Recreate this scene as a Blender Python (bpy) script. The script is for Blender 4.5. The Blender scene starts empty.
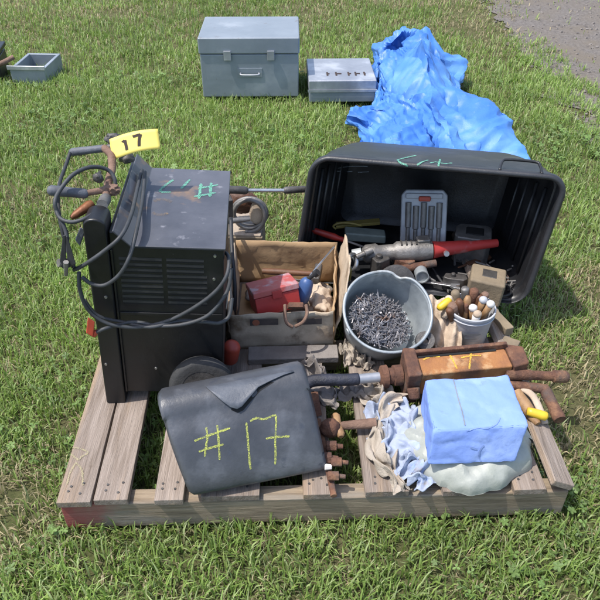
import bpy, bmesh, math, random
import numpy as np
from mathutils import Vector, Matrix, Euler, noise as mnoise
R = math.radians
V = Vector
rng = random.Random(17)
sc = bpy.context.scene
COL = sc.collection

# ------------------------------------------------------------------ camera
CAM_H, PITCH, FPX = 1.45, R(37.1), 680.0
cam = bpy.data.cameras.new('camera'); camo = bpy.data.objects.new('camera', cam); COL.objects.link(camo)
camo.location = (0, 0, CAM_H); camo.rotation_euler = (math.pi/2 - PITCH, 0, 0)
cam.sensor_width = 36; cam.lens = FPX/600*36; cam.clip_start = .05; cam.clip_end = 900
sc.camera = camo

def ray(px, py):
    a = (px-300)/FPX; b = (300-py)/FPX; c, s = math.cos(PITCH), math.sin(PITCH)
    return V((a, c+b*s, -s+b*c))
ORG = V((0, 0, CAM_H))
def atZ(px, py, z): d = ray(px, py); return ORG + d*((z-CAM_H)/d.z)
def atY(px, py, y): d = ray(px, py); return ORG + d*(y/d.y)
def onp(px, py, p, n): d = ray(px, py); return ORG + d*((p-ORG).dot(n)/d.dot(n))

# ------------------------------------------------------------------ materials
def _n(nt, t, **k):
    n = nt.nodes.new(t)
    for a, v in k.items():
        if a in n.inputs: n.inputs[a].default_value = v
        else: setattr(n, a, v)
    return n
def M(name, c1, c2=None, scale=12, rough=.6, metal=0, bump=0, bscale=60, stretch=(1,1,1), c3=None, s3=5, t3=.6, soft3=.08, rrand=0, spec=.5, sss=0, c4=None, s4=9, t4=.62, trans=0, alpha=1, coat=0, ridge=0, rscale=6, worn=0, crack=0):
    m = bpy.data.materials.new(name); m.use_nodes = True; nt = m.node_tree; L = nt.links.new
    b = nt.nodes['Principled BSDF']
    b.inputs['Roughness'].default_value = rough; b.inputs['Metallic'].default_value = metal
    b.inputs['Specular IOR Level'].default_value = spec
    if trans: b.inputs['Transmission Weight'].default_value = trans
    if alpha < 1: b.inputs['Alpha'].default_value = alpha
    if coat: b.inputs['Coat Weight'].default_value = coat
    tc = _n(nt, 'ShaderNodeTexCoord'); mp = _n(nt, 'ShaderNodeMapping')
    mp.inputs['Scale'].default_value = stretch; L(tc.outputs['Object'], mp.inputs['Vector'])
    src = mp.outputs['Vector']
    if rrand:
        oi = _n(nt, 'ShaderNodeObjectInfo'); ad = _n(nt, 'ShaderNodeVectorMath', operation='ADD')
        ml = _n(nt, 'ShaderNodeMath', operation='MULTIPLY'); ml.inputs[1].default_value = 37.0
        L(oi.outputs['Random'], ml.inputs[0]); L(src, ad.inputs[0]); L(ml.outputs[0], ad.inputs[1]); src = ad.outputs[0]
    c2 = c2 or tuple(x*.7 for x in c1)
    nz = _n(nt, 'ShaderNodeTexNoise', Scale=scale, Detail=7.0, Roughness=.62); L(src, nz.inputs['Vector'])
    rp = _n(nt, 'ShaderNodeValToRGB'); rp.color_ramp.elements[0].position = .34; rp.color_ramp.elements[1].position = .68
    rp.color_ramp.elements[0].color = (*c2, 1); rp.color_ramp.elements[1].color = (*c1, 1)
    L(nz.outputs['Fac'], rp.inputs['Fac']); out = rp.outputs['Color']
    def layer(out, c, s, t, soft, uvsrc):
        n2 = _n(nt, 'ShaderNodeTexNoise', Scale=s, Detail=5.0, Roughness=.6); L(uvsrc, n2.inputs['Vector'])
        r2 = _n(nt, 'ShaderNodeValToRGB'); r2.color_ramp.elements[0].position = t-soft; r2.color_ramp.elements[1].position = t+soft
        L(n2.outputs['Fac'], r2.inputs['Fac'])
        mx = _n(nt, 'ShaderNodeMix', data_type='RGBA'); L(r2.outputs['Color'], mx.inputs[0]); L(out, mx.inputs[6]); mx.inputs[7].default_value = (*c, 1)
        return mx.outputs[2]
    if c3: out = layer(out, c3, s3, t3, soft3, src)
    if c4: out = layer(out, c4, s4, t4, .05, tc.outputs['Object'])
    if rrand:
        hs = _n(nt, 'ShaderNodeHueSaturation'); mr = _n(nt, 'ShaderNodeMapRange'); mr.inputs[3].default_value = 1-rrand; mr.inputs[4].default_value = 1+rrand
        L(oi.outputs['Random'], mr.inputs[0]); L(mr.outputs[0], hs.inputs['Value']); L(out, hs.inputs['Color']); out = hs.outputs[0]
    L(out, b.inputs['Base Color'])
    rr = _n(nt, 'ShaderNodeMapRange'); rr.inputs[3].default_value = max(0, rough-.13); rr.inputs[4].default_value = min(1, rough+.13)
    L(nz.outputs['Fac'], rr.inputs[0]); L(rr.outputs[0], b.inputs['Roughness'])
    if worn:
        nw=_n(nt,'ShaderNodeTexNoise',Scale=420.0,Detail=4.0,Roughness=.75); L(tc.outputs['Object'],nw.inputs['Vector'])
        wr=_n(nt,'ShaderNodeMapRange'); wr.inputs[1].default_value=.5-worn*.28; wr.inputs[2].default_value=.5-worn*.28+.22; L(nw.outputs['Fac'],wr.inputs[0]); L(wr.outputs[0],b.inputs['Alpha'])
    if bump:
        nb = _n(nt, 'ShaderNodeTexNoise', Scale=bscale, Detail=6.0, Roughness=.65); L(src, nb.inputs['Vector'])
        bp = _n(nt, 'ShaderNodeBump', Strength=bump, Distance=.01); L(nb.outputs['Fac'], bp.inputs['Height']); L(bp.outputs[0], b.inputs['Normal'])
        if ridge:
            nv=_n(nt,'ShaderNodeTexVoronoi',Scale=rscale); nv.feature='F1'; nd=_n(nt,'ShaderNodeTexNoise',Scale=rscale*.8,Detail=3.0); L(src,nd.inputs['Vector'])
            vm=_n(nt,'ShaderNodeMix',data_type='RGBA'); vm.inputs[0].default_value=.12; L(src,vm.inputs[6]); L(nd.outputs['Color'],vm.inputs[7]); L(vm.outputs[2],nv.inputs['Vector'])
            b2=_n(nt,'ShaderNodeBump',Strength=ridge,Distance=.03); L(nv.outputs['Distance'],b2.inputs['Height']); L(bp.outputs[0],b2.inputs['Normal']); L(b2.outputs[0],b.inputs['Normal'])
    if crack:
        mc=_n(nt,'ShaderNodeMapping'); mc.inputs['Scale'].default_value=crack; L(src,mc.inputs['Vector'])
        nc=_n(nt,'ShaderNodeTexNoise',Scale=11.0,Detail=3.0,Roughness=.55); L(mc.outputs['Vector'],nc.inputs['Vector'])
        rc_=_n(nt,'ShaderNodeValToRGB'); e=rc_.color_ramp.elements; e[0].position=.485; e[0].color=(0,0,0,1); e[1].position=.5; e[1].color=(1,1,1,1); q=e.new(.515); q.color=(0,0,0,1)
        L(nc.outputs['Fac'],rc_.inputs['Fac']); fm_=_n(nt,'ShaderNodeMath',operation='MULTIPLY'); fm_.inputs[1].default_value=.55; L(rc_.outputs['Color'],fm_.inputs[0])
        mk_=_n(nt,'ShaderNodeMix',data_type='RGBA'); L(fm_.outputs[0],mk_.inputs[0]); src2=b.inputs['Base Color'].links[0].from_socket; L(src2,mk_.inputs[6]); mk_.inputs[7].default_value=(.07,.055,.045,1); L(mk_.outputs[2],b.inputs['Base Color'])
    return m

MT = {}
MT['wood'] = M('weathered_wood', (.33,.275,.235), (.19,.15,.12), 9, .85, bump=.6, bscale=30, stretch=(9,.6,9), c3=(.34,.245,.165), s3=2.2, t3=.6, rrand=.14, spec=.2, c4=(.12,.085,.06), s4=13, t4=.71, crack=(1.6,.10,1))
MT['woodx'] = M('weathered_stringer_wood', (.34,.27,.19), (.19,.145,.10), 9, .85, bump=.5, bscale=30, stretch=(.7,9,9), c3=(.22,.20,.17), s3=2, t3=.6, rrand=.1, spec=.2, c4=(.13,.09,.06), s4=13, t4=.71, crack=(.10,1,2.2))
MT['black'] = M('black_paint', (.014,.0145,.016), (.008,.008,.009), 9, .42, bump=.06, bscale=90, c3=(.034,.031,.029), s3=7, t3=.68, c4=(.13,.115,.10), s4=60, t4=.76)
MT['welder_top'] = M('dusty_grey_blue_paint', (.095,.098,.115), (.055,.057,.068), 7, .38, bump=.05, bscale=120, c3=(.19,.125,.08), s3=9, t3=.63, soft3=.05, c4=(.20,.20,.22), s4=22, t4=.66)
MT['dark'] = M('dark_cavity', (.008,.008,.009), (.005,.005,.005), 9, .8)
MT['screw'] = M('zinc_screw', (.5,.5,.5), (.35,.35,.34), 30, .35, .8)
MT['cable'] = M('grey_rubber_cable', (.048,.052,.058), (.03,.032,.035), 30, .6, bump=.1)
MT['cable2'] = M('black_rubber_cable', (.03,.031,.034), (.018,.018,.02), 30, .55, bump=.1)
MT['grip'] = M('grey_rubber_grip', (.13,.14,.165), (.07,.075,.09), 25, .62, bump=.2, bscale=80)
MT['rust'] = M('rust', (.19,.088,.05), (.085,.042,.03), 28, .85, .1, bump=.6, bscale=90, c3=(.27,.15,.085), s3=14, t3=.6, c4=(.10,.075,.065), s4=9, t4=.6)
MT['rustpale'] = M('pale_rust', (.26,.165,.12), (.13,.075,.052), 22, .85, .1, bump=.5, bscale=80)
MT['orange'] = M('rusted_orange_paint', (.37,.165,.052), (.23,.095,.04), 16, .75, bump=.4, bscale=70, c3=(.12,.06,.035), s3=10, t3=.62, c4=(.42,.26,.13), s4=16, t4=.63)
MT['steel'] = M('bright_steel', (.55,.56,.58), (.36,.36,.37), 14, .3, .85, bump=.05, stretch=(1,1,1))
MT['galv'] = M('galvanised_zinc', (.40,.44,.46), (.27,.30,.32), 18, .5, .35, bump=.12, bscale=50, c3=(.22,.22,.21), s3=8, t3=.64, c4=(.48,.50,.50), s4=12, t4=.63)
MT['nail'] = M('nail_steel', (.30,.30,.32), (.15,.14,.145), 40, .5, .6, c3=(.16,.085,.05), s3=30, t3=.64)
MT['card'] = M('brown_cardboard', (.42,.29,.165), (.32,.21,.12), 6, .9, bump=.15, bscale=40, spec=.15, c4=(.22,.14,.08), s4=7, t4=.66)
MT['cardout'] = M('weathered_grey_cardboard', (.56,.46,.345), (.40,.32,.235), 7, .9, bump=.3, bscale=35, spec=.15, c3=(.20,.14,.09), s3=9, t3=.62, c4=(.12,.085,.06), s4=16, t4=.69)
MT['print'] = M('dark_box_print', (.045,.04,.04), (.10,.08,.07), 22, .85, spec=.2)
MT['printred'] = M('orange_box_print', (.33,.10,.05), (.26,.10,.06), 22, .85)
MT['paper'] = M('cream_fibre', (.56,.46,.36), (.40,.31,.23), 14, .9, bump=.5, bscale=45, spec=.15)
MT['redmetal'] = M('red_enamel', (.46,.04,.035), (.33,.03,.028), 9, .5, bump=.1, bscale=70, c3=(.40,.22,.21), s3=11, t3=.7)
MT['redfade'] = M('scuffed_red_lid', (.44,.055,.05), (.36,.09,.08), 8, .5, bump=.1, bscale=70, c3=(.40,.33,.35), s3=14, t3=.56)
MT['red'] = M('red_plastic', (.38,.03,.02), (.22,.02,.015), 14, .45)
MT['redorange'] = M('red_orange_plastic', (.52,.075,.035), (.34,.05,.03), 14, .5)
MT['blueplastic'] = M('blue_plastic', (.06,.13,.32), (.035,.07,.18), 14, .45)
MT['tote'] = M('black_tote_plastic', (.018,.0185,.021), (.012,.0125,.014), 10, .38, bump=.1, bscale=160, c3=(.045,.045,.047), s3=6, t3=.62)
MT['totedusty'] = M('dusty_black_rim',(.034,.036,.041),(.022,.023,.027),9,.42,bump=.12,bscale=160,c3=(.06,.062,.068),s3=7,t3=.62)
MT['totetop'] = M('dusty_black_plastic', (.05,.053,.062), (.034,.036,.042), 9, .5, bump=.12, bscale=160, c3=(.085,.088,.095), s3=7, t3=.62)
MT['flap'] = M('worn_grey_plastic', (.074,.079,.090), (.044,.047,.054), 10, .36, bump=.13, bscale=130, c3=(.105,.112,.128), s3=9, t3=.6, c4=(.05,.056,.07), s4=24, t4=.63)
MT['flaplight'] = M('worn_grey_plastic_edge', (.11,.122,.145), (.068,.076,.092), 10, .5, bump=.2, bscale=130)
MT['bluefoam'] = M('pale_blue_foam', (.225,.335,.70), (.175,.275,.65), 5, .8, bump=.25, bscale=22, c3=(.29,.40,.70), s3=6, t3=.6, spec=.25, c4=(.17,.25,.50), s4=15, t4=.66)
MT['tarp'] = M('blue_tarpaulin', (.06,.20,.56), (.045,.155,.47), 3, .46, bump=.2, bscale=70, c3=(.11,.27,.60), s3=4, t3=.58, spec=.45, c4=(.16,.27,.46), s4=14, t4=.68)
MT['bag'] = M('white_plastic_sack', (.38,.395,.355), (.27,.285,.255), 8, .5, bump=.2, bscale=60, c3=(.28,.30,.25), s3=9, t3=.64)
MT['bluecloth'] = M('pale_blue_white_cloth', (.38,.415,.50), (.30,.35,.46), 7, .88, bump=.4, bscale=60, c3=(.22,.31,.54), s3=10, t3=.6, soft3=.06, spec=.15, c4=(.26,.24,.22), s4=18, t4=.68)
MT['rag'] = M('dirty_white_cotton', (.45,.395,.335), (.30,.26,.21), 9, .92, bump=.7, bscale=45, spec=.15, c3=(.30,.24,.19), s3=7, t3=.64)
MT['raggrey'] = M('grey_canvas', (.27,.245,.225), (.16,.14,.13), 9, .92, bump=.6, bscale=45, spec=.15)
MT['leather'] = M('brown_leather', (.13,.055,.028), (.07,.032,.018), 12, .6, bump=.3)
MT['pail'] = M('grey_white_plastic', (.50,.51,.54), (.37,.38,.41), 10, .45, bump=.1, c3=(.35,.29,.25), s3=9, t3=.63)
MT['woodhandle'] = M('worn_wood_handle', (.38,.23,.11), (.22,.12,.055), 14, .6, bump=.2, stretch=(3,3,1))
MT['darkwood'] = M('dark_wood_handle', (.15,.065,.03), (.08,.035,.018), 14, .6, bump=.2)
MT['white'] = M('white_plastic', (.70,.68,.66), (.55,.52,.49), 14, .45)
MT['yellow'] = M('yellow_plastic', (.72,.50,.03), (.55,.36,.03), 14, .45)
MT['tag'] = M('yellow_card', (.90,.74,.17), (.86,.68,.14), 9, .6)
MT['ink'] = M('black_ink', (.03,.02,.02), (.05,.03,.02), 20, .8)
MT['green_paint'] = M('mint_spray_paint', (.18,.52,.36), (.12,.36,.27), 60, .7, worn=0.45)
MT['yellow_paint'] = M('lime_yellow_crayon', (.62,.66,.13), (.45,.49,.12), 80, .85, worn=0.36)
MT['gold_paint'] = M('gold_crayon', (.80,.52,.07), (.65,.36,.05), 80, .85, worn=0.5)
MT['chalk'] = M('faint_yellow_crayon', (.44,.39,.21), (.33,.29,.19), 80, .9, worn=.42)
MT['tyre'] = M('grey_rubber_tyre', (.042,.042,.043), (.025,.025,.025), 20, .75, bump=.3)
MT['greenish'] = M('grey_green_paint', (.24,.28,.25), (.15,.18,.165), 14, .55, bump=.1)
MT['level'] = M('olive_yellow_paint', (.34,.26,.06), (.22,.17,.05), 14, .55)
MT['clear'] = M('cloudy_clear_plastic', (.44,.45,.47), (.30,.31,.33), 14, .22, spec=.6)
MT['darkmetal'] = M('dark_greasy_metal', (.11,.104,.10), (.06,.056,.053), 20, .5, .4, bump=.3)
MT['greymetal'] = M('grey_dirty_metal', (.27,.26,.25), (.15,.14,.13), 20, .5, .5, bump=.3)
MT['tanblock'] = M('tan_wood_block', (.26,.205,.135), (.16,.125,.085), 10, .85, bump=.3)
MT['toolbox'] = M('blue_grey_sheet_metal', (.27,.305,.34), (.215,.245,.275), 4, .45, .25, bump=.12, bscale=18, c3=(.33,.36,.39), s3=5, t3=.62, c4=(.17,.14,.12), s4=26, t4=.70)
MT['silver'] = M('dull_silver_metal', (.44,.46,.49), (.30,.31,.34), 6, .42, .5, bump=.12, bscale=30, c3=(.55,.56,.58), s3=6, t3=.6)
MT['concrete'] = M('grey_stone', (.24,.215,.195), (.15,.13,.12), 14, .9, bump=.5)

# red paint on the left end of the front stringer
def red_end(m0):
    m = m0.copy(); m.name = 'stringer_wood_with_red_end'; nt = m.node_tree; L = nt.links.new
    b = nt.nodes['Principled BSDF']; src = b.inputs['Base Color'].links[0].from_socket
    tc = _n(nt, 'ShaderNodeTexCoord'); sx = _n(nt, 'ShaderNodeSeparateXYZ'); L(tc.outputs['Object'], sx.inputs[0])
    nz = _n(nt, 'ShaderNodeTexNoise', Scale=16.0, Detail=5.0); L(tc.outputs['Object'], nz.inputs['Vector'])
    a = _n(nt, 'ShaderNodeMath', operation='MULTIPLY_ADD'); a.inputs[1].default_value = .22; L(nz.outputs['Fac'], a.inputs[0]); L(sx.outputs['X'], a.inputs[2])
    mr = _n(nt, 'ShaderNodeMapRange'); mr.inputs[1].default_value = .245; mr.inputs[2].default_value = .13; mr.inputs[4].default_value = .82; L(a.outputs[0], mr.inputs[0])
    mx = _n(nt, 'ShaderNodeMix', data_type='RGBA'); L(mr.outputs[0], mx.inputs[0]); L(src, mx.inputs[6]); mx.inputs[7].default_value = (.31,.065,.065,1)
    L(mx.outputs[2], b.inputs['Base Color']); return m
MT['woodred'] = red_end(MT['woodx'])

# ------------------------------------------------------------------ object helpers
def tag(o, label=None, cat=None, group=None, kind=None):
    if label: o['label'] = label
    if cat: o['category'] = cat
    if group: o['group'] = group
    if kind: o['kind'] = kind
    return o
def thing(name, label, cat, loc=(0,0,0), group=None):
    o = bpy.data.objects.new(name, None); COL.objects.link(o); o.location = loc; o.empty_display_size = .05
    return tag(o, label, cat, group)
def wloc(o):
    p = V((0,0,0))
    while o is not None: p += o.location; o = o.parent
    return p
def frame(loc, x, z):
    x = V(x).normalized(); z = V(z); z = (z - x*z.dot(x)).normalized(); y = z.cross(x)
    m = Matrix((x, y, z)).transposed().to_4x4(); m.translation = V(loc); return m
def smooth_path(pts, n=6, closed=False):
    pts = [V(p) for p in pts]; out = []; N = len(pts)
    for i in range(N if closed else N-1):
        g = (lambda k: pts[k % N]) if closed else (lambda k: pts[min(max(k,0),N-1)])
        p0,p1,p2,p3 = g(i-1),g(i),g(i+1),g(i+2)
        for k in range(n):
            t = k/n
            out.append(.5*((2*p1)+(p2-p0)*t+(2*p0-5*p1+4*p2-p3)*t*t+(3*p1-p0-3*p2+p3)*t**3))
    if not closed: out.append(pts[-1])
    return out

class MB:
    def __init__(s, mat=None): s.v=[]; s.f=[]; s.M=mat or Matrix.Identity(4)
    def add(s, vs, fs):
        k=len(s.v); s.v += [s.M@V(v) for v in vs]; s.f += [tuple(i+k for i in f) for f in fs]; return s
    def box(s, x0,x1,y0,y1,z0,z1):
        return s.add([(x0,y0,z0),(x1,y0,z0),(x1,y1,z0),(x0,y1,z0),(x0,y0,z1),(x1,y0,z1),(x1,y1,z1),(x0,y1,z1)],
                     [(0,3,2,1),(4,5,6,7),(0,1,5,4),(1,2,6,5),(2,3,7,6),(3,0,4,7)])
    def obox(s, c, size, rot=(0,0,0)):
        m = Matrix.Translation(V(c)) @ Euler([R(a) for a in rot]).to_matrix().to_4x4(); a,b,d=[q/2 for q in size]
        vs=[m@V(p) for p in ((-a,-b,-d),(a,-b,-d),(a,b,-d),(-a,b,-d),(-a,-b,d),(a,-b,d),(a,b,d),(-a,b,d))]
        return s.add(vs,[(0,3,2,1),(4,5,6,7),(0,1,5,4),(1,2,6,5),(2,3,7,6),(3,0,4,7)])
    def hexa(s, b, t):   # bottom quad (ccw), top quad
        return s.add(list(b)+list(t),[(0,3,2,1),(4,5,6,7),(0,1,5,4),(1,2,6,5),(2,3,7,6),(3,0,4,7)])
    def tube(s, pts, r, seg=10, closed=False, cap=True, flat=1.0):
        pts=[V(p) for p in pts]; n=len(pts); rs = r if isinstance(r,(list,tuple)) else [r]*n
        vs=[]; fs=[]; up=None
        for i,p in enumerate(pts):
            t=(pts[(i+1)%n]-pts[i-1]) if closed else (pts[min(i+1,n-1)]-pts[max(i-1,0)])
            if t.length<1e-9: t=V((0,0,1))
            t.normalize()
            if up is None:
                up=V((0,0,1)) if abs(t.z)<.9 else V((0,1,0))
            up=(up-t*up.dot(t)); up = up.normalized() if up.length>1e-6 else t.orthogonal().normalized()
            sd=t.cross(up)
            for k in range(seg):
                a=2*math.pi*k/seg; vs.append(p+sd*(math.cos(a)*rs[i])+up*(math.sin(a)*rs[i]*flat))
        m=n if closed else n-1
        for i in range(m):
            j=(i+1)%n
            for k in range(seg):
                k2=(k+1)%seg; fs.append((i*seg+k,i*seg+k2,j*seg+k2,j*seg+k))
        if not closed and cap: fs.append(tuple(reversed(range(seg)))); fs.append(tuple(range((n-1)*seg,n*seg)))
        return s.add(vs,fs)
    def cyl(s, a, b, r, r2=None, seg=16):
        return s.tube([a,b],[r, r if r2 is None else r2],seg)
    def rod(s, a, b, prof, seg=16):   # prof: (t, r) along a->b
        a,b=V(a),V(b); return s.tube([a.lerp(b,t) for t,_ in prof],[r for _,r in prof],seg)
    def lathe(s, prof, mat=None, seg=40, fn=None):
        vs=[]; fs=[]; n=len(prof)
        for i,(r,z) in enumerate(prof):
            for k in range(seg):
                a=2*math.pi*k/seg; p=V((r*math.cos(a),r*math.sin(a),z))
                if fn: p=fn(p,a,i)
                vs.append(mat@p if mat else p)
        for i in range(n-1):
            for k in range(seg):
                k2=(k+1)%seg; fs.append((i*seg+k,i*seg+k2,(i+1)*seg+k2,(i+1)*seg+k))
        return s.add(vs,fs)
    def prism(s, pts, a, mat=None, z0=0):   # outline in xy, extruded z0..a
        n=len(pts); vs=[V((x,y,z0)) for x,y in pts]+[V((x,y,a)) for x,y in pts]
        if mat: vs=[mat@v for v in vs]
        fs=[tuple(reversed(range(n))),tuple(range(n,2*n))]+[(i,(i+1)%n,n+(i+1)%n,n+i) for i in range(n)]
        return s.add(vs,fs)
    def grid(s, fn, nu, nv):
        vs=[V(fn(i/nu,j/nv)) for j in range(nv+1) for i in range(nu+1)]
        fs=[(j*(nu+1)+i,j*(nu+1)+i+1,(j+1)*(nu+1)+i+1,(j+1)*(nu+1)+i) for j in range(nv) for i in range(nu)]
        return s.add(vs,fs)
    def lump(s, c, rad, seed=0, amp=.25, freq=2.2, sub=4, rot=0, ridged=False, floor=None):
        bm=bmesh.new(); bmesh.ops.create_icosphere(bm,subdivisions=sub,radius=1); off=V((seed*7.3,seed*3.1,seed*1.7))
        rm=Matrix.Rotation(R(rot),3,'Z'); c=V(c)
        vs=[]
        for v in bm.verts:
            n=mnoise.fractal(v.co*freq+off,.9,2.1,4)
            if ridged: n=.5-abs(mnoise.noise(v.co*freq+off))*2+.35*n
            p=v.co*(1+amp*n); p=rm@V((p.x*rad[0],p.y*rad[1],p.z*rad[2]))+c
            if floor is not None and p.z<floor: p.z=floor+.0005
            vs.append(p)
        bm.verts.ensure_lookup_table(); fs=[tuple(v.index for v in f.verts) for f in bm.faces]; bm.free()
        return s.add(vs,fs)
    def build(s, name, mat, parent=None, smooth=False, bevel=0, bseg=2, solid=0, subd=0, origin=None):
        me=bpy.data.meshes.new(name)
        o0 = wloc(parent) if parent is not None else (V(origin) if origin is not None else V((0,0,0)))
        me.from_pydata([tuple(v-o0) for v in s.v],[],s.f); me.update()
        bm=bmesh.new(); bm.from_mesh(me); bmesh.ops.recalc_face_normals(bm,faces=bm.faces[:]) if solid==0 else None; bm.to_mesh(me); bm.free()
        me.materials.append(MT[mat] if isinstance(mat,str) else mat)
        o=bpy.data.objects.new(name,me); COL.objects.link(o)
        if parent is not None: o.parent=parent
        else: o.location=o0
        if smooth:
            for p in me.polygons: p.use_smooth=True
            if smooth!='full': me.set_sharp_from_angle(angle=R(24 if name in ('tarpaulin','plastic_sack') else 42))
        if solid: md=o.modifiers.new('solid','SOLIDIFY'); md.thickness=abs(solid); md.offset=0 if solid>0 else -1
        if subd: md=o.modifiers.new('sub','SUBSURF'); md.levels=md.render_levels=subd
        if bevel:
            md=o.modifiers.new('bevel','BEVEL'); md.width=bevel; md.segments=bseg; md.limit_method='ANGLE'; md.angle_limit=R(35)
            for p in me.polygons: p.use_smooth=True
            md.harden_normals=True
        return o

from mathutils.bvhtree import BVHTree
def paint(name, strokes, target, w, mat, parent, lift=.0015, rag_=.6):
    """crayon or spray strokes lying on the surface of a mesh"""
    vv=[];pp=[]
    for t_ in (target if isinstance(target,(list,tuple)) else [target]):
        o0=wloc(t_); k0=len(vv); vv+=[v.co+o0 for v in t_.data.vertices]; pp+=[tuple(i+k0 for i in p.vertices) for p in t_.data.polygons]
    bvh=BVHTree.FromPolygons(vv,pp)
    mb=MB(); rr=random.Random(len(strokes)*13+int(w*1e5))
    for st in strokes:
        pix=smooth_path([V((x,y,0)) for x,y in st],9); pts=[];ns=[]
        for q in pix:
            d=ray(q.x,q.y).normalized(); h=bvh.ray_cast(ORG,d)
            if h[0] is None: continue
            n_=h[1] if h[1].dot(d)<0 else -h[1]
            pts.append(h[0]+n_*lift); ns.append(n_)
        vs=[];fs=[];n=len(pts)
        for i,p in enumerate(pts):
            t=(pts[min(i+1,n-1)]-pts[max(i-1,0)]); t=t.normalized() if t.length>0 else V((1,0,0)); sd=t.cross(ns[i])
            w1=w*(1-rag_*.5+rag_*rr.random())*(.55 if i in (0,n-1) else 1); w2=w*(1-rag_*.5+rag_*rr.random())*(.55 if i in (0,n-1) else 1)
            vs+=[p+sd*w1,p-sd*w2]
        for i in range(n-1): fs.append((2*i,2*i+1,2*i+3,2*i+2))
        mb.add(vs,fs)
    return mb.build(name,mat,parent)

def fbm(x,y,z=0.,s=1.): return mnoise.fractal(V((x*s,y*s,z)),1.0,2.0,4)
def tri(x): return abs((x % 1.0)*2-1)

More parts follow.
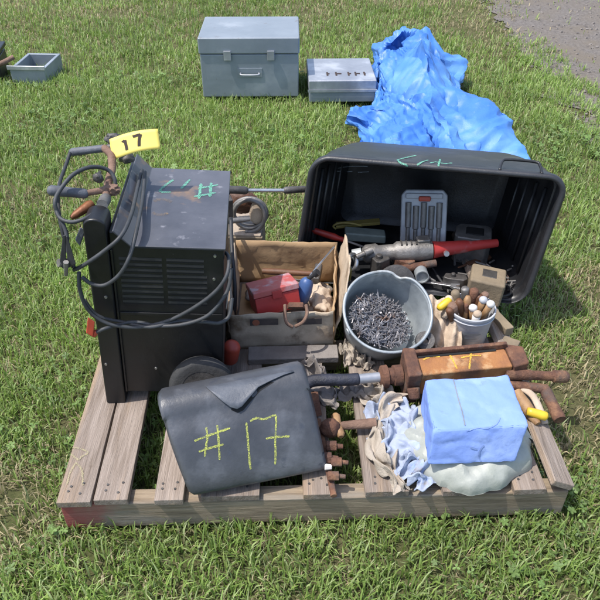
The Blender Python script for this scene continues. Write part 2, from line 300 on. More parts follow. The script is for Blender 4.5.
# folded cloth surfaces: grids of points, each row one line of the weave (x, y, z in 0..600)
FOLD={}
FOLD['tarp']=np.array([
95,10,165,115,12,111,108,6,86,66,11,83,13,23,64,10,8,47,17,0,33,45,2,45,82,10,19,114,13,9,121,18,31,129,13,21,137,10,28,144,6,23,155,4,30,159,4,8,175,2,6,198,5,9,222,11,13,247,16,21,259,10,22,269,13,2,277,22,0,292,30,10,317,34,3,346,32,24,363,38,4,378,38,10,387,40,10,398,44,5,408,50,10,420,52,21,432,51,25,444,47,33,451,44,52,463,42,51,469,40,75,481,40,97,496,37,88,515,34,68,525,29,54,521,27,28,504,26,19,475,31,27,472,34,5,501,31,2,
133,9,120,143,7,73,123,10,59,71,20,68,20,27,40,13,13,14,26,10,16,54,14,44,87,19,16,114,22,6,130,21,19,137,20,32,144,18,19,152,15,13,160,13,22,173,13,14,189,14,23,211,16,27,234,18,40,254,19,50,266,17,36,277,16,29,292,23,20,308,29,29,327,38,40,345,40,31,361,44,22,369,49,14,380,51,26,390,53,51,400,54,70,412,54,77,427,55,74,443,55,66,457,53,66,467,50,69,478,49,66,494,47,80,517,42,92,538,39,67,547,36,41,542,31,19,518,34,19,483,39,38,474,42,18,505,40,6,
167,9,86,165,11,54,131,18,58,73,30,67,32,33,26,28,23,3,44,20,14,70,27,34,99,28,39,121,29,30,134,30,21,142,28,23,151,24,11,159,24,18,169,22,2,183,24,23,204,25,21,226,27,22,243,28,26,256,28,35,266,27,25,282,31,31,298,37,51,317,41,50,334,46,54,348,49,36,354,47,45,366,52,60,376,53,88,383,46,109,394,46,122,408,47,123,425,50,114,444,54,105,460,56,97,473,57,87,485,55,84,507,52,78,534,46,63,561,42,62,568,42,36,561,38,13,530,43,14,488,48,29,476,52,20,506,50,1,
185,20,76,174,20,55,129,29,62,75,40,67,47,40,19,49,33,19,69,33,6,96,34,14,116,39,33,131,38,40,143,37,45,152,33,39,159,33,24,170,33,20,182,33,10,198,35,13,216,37,27,231,37,8,244,38,15,257,37,6,273,42,25,292,49,41,312,54,35,325,57,35,338,56,26,348,58,39,351,55,72,360,53,102,369,47,137,379,49,164,388,49,165,403,53,154,426,54,146,448,58,136,464,62,121,474,65,110,491,63,98,517,59,77,550,54,47,579,49,43,587,46,20,571,47,9,536,52,10,494,55,48,479,60,34,503,58,16,
197,25,84,169,32,65,120,42,71,76,50,58,64,49,18,75,43,13,96,45,18,119,46,0,136,46,13,146,46,32,155,45,39,163,43,38,169,41,49,180,39,43,196,38,42,211,44,26,225,47,20,236,46,16,246,48,5,265,50,19,287,58,32,308,67,21,322,71,27,332,71,12,341,67,16,339,64,48,342,59,97,353,55,144,362,50,186,373,52,198,386,53,202,405,59,184,429,63,163,451,70,137,462,74,111,473,76,120,495,73,110,528,67,81,564,62,44,593,56,33,598,54,10,576,57,9,537,62,18,499,64,66,480,67,42,495,67,5,
188,34,103,153,46,73,107,55,63,80,60,47,83,56,23,103,53,7,124,51,35,142,52,28,151,56,14,161,54,20,167,53,39,177,50,37,185,46,49,191,46,74,202,50,60,217,52,52,228,52,45,239,55,37,254,59,32,278,65,43,301,76,16,318,86,20,333,88,17,342,84,12,343,78,33,331,70,68,335,64,132,350,61,185,358,57,223,368,60,225,386,61,227,413,65,211,433,75,161,453,83,119,461,86,89,472,87,116,499,82,122,537,76,87,575,70,46,600,65,35,599,64,6,572,67,14,536,69,40,502,72,78,480,74,35,476,71,7,
167,46,116,131,60,75,96,69,61,86,69,38,102,65,14,128,61,21,145,59,54,160,58,64,163,64,48,169,65,36,178,61,46,182,58,65,190,57,72,200,56,91,208,59,87,219,57,82,229,59,72,243,64,60,267,71,55,290,83,24,313,94,15,333,101,5,342,102,18,350,95,18,341,86,54,325,78,95,334,72,166,350,70,215,354,65,251,366,66,247,390,71,233,419,78,206,434,87,132,448,94,72,460,99,72,471,99,104,503,92,128,545,85,95,582,79,56,598,76,37,588,76,13,558,79,20,529,79,68,504,81,68,492,81,35,491,80,10,
138,60,127,107,75,83,88,81,57,93,78,27,120,74,20,137,66,70,155,64,99,165,68,94,172,69,85,175,74,66,184,71,71,187,66,93,197,66,96,203,65,114,211,62,122,222,62,116,236,66,100,255,75,76,276,86,31,301,100,27,324,111,18,337,117,5,349,114,7,355,104,36,335,94,74,319,85,126,337,81,192,346,77,243,352,73,274,369,75,267,398,82,244,424,93,185,440,102,104,446,107,41,458,110,50,473,109,93,508,102,133,552,94,104,584,89,75,588,88,43,570,89,27,542,90,53,520,90,85,507,90,55,507,88,23,517,81,6,
114,79,128,92,91,88,90,92,60,97,86,19,121,76,60,143,73,112,161,70,133,173,72,130,173,77,113,179,80,102,187,80,101,191,75,116,195,70,132,204,70,143,215,69,145,221,72,114,234,79,83,257,91,53,283,103,12,313,116,8,328,126,28,340,127,22,352,122,27,353,111,60,324,102,88,316,92,160,335,89,225,341,83,269,350,83,279,373,87,263,404,97,233,425,108,150,435,113,63,446,120,25,457,119,25,480,115,78,516,111,134,556,104,113,578,100,83,571,100,60,550,102,61,528,101,90,514,102,71,512,99,47,522,93,23,541,85,3,
99,98,109,81,104,83,94,101,61,108,91,19,122,80,92,141,76,144,159,79,147,172,80,156,171,82,135,179,86,126,184,83,137,192,80,147,201,80,139,207,77,152,219,79,149,224,83,112,244,90,75,262,106,32,293,119,21,316,132,7,332,137,24,344,137,33,355,129,38,346,119,83,314,108,114,314,100,191,329,95,255,337,92,286,351,94,277,379,100,270,408,111,208,416,116,103,426,124,26,440,131,4,456,129,28,482,124,93,524,120,131,558,114,118,566,111,94,555,114,79,530,113,85,508,113,57,502,110,44,514,103,30,536,98,18,561,90,3,
86,115,101,76,117,73,91,108,36,120,97,19,126,89,110,140,84,166,157,87,157,164,87,168,171,90,157,178,90,153,185,89,156,190,87,162,199,84,167,208,86,160,217,87,145,235,90,120,248,105,69,278,117,52,304,132,43,326,141,33,335,146,14,348,143,16,356,135,61,334,126,102,304,115,146,312,107,224,327,104,277,335,101,296,355,104,292,385,114,264,399,120,165,406,124,56,423,138,14,434,141,13,452,135,50,491,132,92,533,129,122,559,125,119,563,125,91,535,126,83,508,126,46,491,123,29,492,118,14,515,112,16,544,107,16,573,98,5,
74,129,92,77,128,61,94,116,17,127,106,26,127,99,119,137,93,179,153,94,184,162,98,167,170,96,184,178,98,170,183,94,185,192,94,180,198,91,185,210,88,191,227,92,171,242,104,126,257,120,76,291,129,79,316,141,62,327,147,42,338,150,32,353,150,44,349,142,95,320,132,125,298,121,182,309,115,254,324,112,288,336,112,302,361,117,299,386,126,236,389,128,115,405,139,29,421,149,16,433,148,16,463,144,49,505,141,91,541,138,117,558,136,117,547,137,87,517,138,51,489,137,34,477,134,24,488,129,3,517,122,7,550,115,16,578,108,5,
66,141,78,70,135,45,97,126,8,129,116,29,128,109,118,136,104,182,151,102,205,157,105,185,168,104,187,177,102,203,186,102,191,193,99,203,205,98,201,216,96,215,235,104,184,242,119,127,267,133,91,298,141,97,318,150,75,331,153,60,336,158,48,351,157,81,337,147,127,305,138,150,294,128,217,310,123,277,321,120,308,337,123,300,366,130,292,379,137,193,383,139,76,405,152,23,422,158,29,436,150,42,476,153,62,518,150,104,547,147,132,555,147,108,537,147,65,501,148,39,473,148,29,466,144,10,486,140,4,518,133,5,552,126,11,579,119,5,
57,149,63,69,145,35,99,136,7,131,126,28,137,117,104,141,114,167,149,111,211,160,108,220,171,110,206,180,111,210,185,107,221,195,108,212,203,104,232,222,108,227,238,118,186,246,133,130,275,145,111,303,153,110,315,158,78,323,161,68,339,165,80,342,162,123,321,153,154,294,144,183,296,136,250,310,132,297,320,129,323,340,134,313,366,142,269,369,145,153,395,146,77,404,159,57,418,158,57,446,157,74,490,160,102,529,158,141,551,158,137,552,157,100,522,156,77,487,158,45,462,158,26,467,155,5,488,150,7,520,144,7,551,137,7,576,131,5,
53,160,49,68,155,27,100,147,12,133,137,21,146,126,88,152,121,147,156,118,190,157,117,231,167,115,240,178,116,238,188,113,250,195,112,250,208,113,263,222,121,224,241,133,187,251,147,137,280,156,130,302,163,117,311,167,90,322,170,92,334,174,113,327,167,161,302,159,166,293,150,212,299,145,281,308,140,321,318,139,334,342,145,321,359,152,238,368,154,123,406,155,92,410,164,87,425,160,89,460,162,120,505,167,147,541,168,164,554,169,138,549,167,97,513,165,91,477,167,58,462,167,19,472,165,9,492,160,10,522,154,7,550,148,6,573,144,5,
56,170,43,69,166,21,98,158,5,132,148,16,150,138,74,161,129,129,166,123,177,167,124,211,169,121,247,174,118,270,184,115,273,195,119,278,209,126,261,224,135,225,242,147,184,257,159,148,281,167,145,295,172,122,305,175,111,319,181,108,324,180,156,307,172,178,289,165,189,298,158,245,303,152,302,303,148,337,317,150,341,342,157,310,350,160,203,377,165,116,412,162,120,423,166,111,440,168,121,477,169,168,521,175,185,547,180,168,557,179,142,547,177,99,509,175,104,479,176,63,468,177,16,478,172,21,498,169,25,525,164,6,551,159,5,571,155,5,
60,179,28,72,176,23,97,170,5,129,161,18,149,151,69,156,142,125,158,135,173,169,133,206,171,129,239,175,128,261,184,128,270,192,131,259,206,139,238,224,149,212,239,161,168,260,171,161,277,177,149,289,181,136,301,186,125,316,191,148,310,185,190,289,178,189,288,171,224,302,166,272,296,161,321,300,158,349,318,161,351,340,167,288,350,171,174,388,174,130,416,171,139,427,173,126,454,177,161,495,178,211,533,187,197,553,191,177,558,190,142,547,187,107,508,185,115,487,184,60,481,184,18,489,180,13,506,178,32,530,174,14,553,169,5,571,166,5,
61,189,38,72,186,14,95,181,9,125,173,21,145,164,66,151,155,119,152,148,167,154,142,206,162,140,237,172,141,257,183,141,252,194,144,226,206,155,223,221,163,186,240,174,174,259,182,174,273,186,159,283,190,146,297,195,152,311,199,187,292,191,205,279,184,220,293,179,251,297,174,291,293,170,336,299,168,353,322,172,348,336,178,256,358,182,162,396,181,158,414,180,152,434,181,162,470,186,206,512,191,231,542,201,199,557,203,186,558,201,141,548,197,101,511,195,122,497,192,63,493,191,24,500,189,8,514,187,35,535,183,18,556,180,6,574,176,5,
67,201,46,76,195,14,94,192,14,120,186,24,138,177,66,151,169,112,153,162,157,154,157,197,165,154,211,174,153,217,183,155,221,194,160,209,205,169,189,223,179,179,241,187,182,256,193,178,268,196,170,282,199,165,298,204,165,296,205,211,279,197,220,283,192,241,296,188,270,293,183,309,287,179,343,300,180,355,326,185,329,336,188,225,371,191,175,402,189,178,417,188,177,443,191,202,485,196,246,525,207,230,551,214,210,559,214,193,559,211,141,549,207,96,517,205,127,508,201,68,506,199,29,509,198,8,522,196,34,541,193,21,561,189,8,580,186,5,
72,215,67,84,205,22,95,201,23,115,197,35,132,191,65,144,184,106,145,177,148,155,173,180,167,169,184,174,169,194,184,172,208,196,177,192,207,185,198,224,193,197,240,199,195,251,203,182,264,205,176,279,209,156,292,215,179,281,211,221,274,204,240,288,201,255,298,197,280,289,192,317,286,189,346,304,192,345,329,197,298,344,200,204,382,199,193,404,198,196,422,198,202,455,201,244,500,209,264,539,219,244,560,223,227,563,224,196,560,222,141,551,218,94,525,214,131,516,212,72,519,207,34,520,208,10,530,205,31,547,202,27,566,199,9,586,196,4,
80,234,63,91,214,46,100,211,24,113,208,37,128,204,61,136,198,99,142,193,135,155,189,150,167,186,157,176,186,173,186,189,190,196,195,192,209,201,183,223,207,192,235,211,190,247,213,187,261,216,179,279,220,160,285,221,185,269,217,222,279,213,248,292,210,262,297,206,288,287,202,322,292,200,348,310,204,324,328,207,258,356,210,199,389,209,205,406,208,209,430,209,227,471,215,254,515,223,269,545,232,232,560,235,235,562,234,203,567,231,146,554,228,94,531,225,127,525,219,76,530,215,47,529,216,22,537,214,26,552,212,35,571,209,13,592,206,5,
69,251,30,95,229,48,105,220,47,116,217,46,125,215,64,134,212,91,142,208,118,154,205,134,162,203,158,172,203,169,184,206,174,196,211,182,206,215,200,218,219,193,229,220,193,242,222,187,259,226,177,279,231,162,278,230,200,271,227,238,284,223,247,296,220,258,295,217,291,291,213,321,298,212,349,313,215,304,332,219,224,370,220,210,393,219,221,410,219,217,442,221,245,486,228,271,526,237,273,549,245,233,561,245,243,566,243,208,569,241,150,557,239,95,534,236,118,528,229,89,541,223,64,541,224,31,547,222,16,557,222,38,574,219,18,596,216,5,
55,273,4,86,249,40,107,232,70,120,227,57,126,224,77,136,224,86,143,222,113,150,221,138,161,220,153,171,220,172,182,222,176,191,225,194,201,227,193,212,229,189,224,230,183,239,233,190,257,237,171,276,241,169,273,239,214,277,235,242,288,233,244,297,231,258,294,228,292,291,224,326,304,224,334,318,227,272,347,231,217,379,230,226,396,228,224,418,229,235,454,233,273,497,240,297,532,249,273,552,256,243,561,255,231,555,249,204,562,250,156,559,250,100,537,248,104,527,240,78,540,235,56,550,232,41,553,231,14,562,231,27,576,229,24,596,226,7,
44,297,5,66,271,39,96,251,45,119,239,49,127,236,73,136,234,94,144,233,111,152,233,127,160,233,149,170,234,166,179,235,181,188,237,189,198,237,188,208,237,179,221,239,192,237,243,180,256,248,164,272,251,180,274,247,213,280,244,236,290,244,245,297,243,257,293,240,292,295,237,325,308,237,310,327,240,249,361,241,230,385,240,233,399,238,230,427,240,250,464,245,298,507,253,299,536,261,270,550,265,242,556,264,220,546,257,199,551,257,157,558,260,114,542,259,86,530,253,75,535,246,39,550,242,35,557,241,24,567,240,14,575,240,29,595,237,13,
21,295,27,54,291,29,81,272,11,109,257,20,128,248,46,139,245,77,143,244,109,152,243,131,164,243,137,170,244,157,178,244,167,185,245,177,196,245,168,206,247,185,220,250,196,236,254,172,255,259,163,266,258,192,277,256,211,274,254,238,286,256,241,297,255,256,296,251,291,302,248,319,314,249,287,340,251,240,371,251,232,386,249,242,404,249,233,435,251,275,474,257,311,512,266,295,536,270,263,547,274,239,547,272,213,537,266,195,540,265,159,553,269,136,547,270,93,533,266,75,531,259,37,546,255,33,560,252,30,567,250,7,578,249,26,591,249,22,
4,286,48,31,286,57,66,285,46,95,280,15,119,267,23,137,260,50,146,255,85,156,253,112,162,254,137,174,252,142,179,253,164,187,254,167,196,255,167,206,256,183,218,261,189,234,265,172,251,268,179,264,268,198,272,267,219,274,267,242,281,267,257,294,267,257,303,262,285,310,260,311,325,260,279,352,262,239,376,258,237,388,258,239,408,259,252,439,262,304,480,270,312,514,277,290,535,280,263,540,280,237,537,279,215,533,275,190,531,273,159,546,278,153,545,279,117,535,275,86,529,272,48,542,268,40,557,263,32,570,260,15,579,259,14,587,259,34,
0,288,79,9,284,85,38,290,81,74,293,68,104,287,26,122,276,45,143,270,60,156,267,87,163,265,117,174,264,131,179,264,159,190,264,167,201,265,151,208,267,178,219,271,196,231,275,183,246,276,196,254,274,218,260,274,239,265,278,251,276,280,264,291,279,270,306,274,285,316,271,304,334,271,276,362,269,257,377,267,226,392,267,232,409,267,281,444,273,316,482,281,309,512,287,287,529,289,258,536,290,230,534,286,208,524,282,190,524,283,164,538,286,168,534,283,149,532,284,114,535,284,77,540,281,41,546,272,22,561,269,5,575,269,16,588,269,25,
16,291,100,4,287,119,20,284,121,50,284,112,81,283,90,107,288,65,130,287,56,150,282,65,165,279,87,174,277,112,184,275,132,194,274,141,199,275,164,206,278,181,216,281,190,228,283,201,236,282,216,240,280,239,245,280,267,254,284,288,266,285,297,285,284,303,306,283,300,321,281,306,340,280,285,363,278,253,377,277,228,390,276,253,411,278,301,446,285,319,479,290,299,502,291,262,516,293,245,523,293,227,522,293,207,522,290,191,524,291,177,530,294,161,533,294,150,537,291,129,544,289,107,552,287,82,559,282,58,555,279,23,564,280,15,582,279,10,
31,298,65,17,293,131,17,289,154,34,289,134,62,288,123,88,286,123,109,294,99,133,295,92,151,289,104,166,285,119,178,284,135,189,285,152,199,286,167,206,288,185,215,290,194,219,289,218,223,287,243,234,288,260,240,294,271,249,296,274,262,292,273,284,289,286,307,292,309,323,292,310,342,289,295,363,287,268,378,287,250,391,286,273,413,289,313,445,295,316,471,297,278,494,299,263,508,302,248,515,303,225,515,301,203,515,299,189,522,298,173,528,302,170,529,303,145,536,301,130,540,301,103,550,299,92,564,295,87,568,290,51,558,288,12,572,289,6,
58,306,22,31,303,93,24,300,145,33,298,153,51,295,148,73,295,134,95,297,143,116,299,135,137,298,133,155,296,136,170,295,143,183,296,155,194,297,168,205,299,183,210,299,208,209,296,237,219,298,265,230,300,261,232,298,232,242,299,223,257,293,235,283,297,269,308,301,310,323,303,326,341,300,310,363,295,295,378,294,283,390,296,292,411,299,317,439,304,308,463,306,279,482,308,255,493,308,231,497,304,208,503,307,189,505,304,169,513,305,156,521,307,155,531,311,152,541,310,133,550,309,114,550,311,93,557,308,88,568,305,72,555,295,46,555,296,5,
96,300,18,57,311,56,42,310,119,43,307,152,56,304,163,72,303,144,89,304,136,108,303,152,127,300,157,144,299,150,160,300,152,174,302,163,187,304,167,198,306,183,201,307,215,205,307,252,219,310,250,224,307,211,223,303,187,234,300,182,253,300,220,278,304,289,305,309,346,321,314,356,337,311,342,358,308,312,375,306,295,388,306,305,406,309,312,428,309,289,448,308,262,463,307,237,473,306,212,480,305,187,486,306,164,494,310,150,501,309,130,512,313,128,523,315,122,535,315,108,545,318,105,555,320,98,555,319,75,565,317,67,553,308,53,538,297,17,
131,301,23,89,312,23,68,312,79,63,309,119,68,313,144,81,312,154,96,311,137,112,309,127,127,308,142,140,310,147,155,310,138,170,311,147,182,312,166,191,315,186,191,315,230,205,319,248,215,318,210,213,312,169,218,308,145,231,308,159,246,308,230,273,312,317,306,320,373,318,325,398,332,324,377,355,319,351,374,316,321,386,317,310,398,316,296,413,313,270,429,311,244,443,309,219,453,309,194,462,311,171,471,314,154,478,316,135,489,318,122,501,320,104,514,317,89,528,319,79,541,323,76,553,327,80,561,328,72,559,324,45,555,317,27,530,308,32,
155,306,35,116,315,8,91,318,46,85,317,89,88,317,112,96,320,129,108,316,132,121,318,137,134,317,132,143,318,152,155,319,148,169,320,146,181,321,160,180,323,201,188,327,239,203,328,218,203,321,173,206,318,133,215,318,125,223,317,164,238,316,247,271,322,339,307,331,401,320,332,449,328,335,427,349,328,393,372,326,352,388,326,326,399,327,307,410,326,287,420,324,256,430,323,225,438,322,196,447,323,170,456,325,149,465,326,127,475,325,102,488,325,82,502,325,67,517,326,60,533,328,58,547,330,52,557,334,49,562,332,30,550,326,13,528,319,30,
168,314,44,134,322,7,110,320,27,106,319,65,105,324,89,113,324,91,119,325,102,131,326,101,141,327,120,149,327,133,159,329,148,168,329,153,178,333,175,173,333,212,191,338,227,195,334,185,191,326,144,199,325,113,207,325,128,214,324,176,233,326,263,268,332,357,308,342,423,317,341,490,327,342,488,342,333,451,369,333,398,388,334,352,402,337,325,411,338,302,421,335,284,431,333,260,441,331,233,450,330,208,459,330,183,468,331,156,472,335,126,480,336,94,493,337,71,510,336,63,526,334,66,537,334,48,545,334,24,552,340,19,543,334,3,523,329,29,
169,325,38,136,330,12,109,329,21,98,328,46,103,331,59,113,335,69,127,336,75,138,337,94,148,339,109,155,339,120,161,339,128,167,339,145,166,341,176,174,346,210,188,347,198,183,339,162,185,334,127,194,333,123,201,332,147,212,334,192,228,335,280,264,342,371,306,352,443,307,350,514,311,347,532,333,342,504,358,342,439,380,344,374,401,346,340,415,349,317,424,349,295,430,348,269,435,346,239,440,345,209,447,343,183,459,343,169,473,343,162,481,345,137,488,347,102,503,348,82,519,345,85,527,343,58,540,342,51,542,342,27,533,343,14,517,339,45,
159,337,26,126,339,15,100,339,23,91,337,36,99,339,64,116,342,75,133,344,80,147,345,72,159,347,80,162,350,101,167,349,118,166,351,145,164,354,180,174,357,197,178,352,172,178,346,139,189,343,123,192,340,145,202,340,167,204,340,217,223,344,295,259,352,377,299,361,452,302,358,540,303,352,573,322,351,548,341,351,472,368,353,403,397,356,363,415,359,328,428,361,306,432,362,278,441,362,257,446,360,228,450,359,195,452,356,161,461,354,140,475,355,155,488,354,150,496,358,114,510,357,91,525,355,75,535,353,62,540,353,35,529,350,33,510,348,55,
143,350,16,109,350,32,86,350,43,77,347,42,91,347,62,111,351,87,133,354,96,147,357,72,163,358,77,174,358,92,169,361,117,167,363,145,166,366,175,175,364,177,177,359,146,183,354,131,190,350,145,196,348,163,198,350,189,201,350,239,222,355,304,252,362,379,290,370,449,299,366,551,302,361,600,313,361,577,326,361,505,353,363,433,387,365,388,412,368,345,428,372,312,436,374,284,441,376,259,451,375,244,451,374,212,454,372,178,456,368,141,467,366,122,481,365,147,496,364,155,508,367,125,523,366,100,533,364,77,530,363,48,521,361,46,502,359,53,
123,360,19,87,359,23,68,363,35,61,359,51,73,356,66,100,360,79,125,363,102,146,367,81,160,366,102,172,369,93,174,371,115,166,374,137,171,376,163,178,370,151,184,367,131,189,362,145,193,361,165,190,359,186,200,360,214,202,362,263,222,366,314,247,371,378,278,377,441,288,374,543,303,371,598,312,371,591,314,371,532,338,372,464,372,375,414,402,378,369,424,381,325,439,384,289,445,387,262,450,388,239,458,389,228,459,387,194,460,384,156,460,379,116,474,375,109,490,375,142,507,375,160,521,376,129,524,374,92,519,371,64,513,371,54,495,369,41,
107,370,18,71,370,20,50,368,10,44,365,38,56,363,78,85,368,84,113,372,104,138,376,92,154,374,117,164,377,93,175,379,99,173,382,124,178,383,143,183,376,137,185,372,157,193,373,163,190,372,188,192,371,221,202,372,248,207,374,287,224,378,326,243,381,377,268,386,431,286,382,514,303,381,574,313,381,588,310,381,552,325,382,486,354,384,434,388,388,395,414,391,347,432,393,299,448,396,269,452,399,240,459,400,220,464,400,204,460,398,170,458,394,129,467,389,99,475,383,143,494,384,164,507,380,130,512,380,102,507,379,77,505,381,61,490,380,29,
99,381,19,59,379,20,36,376,3,38,375,30,48,374,72,74,374,108,102,380,108,127,385,102,145,384,129,157,387,110,169,389,98,174,389,120,184,387,130,188,384,149,186,383,168,185,382,191,191,382,217,198,382,250,205,384,281,215,387,309,227,389,339,244,392,372,261,394,422,277,392,489,296,389,540,309,389,560,317,389,548,320,391,495,341,394,450,371,397,413,400,400,370,422,403,320,440,406,281,455,408,249,455,409,218,459,410,198,463,411,175,458,407,138,461,402,97,471,395,140,486,391,166,507,388,148,509,388,117,501,388,87,499,390,60,486,390,21,
95,391,18,55,388,11,33,386,10,35,383,35,52,382,62,68,383,118,95,385,134,117,393,120,137,394,136,149,396,131,162,399,115,174,399,129,184,398,145,187,396,165,186,394,191,192,393,216,197,393,237,207,394,266,212,397,303,224,399,321,232,401,349,244,402,371,256,403,406,272,400,447,291,394,480,303,397,513,314,400,524,325,400,499,332,402,449,357,406,423,384,410,389,408,413,345,428,415,298,445,418,258,453,419,219,449,417,189,457,421,174,461,420,142,460,415,100,471,406,134,486,398,169,507,395,174,505,396,130,496,397,98,495,399,64,482,400,21,
96,401,20,58,398,10,43,394,24,40,393,53,60,391,76,80,388,104,97,393,142,115,397,156,129,403,148,144,405,155,154,408,141,164,405,159,173,403,178,183,407,184,187,406,211,190,406,237,198,406,265,208,407,292,218,410,313,226,412,340,236,412,353,246,413,368,258,412,385,272,410,407,289,406,430,304,403,449,314,405,463,325,408,468,337,411,453,349,415,420,370,419,397,393,423,363,413,425,318,430,426,270,444,428,232,442,426,195,445,425,166,449,425,135,461,426,105,474,416,144,481,404,196,504,405,183,505,406,126,503,406,92,492,409,74,482,411,24,
98,412,26,63,409,27,49,404,45,57,401,65,72,399,101,92,399,108,99,402,150,113,405,173,126,409,176,137,414,170,149,417,168,160,416,178,170,415,195,175,417,215,183,418,230,187,418,261,198,419,288,204,418,320,213,420,343,223,421,362,234,423,360,246,423,369,259,423,370,270,424,386,283,423,402,298,420,414,312,418,422,324,418,423,334,422,429,347,425,414,361,428,397,379,432,372,397,434,335,414,436,289,432,438,247,438,437,201,441,434,166,444,434,136,457,435,125,469,425,166,479,412,220,500,414,184,500,416,121,510,415,95,497,419,77,481,421,33,
99,422,36,74,414,54,63,413,77,77,409,89,94,407,104,107,407,130,116,408,146,116,416,162,124,418,185,134,419,199,145,422,201,153,424,204,161,424,221,169,426,239,176,428,257,186,430,282,190,428,315,201,430,332,210,431,348,218,431,369,230,432,357,244,431,346,257,434,357,268,438,367,279,440,378,292,439,386,305,438,397,319,437,399,331,436,396,343,437,398,356,438,389,369,441,375,382,443,345,399,446,307,414,446,257,428,446,210,434,445,169,441,443,146,454,441,150,459,429,191,480,420,237,496,425,174,504,426,115,518,426,101,506,428,79,487,430,37,
100,429,63,80,423,78,82,419,93,100,414,108,120,410,100,135,409,117,138,414,134,133,421,138,132,425,158,136,428,184,143,429,209,150,432,223,158,432,230,163,435,256,169,436,282,178,438,305,189,437,316,196,439,337,207,441,345,219,441,353,229,438,330,241,440,336,256,446,350,268,451,342,281,453,342,292,455,354,302,456,371,311,456,383,325,453,386,339,451,383,353,450,386,365,451,383,376,453,362,387,455,329,401,456,284,415,455,232,430,453,192,443,450,176,449,442,182,454,431,223,482,431,241,494,435,159,516,434,130,525,437,107,516,437,85,495,440,42,
102,436,83,91,429,104,100,423,117,127,419,110,148,408,89,162,413,102,158,421,101,151,427,112,143,433,134,139,436,169,145,438,198,151,440,217,157,442,237,169,442,247,172,446,276,181,444,288,191,446,306,201,446,318,210,443,315,218,449,329,224,446,316,237,451,346,255,459,334,271,464,313,279,468,328,285,470,332,292,472,344,304,473,356,316,469,381,331,466,376,348,462,386,364,461,396,376,462,388,386,464,367,400,464,330,415,463,281,432,458,241,444,450,222,451,443,223,453,435,257,480,441,231,499,446,148,530,444,142,540,444,118,526,446,91,502,450,47,
104,442,104,103,432,110,117,425,91,140,415,67,163,417,55,178,424,70,176,429,93,173,433,114,159,440,124,146,445,149,145,448,189,156,448,212,160,451,237,168,452,251,178,451,264,184,452,283,193,451,283,200,452,288,207,452,296,209,454,324,225,457,330,238,464,331,253,470,305,269,477,312,273,481,331,279,485,337,281,484,352,287,483,371,303,482,378,320,477,392,340,473,398,361,471,411,379,471,411,392,470,404,405,467,384,419,466,341,427,456,298,433,446,265,443,447,258,453,443,272,477,450,207,515,455,157,547,452,154,555,452,130,536,455,96,508,459,49,
119,441,102,116,433,88,125,421,68,149,416,26,169,430,40,182,437,36,181,441,64,186,441,101,175,445,134,157,453,140,148,457,175,154,458,213,166,459,227,167,461,256,178,461,260,185,462,280,196,461,288,205,461,275,210,463,297,219,464,312,229,471,335,239,477,313,256,484,295,264,489,307,271,492,328,271,496,342,283,499,345,281,495,371,296,492,384,315,489,389,333,482,419,359,480,426,381,480,431,396,482,415,409,480,412,423,471,399,432,460,354,436,450,315,438,452,294,456,453,263,486,462,203,532,463,175,563,461,170,568,460,143,545,464,97,513,469,47,
133,439,89,130,431,72,122,415,38,145,427,11,165,443,37,177,449,17,181,452,43,175,448,78,181,451,122,170,459,145,155,466,168,154,468,206,163,469,230,171,470,250,178,471,270,188,471,265,195,472,281,205,474,286,216,475,291,222,479,310,232,484,316,244,491,300,255,496,291,268,499,298,279,502,304,277,504,322,279,506,339,283,505,357,295,501,378,310,497,406,331,491,431,359,486,447,384,489,451,399,496,422,407,495,397,421,489,388,439,476,374,449,462,338,455,456,306,464,464,265,500,469,223,548,469,204,578,468,189,576,470,156,547,474,103,514,480,44,
142,441,74,138,434,52,115,422,14,139,437,8,159,454,31,169,460,6,173,461,30,171,457,73,170,455,109,176,466,140,166,473,173,157,478,201,161,478,230,170,479,243,178,481,257,187,482,269,193,484,289,204,484,299,215,489,310,226,494,299,235,498,317,244,503,288,260,506,295,271,509,292,281,511,293,284,511,314,285,512,333,290,511,349,296,508,382,312,503,405,337,499,431,359,493,464,385,501,459,402,508,419,407,511,388,418,507,374,436,494,362,454,478,341,462,470,311,476,474,274,514,475,239,561,476,229,587,477,205,578,479,167,540,483,116,514,492,37,
140,449,56,130,440,54,106,429,24,128,446,10,149,461,21,161,469,3,164,469,33,159,460,64,156,459,112,167,472,135,174,480,171,168,484,206,161,488,232,170,488,248,173,488,268,181,489,288,190,492,308,204,494,315,217,499,308,226,504,317,238,509,304,252,513,303,263,517,291,270,519,297,278,519,305,284,520,314,294,518,322,292,519,355,306,514,374,321,510,412,337,503,449,359,502,484,382,511,435,403,521,417,415,525,406,419,524,376,435,512,354,456,495,335,470,483,313,485,483,286,522,485,248,569,485,241,590,486,216,573,489,178,531,494,118,514,505,25,
129,456,48,123,447,61,98,435,45,116,452,12,137,468,19,149,476,7,151,472,37,143,462,68,145,467,118,154,478,150,164,487,181,172,493,206,171,496,230,167,498,248,175,498,266,175,498,296,187,499,313,199,501,298,213,507,306,226,511,310,234,518,301,247,520,304,259,523,307,267,528,309,277,530,313,286,530,329,298,530,344,305,527,374,315,521,404,323,512,444,334,506,483,359,515,467,381,523,415,406,534,400,414,538,429,424,537,411,438,527,369,460,509,341,476,495,312,491,493,291,526,495,253,570,495,249,587,496,223,562,499,186,520,506,109,517,520,10,
